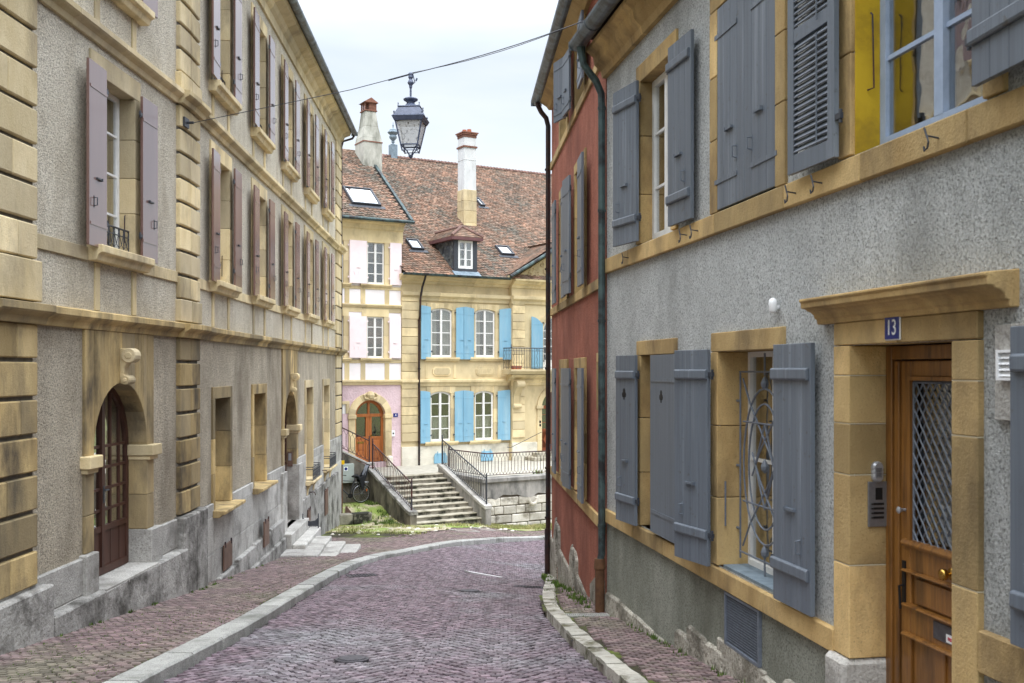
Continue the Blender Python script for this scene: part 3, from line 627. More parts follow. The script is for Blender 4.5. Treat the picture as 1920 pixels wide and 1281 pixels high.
# ground floor windows
for k, (a, b, z0, z1) in enumerate(GW):
    u0, u1 = B_(a), B_(b)
    wo = window(TH, L2, u0, u1, z0, z1, .32, rows=3, curtain='sides', sw=.15 if k < 2 else .12, sn=.035, smat='sandstone_dark' if k<2 else 'sandstone', sill=(.26,.12,.22), top=.2)
    if k > 1:
        r = MB(); r.box(L2, u0-.12, u1+.12, -.02, .20, z0-.12, z0-.02)
        for u in (u0-.05, u1-.12): r.profile(L2, u, u+.17, [(-.02,z0-.5),(.05,z0-.5),(.08,z0-.25),(.17,z0-.12),(-.02,z0-.12)])
        r.box(L2, u0+.12, u1-.12, -.02, .03, z0-.7, z0-.12); r.build('sill_bracket', 'sandstone', wo, bevel=.006)
        # wrought iron basket standing off the wall
        g = MB(); n_ = .22; zt = z0+.36
        for z in (z0+.02, z0+.30, zt): g.tube([L2.p(u0-.1,.0,z),L2.p(u0-.1,n_,z),L2.p(u1+.1,n_,z),L2.p(u1+.1,.0,z)], .011, 5)
        for i in range(8):
            u = u0-.1+(u1-u0+.2)*i/7; g.tube([L2.p(u,n_,z0),L2.p(u,n_,zt+.02)], .008, 5)
            if i < 7:
                um = u+(u1-u0+.2)/14
                for zc, rr in ((z0+.10,.06),(z0+.22,.06)): g.tube([L2.p(um+rr*math.cos(t),n_,zc+rr*math.sin(t)) for t in [2*math.pi*j/10 for j in range(11)]], .007, 4)
        g.build('iron_basket', 'iron', wo)
# arched doors
def ldoor(fr, D, rad, zs, smat, cols):
    u0, u1, z0, z1 = D
    d = window(TH, fr, u0, u1, z0, z1, .28, mf='frame_brown', rows=4, arc=rad, cols=cols, base=.62, curtain='sides', sw=.24, sn=.035, smat=smat, fw=.075, zt_=None) if False else \
        window(TH, fr, u0, u1, z0+.01, z1, .28, mf='frame_brown', rows=4, arc=rad, cols=cols, base=.55, curtain='sides', surr=False, fw=.075, name='door', mw=.035)
    mb = MB()
    zb = -2.19 if fr is L1 else -2.4
    for a, b in ((u0-.24,u0),(u1,u1+.24)): blocks_v(mb, fr, a, b, -.34, .035, zb, zs-.15, .5); mb.box(fr, a, b, -.34, .035, zs, .48)
    f = toparc(u0,u1,z1,rad); us = arcus(u0,u1,rad,18)
    for i in range(18):
        if i % 3 == 0: t = random.random()
        a, b = us[i], us[i+1]; zt = .48
        mb.fprism(fr, [(a,max(zs,f(a))),(b,max(zs,f(b))),(b,zt),(a,zt)], -.34, .035, t)
    mb.build('door_surround', smat, TH, bevel=.006)
    mb = MB()
    for a, b in ((u0-.30,u0+.045),(u1-.045,u1+.30)): mb.box(fr, a, b, -.30, .13, zs-.15, zs); mb.box(fr, a+.03, b-.02, -.30, .08, zs-.21, zs-.151)
    mb.build('impost', 'sandstone', TH, bevel=.01)
    uc = (u0+u1)/2; k = MB(); w2 = .095; zt = z1+.44; zb = z1-.01
    prof = [(.03,zb),(.10,zb),(.115,zb+.06),(.085,zb+.12),(.09,zb+.2),(.14,zb+.3),(.19,zb+.36),(.19,zt-.03),(.15,zt),(.03,zt)]
    k.profile(fr, uc-w2*.8, uc+w2*.8, prof)
    for z, r_, ww in ((zt-.09,.095,w2),(zb+.045,.06,w2*1.15)):
        n_ = .15 if r_ > .08 else .11; k.prism([fr.p(uc-ww,n_+r_*math.cos(t),z+r_*math.sin(t)) for t in [2*math.pi*j/14 for j in range(14)]],[fr.p(uc+ww,n_+r_*math.cos(t),z+r_*math.sin(t)) for t in [2*math.pi*j/14 for j in range(14)]])
        k.prism([fr.p(uc-ww*1.1,n_+r_*.5*math.cos(t),z+r_*.5*math.sin(t)) for t in [2*math.pi*j/10 for j in range(10)]],[fr.p(uc+ww*1.1,n_+r_*.5*math.cos(t),z+r_*.5*math.sin(t)) for t in [2*math.pi*j/10 for j in range(10)]])
    k.build('scroll_keystone', 'sandstone', TH, bevel=.008)
    return d
d1 = ldoor(L1, D1, .825, -1.03, 'sandstone_dark', 6)
hd = MB(); uc = (D1[0]+D1[1])/2; hd.box(L1, uc-.02, uc+.02, -.22, -.20, -1.72, -1.5, .5); hd.tube([L1.p(uc,-.20,-1.55),L1.p(uc,-.14,-1.55),L1.p(uc-.11,-.14,-1.55)], .01); hd.build('handle', 'iron', d1)
d2 = ldoor(L2, D2, .85, -1.40, 'sandstone_dark', 4)
mb = MB(); u_ = D2[1]-.012; n0 = -.20
mb.box(L2, u_-.012, u_+.01, n0, n0+.13, -2.45, -2.08, .5); mb.build('intercom', 'hatch_brown', TH)
mb = MB(); mb.box(L2, u_-.018, u_, n0+.03, n0+.10, -2.30, -2.12, .5); mb.build('name_plate', 'silver', TH)
# iron cellar flaps low on the socle
for a, b, z0, z1, n_ in ((17.35,17.95,-3.52,-3.07,.06),(20.45,20.95,-3.66,-3.13,.14),(26.35,26.75,-4.05,-3.72,.12),(29.6,30.2,-4.35,-3.6,.12)):
    mb = MB(); mb.box(L2, B_(a), B_(b), n_, n_+.03, z0, z1, .5)
    f = mb.build('cellar_flap', 'hatch_brown', TH, bevel=.005)
    h = MB()
    for u in (a+.08,b-.08): h.tube([L2.p(B_(u),n_+.03,z1-.05),L2.p(B_(u),n_+.03,z1+.05)], .015)
    h.build('hinge', 'iron_rust', f)
mb = MB()
for a, z in ((27.2,-3.35),(29.6,-3.0)): mb.tube([L2.p(B_(a),.04,z),L2.p(B_(a),.18,z),L2.p(B_(a)+.06,.2,z-.08)], .012)
mb.build('wall_hook', 'iron_rust', TH)
mb = MB(); mb.box(L1, A(14.95), A(15.15), .07, .10, 3.66, 3.80, .5); mb.tube([L1.p(A(15.05),.08,3.73),L1.p(A(15.05),.2,3.73)], .02); mb.build('cable_anchor', 'iron', TH)
# door steps out into the pavement
ST = thing('door_steps', 'four worn pale stone steps fanning out from the second arched door of the long townhouse', 'steps', L2.p(B_(23.8),.8,-4.3))
for y0, y1, n0, n1, z in ((22.9,25.5,.305,.62,-4.03),(22.1,24.7,.16,1.0,-4.13),(22.0,24.4,.95,1.38,-4.21),(22.7,24.5,1.34,1.74,-4.30)):
    mb = MB(); c = (y0*.6+y1*.4)
    mb.box(L2, B_(y0), B_(c), n0, n1, z-.35, z); mb.box(L2, B_(c)+.006, B_(y1), n0, n1-.02, z-.35, z-.004); mb.build('step', 'limestone', ST, bevel=.02)
sc_ = MB(); u = B_(25.3); F2 = Fr(L2.p(u,.14)[:2], L2.nn, 1)
for a in (.03,.42): sc_.tube([F2.p(a,0,-4.04),F2.p(a,0,-3.70)], .014); sc_.lathe(F2.p(a,0,-3.70), [(.001,.0),(.022,.02),(.001,.045)], 8)
sc_.fprism(F2, [(.03,-3.98),(.42,-3.98),(.42,-3.76),(.34,-3.84),(.225,-3.86),(.11,-3.84),(.03,-3.76)], -.006, .006)
sc_.build('boot_scraper', 'iron'); tag(bpy.data.objects['boot_scraper'], 'small black wrought iron boot scraper on the top door step', 'boot scraper')

# ================================================================ RIGHT: GREY HOUSE No. 13
R1 = Fr((3.4137, 0), (-.173, 1), -1); r = lambda y: R1.uy(y)
YE = 12.72
GH = thing('roughcast_house', 'grey roughcast house with yellow stone trim, grey shutters and the wooden door numbered 13', 'house', (2.2, 7, -2.4))
UW = [(10.2,11.22,1.42,3.24),(7.75,8.95,1.42,3.24),(5.25,6.6,1.42,3.3)]
LW = [(10.2,11.22,-1.76,.16),(7.77,8.93,-1.76,.16),(3.2,4.3,-1.36,.2)]
DR = (r(5.50), r(6.60), -2.55, .16)
mb = MB(); holes = [(r(a),r(b),z0,z1) for a,b,z0,z1 in UW+LW]+[DR, (r(8.07),r(8.75),-2.38,-1.98)]
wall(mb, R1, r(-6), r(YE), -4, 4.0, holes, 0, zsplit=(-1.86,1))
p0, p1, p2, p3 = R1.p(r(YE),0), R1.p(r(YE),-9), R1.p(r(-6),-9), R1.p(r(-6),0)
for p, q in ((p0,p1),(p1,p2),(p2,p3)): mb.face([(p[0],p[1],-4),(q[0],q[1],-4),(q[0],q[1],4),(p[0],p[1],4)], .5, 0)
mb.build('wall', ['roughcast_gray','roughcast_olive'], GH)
mb = MB(); c0, c1 = r(8.07), r(8.75)   # recess behind the cellar grille
for q in ([(c0,-.3,-2.38),(c1,-.3,-2.38),(c1,-.3,-1.98),(c0,-.3,-1.98)],[(c0,0,-2.38),(c0,-.3,-2.38),(c0,-.3,-1.98),(c0,0,-1.98)],[(c1,0,-2.38),(c1,-.3,-2.38),(c1,-.3,-1.98),(c1,0,-1.98)],[(c0,0,-2.38),(c1,0,-2.38),(c1,-.3,-2.38),(c0,-.3,-2.38)]): mb.face([R1.p(*x) for x in q], .5)
mb.build('cellar_recess', 'interior', GH)
mb = MB(); blocks_h(mb, R1, r(-6), r(YE), -.02, .05, 1.22, 1.40, 1.25); mb.build('sill_band', 'sandstone_gold', GH, bevel=.008)
mb = MB(); blocks_h(mb, R1, r(6.81), r(YE), -.02, .045, -1.94, -1.775, 1.1); mb.build('sill_band', 'sandstone_gold', GH, bevel=.008)
mb = MB(); blocks_h(mb, R1, r(-6), r(5.27), -.02, .045, -1.60, -1.375, 1.1); mb.build('sill_band', 'sandstone_gold', GH, bevel=.008)
# cornice, gutter, roof
mb = MB(); mould_h(mb, R1, r(-6), r(YE)+.02, [(-.02,3.72),(.06,3.72),(.08,3.80),(.16,3.88),(.18,3.98),(.26,4.04),(.26,4.10),(-.02,4.10)], 1.8); mb.build('eaves_cornice', 'sandstone_gold', GH, bevel=.004)
mb = MB()
P = lambda r0: [(.37+r0*math.cos(t), 4.18+r0*math.sin(t)) for t in [math.pi*(1+i/10) for i in range(11)]]
mb.profile(R1, r(-6), r(YE)+.1, P(.11)+P(.098)[::-1], .5); mb.box(R1, r(YE)+.09, r(YE)+.10, .26, .48, 4.08, 4.19, .5)
for y in (12,10.5,9,7.5,6): mb.profile(R1, r(y), r(y)+.03, P(.118)+P(.1)[::-1], .5)
mb.build('gutter', 'zinc', GH)
mb = MB(); mb.prism([R1.p(r(-6),.34,4.2),R1.p(r(-6),-4.5,6.9),R1.p(r(-6),-9.3,4.2)],[R1.p(r(YE),.34,4.2),R1.p(r(YE),-4.5,6.9),R1.p(r(YE),-9.3,4.2)]); mb.build('roof', 'tile_under', GH)
mb = MB(); q = r(YE)-.06
mb.tube([R1.p(q,.36,4.1),R1.p(q,.35,4.0),R1.p(q,.32,3.86),R1.p(q,.16,3.66),R1.p(q,.09,3.5),R1.p(q,.085,3.3),R1.p(q,.085,-2.2),R1.p(q,.085,-2.34),R1.p(q,.11,-2.45)], [.06,.05]+[.046]*7, 10)
for z in (3.3,2.0,.6,-.8,-2.0): mb.tube([R1.p(q,.085,z),R1.p(q,.085,z+.035)], .054, 10)
mb.build('downpipe', 'zinc_green', GH, smooth=False)
mb = MB(); mb.tube([R1.p(q,.11,-2.40),R1.p(q,.11,-2.52),R1.p(q,.11,-2.55),R1.p(q,.11,-3.14)], [.065,.075,.062,.06], 12); mb.build('downpipe_boot', 'rust_boot', GH)
# upper windows
wo = window(GH, R1, r(10.2), r(11.22), 1.42, 3.24, .17, rows=3, curtain='sides', sw=.17, sn=.03, smat='sandstone_gold', top=.2, fw=.075)
leaf(GH, R1, r(11.10), .58, 1, 1.43, 3.22, .08, .19, 'shutter_gray', 'batten'); leaf(GH, R1, r(10.0), .58, -1, 1.43, 3.22, .09, .06, 'shutter_gray', 'batten')
surround(GH, R1, r(7.75), r(8.95), 1.41, 3.24, .17, .03, .1, 'sandstone_gold', name='blind_window_surround')
leaf(GH, R1, r(7.76), .595, 1, 1.43, 3.23, -.01, -.01, 'shutter_gray', 'flat4', label='closed grey plank shutter with streaked paint'); leaf(GH, R1, r(8.94), .595, -1, 1.43, 3.23, -.01, -.01, 'shutter_gray', 'flat4')
for uh, sg in ((7.76,1),(8.94,-1)):
    for z in (1.68, 2.98):
        s = MB(); a, b = sorted((r(uh)-sg*.05, r(uh)+sg*.45)); s.box(R1, a, b, .026, .034, z-.02, z+.02, .5); s.build('strap_hinge', 'shutter_gray', GH)
wo = window(GH, R1, r(5.25), r(6.6), 1.42, 3.3, .235, mf='frame_bluegray', rows=3, curtain=None, sw=.17, sn=.03, smat='sandstone_gold', top=.25, fw=.08, mw=.03)
y_ = MB(); y_.box(R1, r(6.6)-.012, r(6.6)-.002, -.225, .0, 1.42, 3.28, .5); y_.build('yellow_reveal', 'yellow_paint', wo)
y_ = MB(); y_.tube([R1.p(r(6.6)-.03,-.10,2.36),R1.p(r(6.6)-.05,-.10,2.34),R1.p(r(6.6)-.05,-.11,1.86),R1.p(r(6.6)-.02,-.08,1.85)], .006); y_.build('window_stay', 'iron_rust', wo)
leaf(GH, R1, r(6.66), .66, 1, 1.42, 3.22, .08, .10, 'shutter_gray', 'louver', label='grey louvred shutter'); leaf(GH, R1, r(5.20), .66, -1, 1.47, 3.22, .09, .14, 'shutter_gray', 'batten')
# lower windows
wo = window(GH, R1, r(10.2), r(11.22), -1.76, .16, .20, rows=3, curtain=None, sw=.15, sn=.03, smat='sandstone_gold', top=.16, fw=.07)
leaf(GH, R1, r(11.15), .54, 1, -1.75, .16, .08, .15, 'shutter_gray', 'batten', hole=True)
leaf(GH, R1, r(9.93), .82, 1, -1.74, .155, .033, .033, 'shutter_gray', 'strap', hole=True, detail=0)
W2 = window(GH, R1, r(7.77), r(8.93), -1.76, .16, .32, rows=2, curtain=None, sw=.16, sn=.03, smat='sandstone_gold', top=.17, fw=.05, mf='frame_white')
s = MB(); s.box(R1, r(7.79), r(8.91), -.28, -.02, -1.775, -1.745, .5); s.build('sill', 'lead_gray', W2)
leaf(GH, R1, r(8.96), .56, 1, -1.77, .18, .08, .20, 'shutter_gray', 'batten'); leaf(GH, R1, r(7.64), .60, -1, -1.75, .19, .06, .05, 'shutter_gray', 'batten')
# ornamental window grille
g = MB(); n_ = -.16; u0, u1 = r(7.83), r(8.87); uc = (u0+u1)/2; zb, zt = -1.62, -.02; zc = (zb+zt)/2; tb = lambda pts, q=.009: g.tube([R1.p(a,n_,b) for a,b in pts], q, 6)
for u in (u0+.01, u1-.01): tb([(u,zb-.06),(u,zt)])
tb([(u0,zt),(u1,zt)]); tb([(u0,zb),(u1,zb)]); 
el = lambda cx, cz, a, b: [(cx+a*math.cos(t), cz+b*math.sin(t)) for t in [2*math.pi*i/28 for i in range(29)]]
tb(el(uc,zc,.44,.66)); tb(el(uc,zc,.33,.53))
for s_ in (-1,1):
    tb([(uc-s_*.46,zt-.06),(uc-s_*.30,zc+.52),(uc+s_*.10,zc+.12),(uc+s_*.26,zc-.1)]) 
    tb([(uc-s_*.46,zb+.06),(uc-s_*.30,zc-.52),(uc+s_*.10,zc-.12),(uc+s_*.26,zc+.1)])
    tb([(uc,zc+.36),(uc+s_*.19,zc),(uc,zc-.36)]); 
tb([(u0+.08,zc+.36),(u1-.08,zc+.36)]); tb([(u0+.08,zc-.34),(u1-.08,zc-.34)])
tb([(uc,zt+.16),(uc,zt-.03)]); tb([(uc,zb+.05),(uc,zb-.12)])
for z in (zt-.10, zb+.08, zc): g.lathe(R1.p(uc,n_,z-.055), [(.004,0),(.03,.03),(.034,.06),(.022,.09),(.003,.12)], 8)
for z in (-.28,-.86,-1.42):
    for u, q in ((u1,r(8.93)),(u0,r(7.77))): tb([(u,z),(q,z)], .012)
g.build('window_grille', 'iron_paint', GH)
s = MB(); s.tube([R1.p(r(8.93)-.02,-.04,-1.0),R1.p(r(8.93)-.02,-.04,-1.4)], .008); s.build('window_stay', 'iron_paint', W2)
# third ground floor window, right of the door, mostly behind its open shutter
window(GH, R1, r(3.2), r(4.3), -1.36, .2, .2, rows=3, smat='sandstone_gold', sw=.16, sn=.03)
l3 = leaf(GH, R1, r(4.30), .60, 1, -1.34, .21, .10, .10, 'shutter_gray', 'batten')
s = MB(); q = R1; s.tube([R1.p(r(4.72)+.035*math.cos(t),.155,-.52+.045*math.sin(t)) for t in [2*math.pi*j/14 for j in range(15)]], .007); s.tube([R1.p(r(4.72),.13,-.475),R1.p(r(4.72),.16,-.475)], .012); s.build('ring_pull', 'shutter_gray', l3)
v = MB(); v.box(R1, r(4.62), r(5.15), -.01, .03, -.26, .23, .5); v.build('vent_panel', 'limestone', GH, bevel=.004)
v = MB()
for a, b, c, d in ((4.72,5.10,-.055,-.04),(4.72,5.10,.085,.10)): v.box(R1, r(a), r(b), .03, .06, c, d, .5)
v.box(R1, r(5.085), r(5.10), .03, .06, -.04, .085, .5); v.box(R1, r(4.72), r(4.735), .03, .06, -.04, .085, .5)
for i in range(4): v.prism([R1.p(r(4.735),.032,-.035+i*.03),R1.p(r(4.735),.055,-.035+i*.03),R1.p(r(4.735),.032,-.008+i*.03)],[R1.p(r(5.085),.032,-.035+i*.03),R1.p(r(5.085),.055,-.035+i*.03),R1.p(r(5.085),.032,-.008+i*.03)], .5)
v.build('air_vent', 'plastic_white', GH)
# the door
ds = MB(); n1 = .04; dp = .31
for a, b in ((r(5.275),DR[0]),(DR[1],r(6.81))):
    zz = [-2.30,-1.42,-.92,-.28,-.05,.0,.16] if a > r(6) else [-2.5,-1.0,-.35,-.12,.0,.16]
    zz = [-1.92,-1.30,-.70,-.36,-.04,.16] if a > r(6) else [-3,-1.18,-.36,-.06,.16]
    for c, d in zip(zz, zz[1:]): ds.box(R1, a, b, -dp, n1, c+.003, d-.003)
blocks_h(ds, R1, r(5.275), r(6.81), -dp, n1, .163, .312, 1.0); ds.build('door_surround', 'sandstone_gold', GH, bevel=.006)
mb = MB()
for a, b_, zz in ((r(5.275),DR[0],(-1.18,-.36,-.06)),(DR[1],r(6.81),(-1.30,-.70,-.36,-.04))):
    for z in zz: mb.box(R1, a-.001, b_+.001, -dp+.01, n1-.004, z-.0035, z+.0035, .5)
mb.build('mortar_joint', 'mortar_light', GH)
mb = MB(); mb.box(R1, DR[1]-.01, r(6.86), -dp, .09, -3.3, -1.925, .9); mb.build('jamb_plinth', 'limestone', GH, bevel=.03)
mb = MB(); mb.box(R1, r(5.15), DR[1], -dp, .25, -3.3, -2.56, .5); mb.build('threshold', 'limestone', GH, bevel=.03)
mb = MB(); za = .335
prof = [(-.02,za-.02),(.052,za-.02),(.056,za+.015),(.075,za+.02),(.08,za+.045),(.105,za+.065),(.135,za+.075),(.138,za+.085),(.175,za+.09),(.178,za+.13),(.19,za+.135),(.19,za+.155),(-.02,za+.175)]
mb.profile(R1, r(5.0), r(7.02), prof, .6)
for u, s_ in ((r(5.0),-1),(r(7.02),1)):
    for a, b in zip(prof, prof[1:]): pass
mb.build('door_cornice', 'sandstone_gold', GH, bevel=.006)
DO = MB(); N0 = -.30; N1 = -.25; a, b = DR[0], DR[1]; zb, zt = -2.55, .155
DO.box(R1, b-.075, b-.003, N0, N1+.03, zb, zt, .3); DO.box(R1, a+.003, a+.075, N0, N1+.03, zb, zt, .3); DO.box(R1, a+.075, b-.075, N0, N1+.03, zt-.09, zt-.002, .4)
DO.box(R1, b-.135, b-.08, N0, N1+.015, zb, zt-.10, .6); DO.box(R1, b-.25, b-.14, N0, N1, zb, zt-.10, .7); DO.box(R1, a+.08, a+.25, N0, N1, zb, zt-.10, .7)
x0, x1 = a+.25, b-.25
for z0, z1, t in ((-.045,.055,.8),(-1.30,-1.12,.6),(-1.70,-1.52,.6),(-2.55,-2.35,.6)): DO.box(R1, x0, x1, N0, N1, z0, z1, t)
DO.box(R1, x0, x1, N0, N1-.02, -1.52, -1.30, .5); DO.box(R1, x0, x1, N0, N1-.02, -2.35, -1.70, .5); DO.box(R1, (x0+x1)/2-.05, (x0+x1)/2+.05, N0, N1-.005, -2.35, -1.70, .5)
for z0, z1 in ((-1.49,-1.33),): DO.box(R1, x0+.05, x1-.05, N1-.02, N1+.0, z0, z1, .7)
for z0, z1 in ((-1.15,-1.09),(-1.73,-1.69),(-1.315,-1.285),(-1.535,-1.505)): DO.profile(R1, x0-.07, x1+.07, [(N1-.02,z0),(N1+.02,z0+.01),(N1+.035,(z0+z1)/2),(N1+.02,z1-.005),(N1-.02,z1)], .8)
door = DO.build('door', 'wood', GH, bevel=.005)
fr_ = MB()
fr_.box(R1, x1-.02, x1+.01, N1-.01, N1+.018, -1.12, -.045, .9); fr_.box(R1, x0-.01, x0+.02, N1-.01, N1+.018, -1.12, -.045, .9); fr_.box(R1, x0+.02, x1-.02, N1-.01, N1+.018, -.07, -.045, .9)
fr_.build('glazing_bead', 'wood', door)
gl = MB(); gl.box(R1, x0, x1, N1-.045, N1-.04, -1.11, -.05, .5); gl.build('pane', 'glass', door); 
gl = MB(); gl.face([R1.p(x0,N0-.25,-1.1),R1.p(x1,N0-.25,-1.1),R1.p(x1,N0-.25,0),R1.p(x0,N0-.25,0)],.5); gl.build('interior', 'interior', door)
g = MB(); n_ = N1-.01; gz0, gz1 = -1.10, -.08; gx0, gx1 = x0+.02, x1-.02
for p, q in (((gx0,gz0),(gx1,gz0)),((gx0,gz1),(gx1,gz1)),((gx0,gz0),(gx0,gz1)),((gx1,gz0),(gx1,gz1))): g.tube([R1.p(p[0],n_,p[1]),R1.p(q[0],n_,q[1])], .010, 4)
W_, sp, sl = gx1-gx0, .098, 1.34
for s_ in (1,-1):
    c = -W_*sl-1
    k = 0
    while c < 1.2+W_*sl:
        # the line z = gz0 + c + s*sl*(u-gx0)
        pts = []
        lo, hi = 0.0, W_
        for zlim in (0, gz1-gz0):
            t = (zlim-c)/(s_*sl)
            if s_ > 0: (lo, hi) = (max(lo,t), hi) if zlim == 0 else (lo, min(hi,t))
            else: (lo, hi) = (lo, min(hi,t)) if zlim == 0 else (max(lo,t), hi)
        if hi-lo > .01:
            kk = max(2, int((hi-lo)/.022)); pts = [(lo+(hi-lo)*i/kk) for i in range(kk+1)]
            g.tube([R1.p(gx0+x, n_+.004*s_, gz0+c+s_*sl*x+.004*math.sin(x*2*math.pi/(sp/sl/1.0)*1)) for x in pts], .0065, 4)
        c += sp
g.build('lattice_grille', 'iron_paint', door)
k = MB(); kz = -1.225; ku = x0+.17
k.tube([R1.p(ku,N1,kz),R1.p(ku,N1+.012,kz)], .036, 14); k.tube([R1.p(ku,N1,kz),R1.p(ku,N1+.03,kz),R1.p(ku,N1+.05,kz),R1.p(ku,N1+.075,kz),R1.p(ku,N1+.085,kz)], [.012,.012,.034,.034,.012], 16); k.build('knob', 'brass', door, smooth=True)
k = MB(); k.tube([R1.p(b-.19,N1,-.91),R1.p(b-.19,N1+.02,-.91),R1.p(b-.19,N1+.05,-.91),R1.p(b-.19,N1+.06,-.91)], [.010,.010,.024,.010], 12); k.build('latch_knob', 'silver', door)
k = MB(); k.box(R1, x0+.0, x0+.36, N1, N1+.008, -1.655, -1.545, .5); ms = k.build('mail_slot', 'cast_iron', door, bevel=.003)
k = MB(); k.box(R1, x0+.02, x0+.22, N1+.008, N1+.011, -1.645, -1.595, .5); k.build('sticker', 'enamel_white', ms)
text_obj('PAS DE PUB SVP', .030, R1, x0+.12, N1+.013, -1.62, 'red_ink', ms, flip=True, sx=.75)
k = MB(); k.box(R1, b-.20, b-.165, N1, N1+.01, -1.52, -1.24, .5); k.tube([R1.p(b-.182,N1+.01,-1.4),R1.p(b-.182,N1+.04,-1.4),R1.p(b-.182,N1+.03,-1.55)], .008); k.build('key_plate', 'black', door)
# number plate, intercom, keypad, lamp
k = MB(); nu = (r(5.985)+r(6.155))/2; k.box(R1, nu-.085, nu+.085, n1, n1+.010, .178, .325, .5); pl = k.build('number_plate', 'enamel_white', GH, bevel=.004)
k = MB(); k.box(R1, nu-.078, nu+.078, n1+.010, n1+.013, .185, .318, .5); k.build('plate_field', 'enamel_blue', pl)
text_obj('13', .135, R1, nu, n1+.0155, .252, 'enamel_white', pl, flip=True, sx=.85)
J = Fr(R1.p(DR[1]-.001, 0)[:2], (-R1.nn[0], -R1.nn[1]), 1)     # the left reveal, u into the wall
if J.nn[0]*R1.d[0]+J.nn[1]*R1.d[1] > 0: J.side = -1; J.nn = (-J.nn[0], -J.nn[1])
k = MB(); k.box(J, .09, .225, 0, .015, -1.045, -.745, .5); ic = k.build('intercom', 'steel_plate', GH, bevel=.003)
k = MB(); k.box(J, .14, .19, .015, .017, -.865, -.785, .3)
for i in range(4): k.box(J, .125, .20, .015, .018, -.90-.03*i, -.885-.03*i, .3); k.tube([J.p(.115,.015,-.893-.03*i),J.p(.115,.022,-.893-.03*i)], .006)
k.build('name_buttons', 'black', ic)
k = MB(); k.tube([J.p(.155,0,-.68),J.p(.155,.02,-.68),J.p(.155,.035,-.68)], [.04,.04,.03], 14); k.tube([J.p(.155,0,-.71),J.p(.155,.02,-.71),J.p(.155,.035,-.71)], [.04,.04,.03], 14); k.tube([J.p(.155,0,-.65),J.p(.155,.02,-.65),J.p(.155,.035,-.65)], [.04,.04,.03], 14)
kp = k.build('keypad', 'silver', GH); k = MB()
for i in range(4):
    for j in range(3): k.box(J, .135+.014*j, .143+.014*j, .034, .039, -.66-.018*i, -.65-.018*i, .5)
k.build('key', 'steel_plate', kp)
k = MB(); lu = r(7.74); k.lathe(R1.p(lu,.05,.44), [(.022,0),(.03,.02),(.034,.07),(.03,.10),(.012,.115)], 12); k.tube([R1.p(lu,0,.48),R1.p(lu,.05,.48)], .02); k.build('motion_sensor', 'plastic_white', GH, smooth=True)
# cellar vent grille
k = MB(); a_, b_ = r(8.05), r(8.77)
for z in (-2.40,-1.96): k.box(R1, a_, b_, -.01, .03, z-.012, z+.012, .5)
for u in (a_+.012, b_-.012): k.box(R1, u-.012, u+.012, -.01, .0305, -2.388, -1.972, .5)
vg = k.build('cellar_grille', 'iron_paint', GH); k = MB()
for i in range(1,30): u = a_+(b_-a_)*i/30; k.box(R1, u-.0035, u+.0035, .004, .010, -2.388, -1.972, .5)
for i in range(1,18): z = -2.388+.416*i/18; k.box(R1, a_+.02, b_-.02, .0105, .016, z-.0035, z+.0035, .5)
k.build('mesh_screen', 'iron_paint', vg)
# irregular base stones
k = MB()
st = [(6.87,7.6,-2.34),(7.6,8.02,-2.46),(8.8,9.25,-2.50),(9.25,9.72,-2.50),(9.72,10.05,-2.60),(10.05,10.8,-2.83),(10.8,11.5,-2.84),(11.5,12.1,-2.83),(12.1,12.68,-2.80)]
for a, b, z in st:
    z2 = z+random.uniform(-.03,.03); k.fprism(R1, [(r(a)+.004,-4),(r(b)-.004,-4),(r(b)-.004,z2-.03),(r(b)-.05,z2),(r(a)+.04,z),(r(a)+.004,z-.02)], -.05, .035+random.uniform(0,.02))
k.build('base_stones', 'base_stone', GH, bevel=.02)
k = MB(); k.fprism(R1, [(r(7.95),-4),(r(8.95),-4),(r(8.95),-2.40),(r(7.95),-2.42)], -.05, .03); k.build('base_slab', 'base_stone', GH, bevel=.01)
k = MB(); k.box(R1, r(-6), r(5.2), -.05, .06, -4, -2.15); k.build('base_stones', 'base_stone', GH, bevel=.02)
# S-shaped shutter dogs on the upper band
for y in (11.6,9.65,9.35,7.35,6.95,5.6):
    k = MB(); u = r(y); k.tube([R1.p(u,.05,1.30),R1.p(u,.12,1.31),R1.p(u-.02,.125,1.27),R1.p(u-.01,.125,1.24),R1.p(u+.02,.125,1.23),R1.p(u+.025,.125,1.255)], .006); k.tube([R1.p(u,.12,1.30),R1.p(u+.02,.125,1.36)], .006); k.build('shutter_dog', 'iron', GH)

# ================================================================ RIGHT: RED HOUSE
R2 = Fr((1.2, 12.75), (-.4, 7.25), -1); q2 = lambda y: R2.uy(y); UE = q2(20.0)
RH = thing('red_house', 'brick red rendered house with grey shutters in the narrow bend beyond the grey house', 'house', (1.3, 16.5, -3.9))
WA, WB = (17.1,18.2), (14.75,15.85)
hol = [(q2(a),q2(b),z0,z1) for a,b in (WA,WB) for z0,z1 in ((-1.92,.02),(1.21,3.1),(4.14,5.12))]+[(q2(18.5),q2(18.95),-3.75,-3.05),(q2(15.85),q2(16.3),-3.55,-3.05),(q2(13.0),q2(13.3),-.55,.1)]
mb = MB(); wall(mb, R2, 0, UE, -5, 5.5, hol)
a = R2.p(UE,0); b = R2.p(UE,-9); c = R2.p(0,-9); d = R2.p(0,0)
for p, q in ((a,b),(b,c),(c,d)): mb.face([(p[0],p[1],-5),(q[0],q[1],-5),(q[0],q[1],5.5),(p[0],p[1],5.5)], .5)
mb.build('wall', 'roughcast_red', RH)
for z0, z1 in ((-2.10,-1.94),(1.07,1.21),(4.0,4.14)):
    mb = MB(); blocks_h(mb, R2, 0, UE+.02, -.02, .035, z0, z1, 1.5); mb.build('sill_band', 'sandstone_gold', RH, bevel=.006)
i = 0
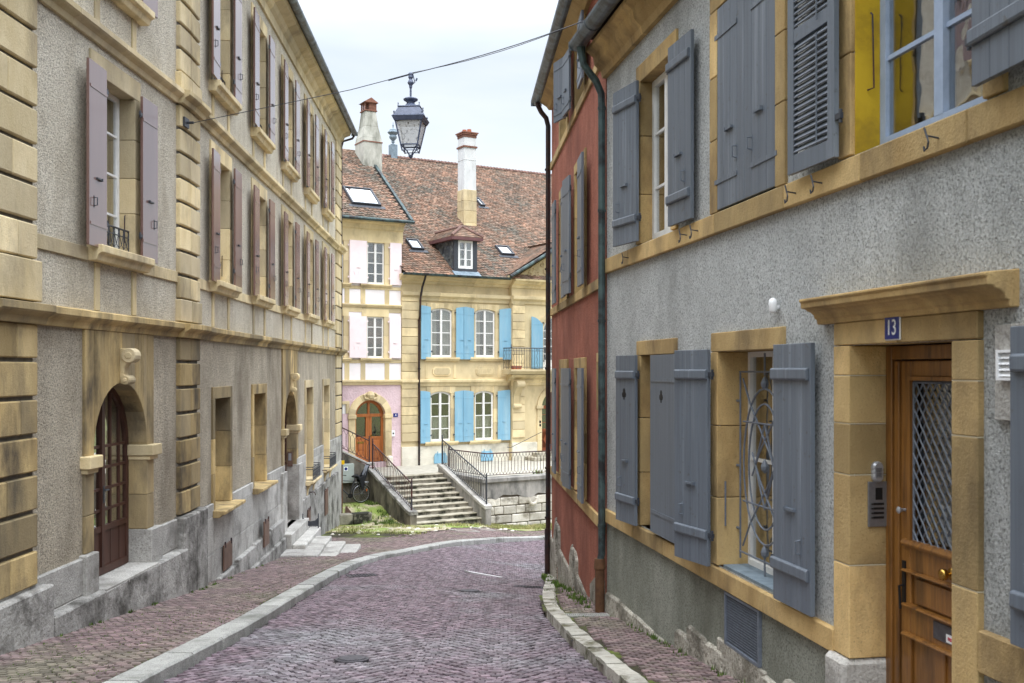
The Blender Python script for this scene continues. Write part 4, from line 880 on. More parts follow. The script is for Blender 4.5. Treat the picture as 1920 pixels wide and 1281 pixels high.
for (a, b) in (WA, WB):
    for z0, z1, zl in ((-1.92,.02,.18),(1.21,3.1,3.26),(4.14,5.12,5.26)):
        window(RH, R2, q2(a), q2(b), z0, z1, .2, rows=3, sw=.14, sn=.03, smat='sandstone_gold', top=zl-z1)
        fa, fb = (.09,.09), (.09,.10)
        if z0 > 4 and a > 16:
            leaf(RH, R2, q2(16.3), .5, 1, z0+.0, z1+.03, .09, .25, 'shutter_gray', 'strap'); continue
        leaf(RH, R2, q2(b), .55, 1, z0+.01, z1, fa[0], fa[1] if a > 16 else .14, 'shutter_gray', 'strap', detail=2); leaf(RH, R2, q2(a), .58, -1, z0+.01, z1, fb[0], fb[1], 'shutter_gray', 'strap', detail=2)
window(RH, R2, q2(13.0), q2(13.3), -.55, .1, .15, rows=1, mf='iron', curtain=None, sw=.1, sn=.03, smat='sandstone_gold', top=.12)
for a, b, z0, z1 in ((18.5,18.95,-3.75,-3.05),(15.85,16.3,-3.55,-3.05)):
    mb = MB(); mb.box(R2, q2(a)+.01, q2(b)-.01, -.12, -.10, z0, z1, .5); f = mb.build('cellar_flap', 'iron', RH)
k = MB()
pts = [(12.8,13.3,-2.70,-3.05),(13.3,14.0,-2.72,-3.0),(14.0,15.8,-3.35,-3.2),(15.62,15.85,-3.0,-2.9),(15.85,16.3,-3.04,-2.95),(16.3,16.6,-2.85,-3.1),(16.6,18.3,-3.35,-3.3),(18.3,18.5,-2.95,-2.9),(18.5,18.95,-3.04,-3.0),(18.95,19.3,-2.8,-3.2),(19.3,20.0,-3.35,-3.35)]
for a, b, z, zz in pts:
    if (a,b) in ((15.85,16.3),(18.5,18.95)): k.fprism(R2, [(q2(a),z),(q2(b),z),(q2(b),z+.14),(q2(a),z+.14)], -.1, .035)
    else: k.fprism(R2, [(q2(a),-5),(q2(b),-5),(q2(b),zz),(q2(a),z)], -.1, .04)
k.build('base_stones', 'base_stone', RH, bevel=.02)
mb = MB(); mould_h(mb, R2, -.1, UE+.05, [(-.02,5.22),(.06,5.22),(.10,5.28),(.22,5.36),(.26,5.42),(-.02,5.42)], 2); mb.build('eaves_cornice', 'sandstone_gold', RH, bevel=.004)
mb = MB()
P = lambda r0: [(.29+r0*math.cos(t), 5.47+r0*math.sin(t)) for t in [math.pi*(1+i/10) for i in range(11)]]
mb.profile(R2, -.1, UE+.3, P(.11)+P(.098)[::-1], .5); mb.box(R2, UE+.29, UE+.30, .18, .40, 5.36, 5.48, .5); mb.build('gutter', 'zinc', RH)
mb = MB(); mb.prism([R2.p(-.1,.29,5.5),R2.p(-.1,-4.5,8.6),R2.p(-.1,-9.3,5.5)],[R2.p(UE+.3,.29,5.5),R2.p(UE+.3,-4.5,8.6),R2.p(UE+.3,-9.3,5.5)]); mb.build('roof', 'tile_under', RH)
mb = MB(); q = UE+.04
mb.tube([R2.p(q,.28,5.38),R2.p(q,.27,5.30),R2.p(q,.21,5.18),R2.p(q,.11,5.06),R2.p(q,.07,4.9),R2.p(q,.07,-3.6)], .05, 8)
for z in (4,2,0,-2,-3): mb.tube([R2.p(q,.08,z),R2.p(q,.08,z+.04)], .058, 8)
mb.build('downpipe', 'pipe_brown', RH); mb = MB(); mb.tube([R2.p(q,.08,-3.2),R2.p(q,.08,-4.3)], .062, 8); mb.build('downpipe_boot', 'pipe_brown', RH)
# ================================================================ THE SQUARE AT THE BEND
M = Fr((-3.86, 41.2), (.8617, .5075), 1)
def pxof(fr, u, n): p = fr.p(u, n); return 960+FP*p[0]/p[1]
def tiles(mb, fr, n0, z0, n1, z1, uA, uB, inside, w_=.17, e=.155, T0=0, T1=None):
    Ls = math.hypot(n1-n0, z1-z0); T1 = T1 or Ls; cn, cz = (n1-n0)/Ls, (z1-z0)/Ls
    P = lambda u, t, h: fr.p(u, n0+cn*t+h*cz, z0+cz*t-h*cn)
    j = 0; t = T0
    while t < T1-.05:
        u = uA-(w_/2 if j % 2 else 0)+random.uniform(-.02,.02)
        while u < uB:
            if inside(u+w_/2, t+e/2):
                a, b = u+.004, u+w_-.004; dt = random.uniform(-.012,.012); h = .030+random.uniform(-.006,.008); tt = random.random()**1.2; tl = random.uniform(-.006,.006)
                ft = [(a,t+.045+dt,h+tl),(a+(b-a)*.25,t+.01+dt,h+tl),(a+(b-a)*.75,t+.01+dt,h-tl),(b,t+.045+dt,h-tl)]
                mb.face([P(*q) for q in ft]+[P(b,t+e*1.25,.004),P(a,t+e*1.25,.004)], tt)
                for q, q2_ in zip(ft, ft[1:]): mb.face([P(*q),P(*q2_),P(q2_[0],q2_[1],q2_[2]-.02),P(q[0],q[1],q[2]-.02)], tt*.6)
            u += w_
        t += e; j += 1
class Plane:
    def __init__(s, fr, n0, z0, n1, z1): s.fr, s.n0, s.z0, s.n1, s.z1 = fr, n0, z0, n1, z1; s.L = math.hypot(n1-n0, z1-z0)
    def hit(s, px, py):     # (u, t) of the roof point on a sight line
        a, b = s.fr.p(0,s.n0,s.z0), s.fr.p(0,s.n1,s.z1); U = Vector((s.fr.d[0],s.fr.d[1],0)); V = Vector(b)-Vector(a); Nn = U.cross(V)
        d = Vector(((px-960)/FP, 1, (HY-py)/FP)); k = Vector(a).dot(Nn)/d.dot(Nn); p = d*k-Vector(a); V.normalize(); return p.dot(U), p.dot(V)
    def P(s, u, t, h=0): cn, cz = (s.n1-s.n0)/s.L, (s.z1-s.z0)/s.L; return s.fr.p(u, s.n0+cn*t+h*cz, s.z0+cz*t-h*cn)
    def box(s, mb, u0, u1, t0, t1, h0, h1, tt=.5, m=0): mb.hexa([s.P(u0,t0,h0),s.P(u1,t0,h0),s.P(u1,t1,h0),s.P(u0,t1,h0),s.P(u0,t0,h1),s.P(u1,t0,h1),s.P(u1,t1,h1),s.P(u0,t1,h1)], tt, m)
    def nz(s, u, t): return s.n0+(s.n1-s.n0)*t/s.L, s.z0+(s.z1-s.z0)*t/s.L
ux = M.ux; zy = M.zy
MH = thing('mansion', 'ochre sandstone mansion with light blue shutters, balcony and big tiled roof facing down the street', 'house', M.p(2, 0, -3.95))
PH = thing('pink_house', 'narrow pink and white house with stone bands, pale pink shutters and wooden arched door', 'house', M.p(-4, 0, -3.95))
TZ = -3.95
# ---- mansion walls
uL, uB, uR = ux(752), ux(954), 14.0
BC = ux(1040,.25); uB2 = 2*BC-uB
wins = [(808,847.5,578,670,1),(891,928,580,670,1),(807,845,734,827.5,0),(890,925,733,825,0)]
WR = [(ux(a),ux(b),zy((a+b)/2,d),zy((a+b)/2,c)) for a,b,c,d,_ in wins]
ZE = zy(850, 517, .45)   # eaves
mb = MB(); wall(mb, M, uL, uB, TZ-1, ZE-.1, WR); wall(mb, M, uB2, uR, TZ-1, ZE-.1)
for u0, u1 in ((uB,uB),(uB2,uB2)): mb.face([M.p(u0,0,TZ-1),M.p(u0,.25,TZ-1),M.p(u0,.25,ZE),M.p(u0,0,ZE)], .5)
bal = (BC-.62, BC+.62, zy(1018,693,.25), zy(1020,594,.25)); prt = (BC-.70, BC+.70, TZ+.35, zy(1025,738,.25)+.1)
wall(mb, M, uB, uB2, TZ-1, ZE-.1, [bal, prt], n=.25)
for p, q in (((uR,0),(uR,-12)),((uR,-12),(uL,-12)),((uL,-12),(uL,0))): mb.face([M.p(*p,TZ-1),M.p(*q,TZ-1),M.p(*q,ZE),M.p(*p,ZE)], .5)
mb.build('wall', 'ashlar_pale', MH)
# ashlar coursing: thin stones standing a little proud
mb = MB(); z = TZ+.98; rows = []
while z < ZE-1.0: rows.append(z); z += .36
occ = [(a-.30,b+.30,c-.35,d+.32) for a,b,c,d in WR]
for z in rows: 
    mb.box(M, uL+.0, ux(783)-.0, -.02, .09, z+.008, z+.352)
    for a in (uB+.02,): mb.box(M, a, a+.62, .2, .31, z+.008, z+.352); mb.box(M, uB2-.64, uB2-.02, .2, .31, z+.008, z+.352)
mb.build('quoin_pilaster', 'ashlar_pale', MH, bevel=.015)
def band(fr, u0, u1, prof, name, mt, par, w_=1.6): mb = MB(); mould_h(mb, fr, u0, u1, prof, w_); return mb.build(name, mt, par, bevel=.004)
def zz(px, py, n=0): return zy(px, py, n)
for (n_, a, b) in ((0,uL-.02,uB),(.25,uB-.03,uB2+.03),(0,uB2,uR)):
    zc1, zc0 = zy(850,551), zy(850,566); band(M, a, b, [(n_-.02,zc0),(n_+.06,zc0),(n_+.09,zc0+.12),(n_+.2,zc0+.2),(n_+.22,zc1),(n_-.02,zc1+.02)], 'string_course', 'ashlar_pale', MH)
    zc1, zc0 = zy(850,712), zy(850,724); band(M, a, b, [(n_-.02,zc0),(n_+.05,zc0),(n_+.08,zc0+.1),(n_+.16,zc0+.18),(n_+.16,zc1),(n_-.02,zc1+.02)], 'string_course', 'ashlar_pale', MH)
    z1 = ZE; band(M, a-.1*(n_==0 and a<0), b, [(n_-.02,z1-.36),(n_+.06,z1-.36),(n_+.09,z1-.26),(n_+.22,z1-.2),(n_+.30,z1-.1),(n_+.38,z1-.08),(n_+.40,z1),(n_-.02,z1)], 'eaves_cornice', 'ashlar_pale', MH)
mb = MB(); zp = TZ+.62
for a, b, n_ in ((uL,ux(783),.10),(ux(784),uB,.05),(uB,prt[0]-.25,.33),(prt[1]+.25,uB2,.33),(uB2,uR,.05)):
    blocks_h(mb, M, a, b, -.05, n_, TZ-1.2, TZ+.28, 1.3); blocks_h(mb, M, a, b, -.05, n_-.01, TZ+.28, zp+.15, 1.3)
mb.build('plinth', 'plinth_paint', MH, bevel=.01)
# windows with segmental heads, blue shutters
for i, (a, b, c, d) in enumerate(WR):
    wo = window(MH, M, a, b, c, d, .10, rows=4, arc=.10, sw=.20, sn=.04, smat='ashlar_pale', top=.2, curtain='sides' if i < 2 else 'low', sill=(.16,.16,.30), fw=.07, h=.7, mw=.035)
lv = [(784.7,804.6),(854,870),(867,888),(935,959.5)]
for lo, (y0, y1) in ((0,(576,674)),(1,(732,828))):
    prs = [(WR[lo*2][0]-.06,-1),(WR[lo*2][1]+.14,1),(WR[lo*2+1][0]-.12,-1),(WR[lo*2+1][1]+.16,1)]
    for k, (u_, sg) in enumerate(prs):
        w_ = [.46,.52,.52,.58][k]; zc = zy(870, y1); zt = zy(870, y0)
        leaf(MH, M, u_, w_, sg, zc, zt, .09, .12+.02*k, 'shutter_blue', 'strap', arch=.06)
# aprons with cartouches
for a, b in ((811,845),(892,926)):
    mb = MB(); u0, u1, z0, z1 = ux(a), ux(b), zy(828,705), zy(828,688); c_ = .09
    o = [(u0+c_,z0),(u1-c_,z0),(u1-c_*.5,z0+c_*.6),(u1,z0+c_),(u1,z1-c_),(u1-c_*.5,z1-c_*.6),(u1-c_,z1),(u0+c_,z1),(u0+c_*.5,z1-c_*.6),(u0,z1-c_),(u0,z0+c_),(u0+c_*.5,z0+c_*.6)]
    mb.fprism(M, o, -.02, .035); mb.fprism(M, [(u0+(x-u0)*.86+(u1-u0)*.07, z0+(z-z0)*.72+(z1-z0)*.14) for x,z in o], .02, .05); mb.build('cartouche_panel', 'ashlar_pale', MH, bevel=.008)
for a in (850, 934, 797):
    mb = MB(); mb.box(M, ux(a), ux(a)+.12, -.02, .02, zy(850,709), zy(850,684)); mb.build('apron_strip', 'ashlar_pale', MH)
# balcony door, balcony, portal
wb = window(MH, Fr(M.p(0,.25)[:2], M.d, 1), bal[0], bal[1], bal[2], bal[3], .12, rows=4, arc=.62, sw=.28, sn=.05, smat='ashlar_pale', top=.32, curtain=None, fw=.07, mw=.035, base=.35, ring='ashlar_pale')
F25 = Fr(M.p(0,.25)[:2], M.d, 1)
leaf(MH, F25, bal[0]-.06, .62, -1, bal[2]+.05, bal[3]-.02, .07, .12, 'shutter_blue', 'strap', arch=.34); leaf(MH, F25, bal[1]+.06, .62, 1, bal[2]+.05, bal[3]-.02, .07, .12, 'shutter_blue', 'strap', arch=.34)
zb = bal[2]; b0, b1 = ux(958,1.0), 2*BC-ux(958,1.0)
mb = MB(); mb.profile(M, b0, b1, [(.2,zb-.20),(.85,zb-.20),(.92,zb-.12),(1.0,zb-.08),(1.0,zb),(.2,zb)]); BA = mb.build('balcony_slab', 'ashlar_pale', MH, bevel=.01)
mb = MB(); zt = zb+.92
for a, b in (((b0+.05,.28),(b0+.05,.95)),((b0+.05,.95),(b1-.05,.95)),((b1-.05,.95),(b1-.05,.28))):
    for z, r_ in ((zt,.022),(zt-.12,.010),(zb+.10,.012)): mb.tube([M.p(*a,z),M.p(*b,z)], r_, 5)
    L_ = math.hypot(a[0]-b[0],a[1]-b[1]); k = round(L_/.13)
    for i in range(k+1):
        u, n_ = a[0]+(b[0]-a[0])*i/k, a[1]+(b[1]-a[1])*i/k
        if i % 3 == 1: mb.tube([M.p(u+.018*math.sin(j*1.57),n_,zb+.1+(zt-zb-.1)*j/12) for j in range(13)], .009, 4)
        else: mb.tube([M.p(u,n_,zb+.02),M.p(u,n_,zt)], .009, 4)
for u in (b0+.05, b1-.05): mb.lathe(M.p(u,.95,zt), [(.02,0),(.035,.04),(.012,.08),(.03,.12),(.002,.16)], 8)
mb.build('balcony_railing', 'iron', BA)
for u in (ux(966,.5), 2*BC-ux(966,.5)-.34):
    mb = MB(); z1 = zb-.72+.0; zt_ = zb-.5; zq = zy(975,764,.3)
    mb.profile(M, u, u+.34, [(.25,zq),(.42,zq),(.44,zq+.08),(.36,zq+.2),(.40,zq+.5),(.62,zt_-.25),(.72,zt_-.1),(.72,zt_+.02),(.25,zt_+.02)])
    for n_, z, r_ in ((.62,zt_-.13,.15),(.40,zq+.06,.09)): mb.prism([M.p(u-.03,n_+r_*math.cos(t),z+r_*math.sin(t)) for t in [2*math.pi*j/14 for j in range(14)]],[M.p(u+.37,n_+r_*math.cos(t),z+r_*math.sin(t)) for t in [2*math.pi*j/14 for j in range(14)]])
    mb.build('scroll_bracket', 'ashlar_pale', MH, bevel=.01)
band(M, b0+.25, b1-.25, [(.2,zb-.5),(.3,zb-.5),(.32,zb-.45),(.62,zb-.32),(.7,zb-.22),(.2,zb-.22)], 'balcony_moulding', 'ashlar_pale', MH)
zs = prt[3]-.70
pd = window(MH, F25, prt[0], prt[1], prt[2], prt[3], .28, mf='wood_red', rows=3, arc=.70, sw=.24, sn=.06, smat='ashlar_pale', top=.14, curtain=None, fw=.10, base=.9, name='door', bars=1, ring='ashlar_pale')
mb = MB()
for s_ in (-1,1):
    c = BC+s_*.33; mb.box(F25, c-.24, c+.24, -.26, -.235, prt[2]+.1, prt[2]+.85, .3); zc = prt[2]+.48; mb.fprism(F25, [(c,zc-.22),(c+.14,zc),(c,zc+.22),(c-.14,zc)], -.235, -.21, .9)
mb.box(F25, prt[0]+.05, prt[1]-.05, -.27, -.19, zs-.08, zs+.06, .4); mb.build('door_panel', 'wood_red', pd, bevel=.005)
mb = MB()
for a in (prt[0]-.3, prt[1]-.04): mb.box(F25, a, a+.34, -.25, .12, zs-.06, zs+.08)
mb.build('impost', 'ashlar_pale', MH, bevel=.01)
mb = MB(); mb.box(F25, prt[0]-.14, prt[0]-.06, .06, .08, -2.35, -2.25, .5); mb.box(F25, prt[0]-.14, prt[0]-.06, .06, .08, -2.5, -2.4, .5); mb.build('doorbell', 'black', MH)
mb = MB(); mb.tube([M.p(prt[0]-.1,.42,-2.75),M.p(ux(955,.5),.62,-3.35)], .015, 5); mb.tube([M.p(ux(955,.5),.62,-3.35),M.p(ux(955,.5),.3,-3.35)], .015,5); mb.build('handrail', 'iron', MH)
SS = thing('portal_steps', 'weathered stone steps under the balcony of the ochre mansion', 'steps', M.p(BC,.9,TZ))
for i in range(2):
    mb = MB(); e_ = .9-.35*i; blocks_h(mb, M, prt[0]-e_, prt[1]+e_, .33, .75+.36*(1-i), TZ, TZ+.16*(i+1)+.0, 1.1); mb.build('step', 'step_top', SS, bevel=.015)
fp = MB(); u = ux(968,.7); c_ = [(u-.22,.62),(u+.22,.62),(u+.22,.82),(u-.22,.82)]
fp.prism([M.p(a+(.04 if a<u else -.04),b,zb+.005) for a,b in c_],[M.p(a,b,zb+.16) for a,b in c_]); fp.build('flower_pot', 'terracotta'); tag(bpy.data.objects['flower_pot'], 'terracotta trough standing on the balcony floor of the ochre mansion', 'flower pot')
# rainwater pipe, cellar hatches
mb = MB(); q = ux(789,.12); mb.tube([M.p(q+.05,.5,ZE-.05),M.p(q+.05,.4,ZE-.2),M.p(q+.0,.28,ZE-.5),M.p(q-.08,.26,zy(789,560)),M.p(q-.08,.22,2.2),M.p(q-.08,.13,2.0),M.p(q-.08,.13,TZ)], .045, 8)
for z in (2,0,-1.5,-3): mb.tube([M.p(q-.08,.13,z),M.p(q-.08,.13,z+.06)], .06, 8)
mb.build('downpipe', 'pipe_brown', MH)
for px in (826, 913):
    mb = MB(); u = ux(px,.08); hw = .30; z0 = TZ+.03
    mb.fprism(M, [(u-hw,z0),(u+hw,z0),(u+hw,z0+.28),(u+hw*.8,z0+.42),(u-hw*.8,z0+.42),(u-hw,z0+.28)], .05, .11); h_ = mb.build('cellar_hatch', 'shutter_blue', MH, bevel=.008)
    k = MB()
    for s_ in (-.5,.5): k.tube([M.p(u+hw*s_,.12,z0+.36),M.p(u+hw*s_,.12,z0+.50)], .025, 6)
    k.build('hinge', 'shutter_blue', h_)
# ---- mansion roof
nE = .48; nr = -9.2; ur = ux(717, nr); zr = zy(717, 292, nr); zr2 = zy(1028, 323, nr)
RP = Plane(M, nE, ZE+.04, nr, zr)
uEL = uL-.05
def in_m(u, t):
    k = t/RP.L
    if u < uEL - 0*k and u > -30:
        lim = ur - 6.0*(1-k); return u > lim and t > tb_
    return True
kt = (nE+.2)/(nE-nr); tb_ = RP.L*kt
mb = MB(); mb.face([RP.P(uL-.05,0),RP.P(uR,0),RP.P(uR,RP.L),RP.P(ur,RP.L),RP.P(ur-6*(1-kt),tb_),RP.P(uL-.05,tb_)], .5); mb.face([M.p(uR,nr,zr),M.p(uR,-19,ZE),M.p(ur-6,-19,ZE),M.p(ur,nr,zr)], .5); mb.face([M.p(ur,nr,zr),RP.P(ur-6*(1-kt),tb_),M.p(ur-6,-19,ZE)], .5)
RO = mb.build('roof', 'tile_under', MH)
mb = MB(); tiles(mb, M, nE+.06, ZE+.0, nr, zr, ur-6, uR-.1, in_m); mb.build('roof_tiles', 'tile', RO)
mb = MB(); k = 60
for i in range(k):
    u = ur+(uR-ur)*i/k; mb.prism([M.p(u,nr+.14*math.cos(t),zr-.03+.13*math.sin(t)) for t in [math.pi*j/6 for j in range(7)]],[M.p(u+(uR-ur)/k+.03,nr+.12*math.cos(t),zr-.05+.12*math.sin(t)) for t in [math.pi*j/6 for j in range(7)]])
for i in range(30):
    f0, f1 = i/30, (i+1.1)/30; a = Vector(M.p(ur,nr,zr)); b = Vector(RP.P(ur-6*(1-kt),tb_)); p, q = a.lerp(b,f0), a.lerp(b,f1); mb.tube([p,q], .12, 6, t=random.random())
mb.build('ridge_tiles', 'ridge_tile', RO)
mb = MB(); Pg = lambda r0: [(nE+.09+r0*math.cos(t), ZE+.02+r0*math.sin(t)) for t in [math.pi*(1+i/8) for i in range(9)]]
mb.profile(M, uL-.15, ux(955,.5), Pg(.09)+Pg(.078)[::-1], .5); mb.profile(M, uB2, uR, Pg(.09)+Pg(.078)[::-1], .5); mb.build('gutter', 'zinc_green', MH)
# pediment
zA = ZE+.02; apx = zA+(BC-uB+.3)*.62; a0, a1 = uB-.35, uB2+.35
mb = MB(); mb.fprism(M, [(uB,ZE-.02),(uB2,ZE-.02),(BC,apx-.28)], -.1, .25); mb.build('pediment', 'ashlar_pale', MH)
mb = MB()
for s_, e_ in ((-1,a0),(1,a1)):
    mb.prism([M.p(e_,.1,zA-.02),M.p(e_,.62,zA-.02),M.p(e_,.70,zA+.1),M.p(e_,.1,zA+.1)],[M.p(BC,.1,apx-.12),M.p(BC,.62,apx-.12),M.p(BC,.70,apx),M.p(BC,.1,apx)])
mb.build('raking_cornice', 'ashlar_pale', MH, bevel=.01)
mb = MB(); n_back = nE-(apx-ZE)/(zr-ZE)*(nE-nr)
for e_ in (a0,a1):
    mb.face([M.p(e_,.72,zA+.12),M.p(BC,.72,apx+.03),M.p(BC,n_back-.3,apx+.03),M.p(e_,nE-.15,zA+.12)], .5)
pr = mb.build('pediment_roof', 'tile_under', MH)
mb = MB(); Lg = math.hypot(BC-a0, apx-zA); 
for s_, e_ in ((1,a0),(-1,a1)):
    t = 0
    while t < Lg:
        k = t/Lg; n_ = .68
        while n_ > nE-.2-(k)*(nE-n_back):
            U = lambda tt, nn, h: M.p(e_+s_*(BC-a0)*tt/Lg - s_*h*.5, nn, zA+.13+(apx-zA)*tt/Lg+h*.85)
            mb.face([U(t,n_,.03),U(t,n_-.165,.03),U(t+.18,n_-.165,.004),U(t+.18,n_,.004)]); mb.face([U(t,n_,.03),U(t,n_-.165,.03),U(t,n_-.165,.0),U(t,n_,.0)], .2)
            n_ -= .17
        t += .155
mb.build('roof_tiles', 'tile', pr)
mb = MB(); mb.tube([M.p(a0-.02,.80,zA+.04),M.p(BC,.80,apx-.02)], .075, 8); mb.tube([M.p(a1+.02,.80,zA+.04),M.p(BC,.80,apx-.02)], .075, 8); mb.build('gutter', 'zinc_green', MH)
mb = MB(); mb.prism([M.p(a0-.05,nE,ZE+.12),M.p(a0+.22,nE,ZE+.16),M.p(a0+.22,nE,ZE+.12)],[M.p(BC-.15,n_back,apx+.02),M.p(BC+.05,n_back,apx+.08),M.p(BC+.05,n_back,apx+.02)]); mb.build('valley_flashing', 'lead_gray', MH)
mb = MB(); random.seed(5)     # carved relief: scrolling foliage
for i in range(26):
    u = BC+random.uniform(-1.0,1.0)*1.6; lim = (1-abs(u-BC)/(BC-uB))*(apx-ZE-.4)
    if lim < .15: continue
    z = ZE+.12+random.uniform(0,.75)*lim; r0 = random.uniform(.07,.15); d_ = random.choice((-1,1)); a_ = random.uniform(0,6.3)
    mb.tube([M.p(u+r0*(1-j/16)*math.cos(a_+d_*j*.62),.27,z+r0*(1-j/16)*math.sin(a_+d_*j*.62)) for j in range(13)], [.035*(1-j/18) for j in range(13)], 5)
mb.tube([M.p(BC,.25,ZE+.15),M.p(BC,.33,ZE+.2),M.p(BC,.36,ZE+.5),M.p(BC,.3,ZE+.8)], [.12,.2,.22,.06], 10)
mb.tube([M.p(BC-1.6,.25,ZE+.1),M.p(BC+1.6,.25,ZE+.1)], .04, 5)
mb.build('carved_relief', 'ashlar_pale', MH)
random.seed(11)
# skylights
def skylight(par, PL, x0, y0, x1, y1, name='skylight'):
    u0, t0 = PL.hit(x0, y1); u1, t1 = PL.hit(x1, y0)[0], PL.hit((x0+x1)/2, y0)[1]; t0 = PL.hit((x0+x1)/2, y1)[1]
    u0, u1 = PL.hit(x0, (y0+y1)/2)[0], PL.hit(x1, (y0+y1)/2)[0]
    mb = MB(); f = .07
    for a, b, c, d in ((u0,u0+f,t0,t1),(u1-f,u1,t0,t1),(u0+f,u1-f,t0,t0+f),(u0+f,u1-f,t1-f,t1)): PL.box(mb, a, b, c, d, 0, .14)
    PL.box(mb, u0-.15, u1+.15, t0-.2, t0, 0, .05)
    o = mb.build(name, 'iron', par, bevel=.008); g = MB(); PL.box(g, u0+f, u1-f, t0+f, t1-f, .08, .10); g.build('pane', 'roof_glass', o)
skylight(RO, RP, 766, 453, 788, 470); skylight(RO, RP, 934, 465, 957, 480); skylight(RO, RP, 895, 375, 903, 388)
# big chimney
u_, t_ = RP.hit(884, 424); n_, z_ = RP.nz(u_, t_); cw = .335
zf = lambda y: (HY-y)/FP*M.p(u_, n_)[1]
mb = MB(); uc = u_-.06; nc = n_-cw
bb = [(uc-cw,uc+cw,nc-cw,nc+cw)]
a, b, c, d = bb[0]
CH = MB(); blocks_v(CH, M, a, b, c, d, z_-.9, zf(356), .55); ch = CH.build('chimney', 'sandstone', MH, bevel=.01)
k = MB(); k.box(M, a+.02, b-.02, c+.02, d-.02, zf(356), zf(258)); k.box(M, a+.01,b-.01,c+.01,d-.01, zf(300)-.01, zf(300)+.01); k.build('shaft', 'chimney_white', ch)
k = MB(); k.box(M, a-.03,b+.03,c-.03,d+.03, zf(277), zf(274)); k.box(M, a+.0,b-.0,c+.0,d-.0, zf(258), zf(253)); k.box(M, a-.03,b+.03,c-.03,d+.03, zf(253), zf(250)); k.box(M, a-.07,b+.07,c-.07,d+.07, zf(250), zf(248)); k.build('brick_collar', 'brick', ch)
for du in (-.13,.12):
    k = MB(); k.tube([M.p(uc+du,nc,zf(248)),M.p(uc+du,nc,zf(240 if du>0 else 242))], [.12,.10], 10); k.build('chimney_pot', 'terracotta', ch)
# dormer
u_, t_ = RP.hit(872, 512); nf, zf0 = RP.nz(u_, t_); d0, d1 = ux(852,nf), ux(893,nf); zt = zy(872,447,nf); zb_ = zf0-.1
DM = MB(); slope = (zr-ZE)/(nE-nr); back = nf-(zt-zf0)/slope
for u0 in (d0, d1):     # slate cheeks: small overlapping slates
    s_ = -1 if u0 == d0 else 1; z = zb_; j = 0
    while z < zt-.02:
        ns = nf; nb = nf-(z-zf0)/slope-.1; x = ns+.0-(j%2)*.09
        while x > nb:
            DM.hexa([M.p(u0+s_*h,nn,z_) for z_ in (z,z+.16) for h,nn in ((.02 if z_==z else .008,x-.004),(.02 if z_==z else .008,x-.17),(-.03,x-.17),(-.03,x-.004))]); x -= .18
        z += .14; j += 1
dm = DM.build('dormer', 'slate', MH)
wd0, wd1, wz0, wz1 = d0+.17, d1-.17, zy(872,504,nf), zt-.10
k = MB()
for a, b, c, d in ((d0-.03,wd0,zb_,zt),(wd1,d1+.03,zb_,zt),(wd0,wd1,wz1,zt),(wd0,wd1,zb_,wz0)): k.box(M, a, b, nf-.06, nf+.02, c, d, .5)
k.build('dormer_front', 'iron', dm); 
NF = Fr(M.p(0,nf)[:2], M.d, 1)
window(MH, NF, wd0, wd1, wz0, wz1, .05, rows=3, surr=False, fw=.09, curtain='sides', name='dormer_window')
k = MB(); ov = .22; ea, eb, ec = d0-ov, d1+ov, nf+ov; um = (d0+d1)/2; hz = zt+.52; bk = back-1.0
k.prism([M.p(ea,ec,zt-.10),M.p(eb,ec,zt-.10),M.p(eb,bk+.6,zt-.10),M.p(ea,bk+.6,zt-.10)],[M.p(ea,ec,zt+.03),M.p(eb,ec,zt+.03),M.p(eb,bk+.6,zt+.03),M.p(ea,bk+.6,zt+.03)], .5); k.build('dormer_eaves', 'maroon_paint', dm)
k = MB(); rf = nf-.35
def tri_tiles(A, B, C_, D_, kk, jj):    # strips of tiles on a quad A-B (eave) to D-C (top)
    for j in range(jj):
        for i in range(kk):
            f = lambda x, y: (Vector(A).lerp(Vector(B),x)).lerp(Vector(D_).lerp(Vector(C_),x), y)
            x0, x1 = i/kk, (i+1)/kk; y0, y1 = j/jj, (j+1.15)/jj; up = Vector((0,0,.035)); t = random.random()
            k.face([f(x0+.01/kk,y0)+up,f(x1-.01/kk,y0)+up,f(x1,y1),f(x0,y1)], t); k.face([f(x0,y0)+up,f(x1,y0)+up,f(x1,y0),f(x0,y0)], t*.4)
zq = zt+.03
tri_tiles(M.p(ea,ec,zq),M.p(eb,ec,zq),M.p(um+.02,rf,hz),M.p(um-.02,rf,hz),7,6)
tri_tiles(M.p(ea,bk,zq),M.p(ea,ec,zq),M.p(um,rf,hz),M.p(um,bk-.3,hz),16,6); tri_tiles(M.p(eb,ec,zq),M.p(eb,bk,zq),M.p(um,bk-.3,hz),M.p(um,rf,hz),16,6)
k.build('dormer_roof', 'tile', dm)
k = MB(); k.tube([M.p(um,bk-.3,hz+.02),M.p(um,rf,hz+.02)], .09, 7); k.tube([M.p(um,rf,hz+.02),M.p(ea,ec,zq+.04)], .07, 7); k.tube([M.p(um,rf,hz+.02),M.p(eb,ec,zq+.04)], .07, 7); k.build('ridge_tiles', 'ridge_tile', dm)
k = MB(); RP.box(k, d0-.1, d1+.1, t_-.35, t_+.05, 0, .06); k.build('flashing', 'lead_gray', dm)
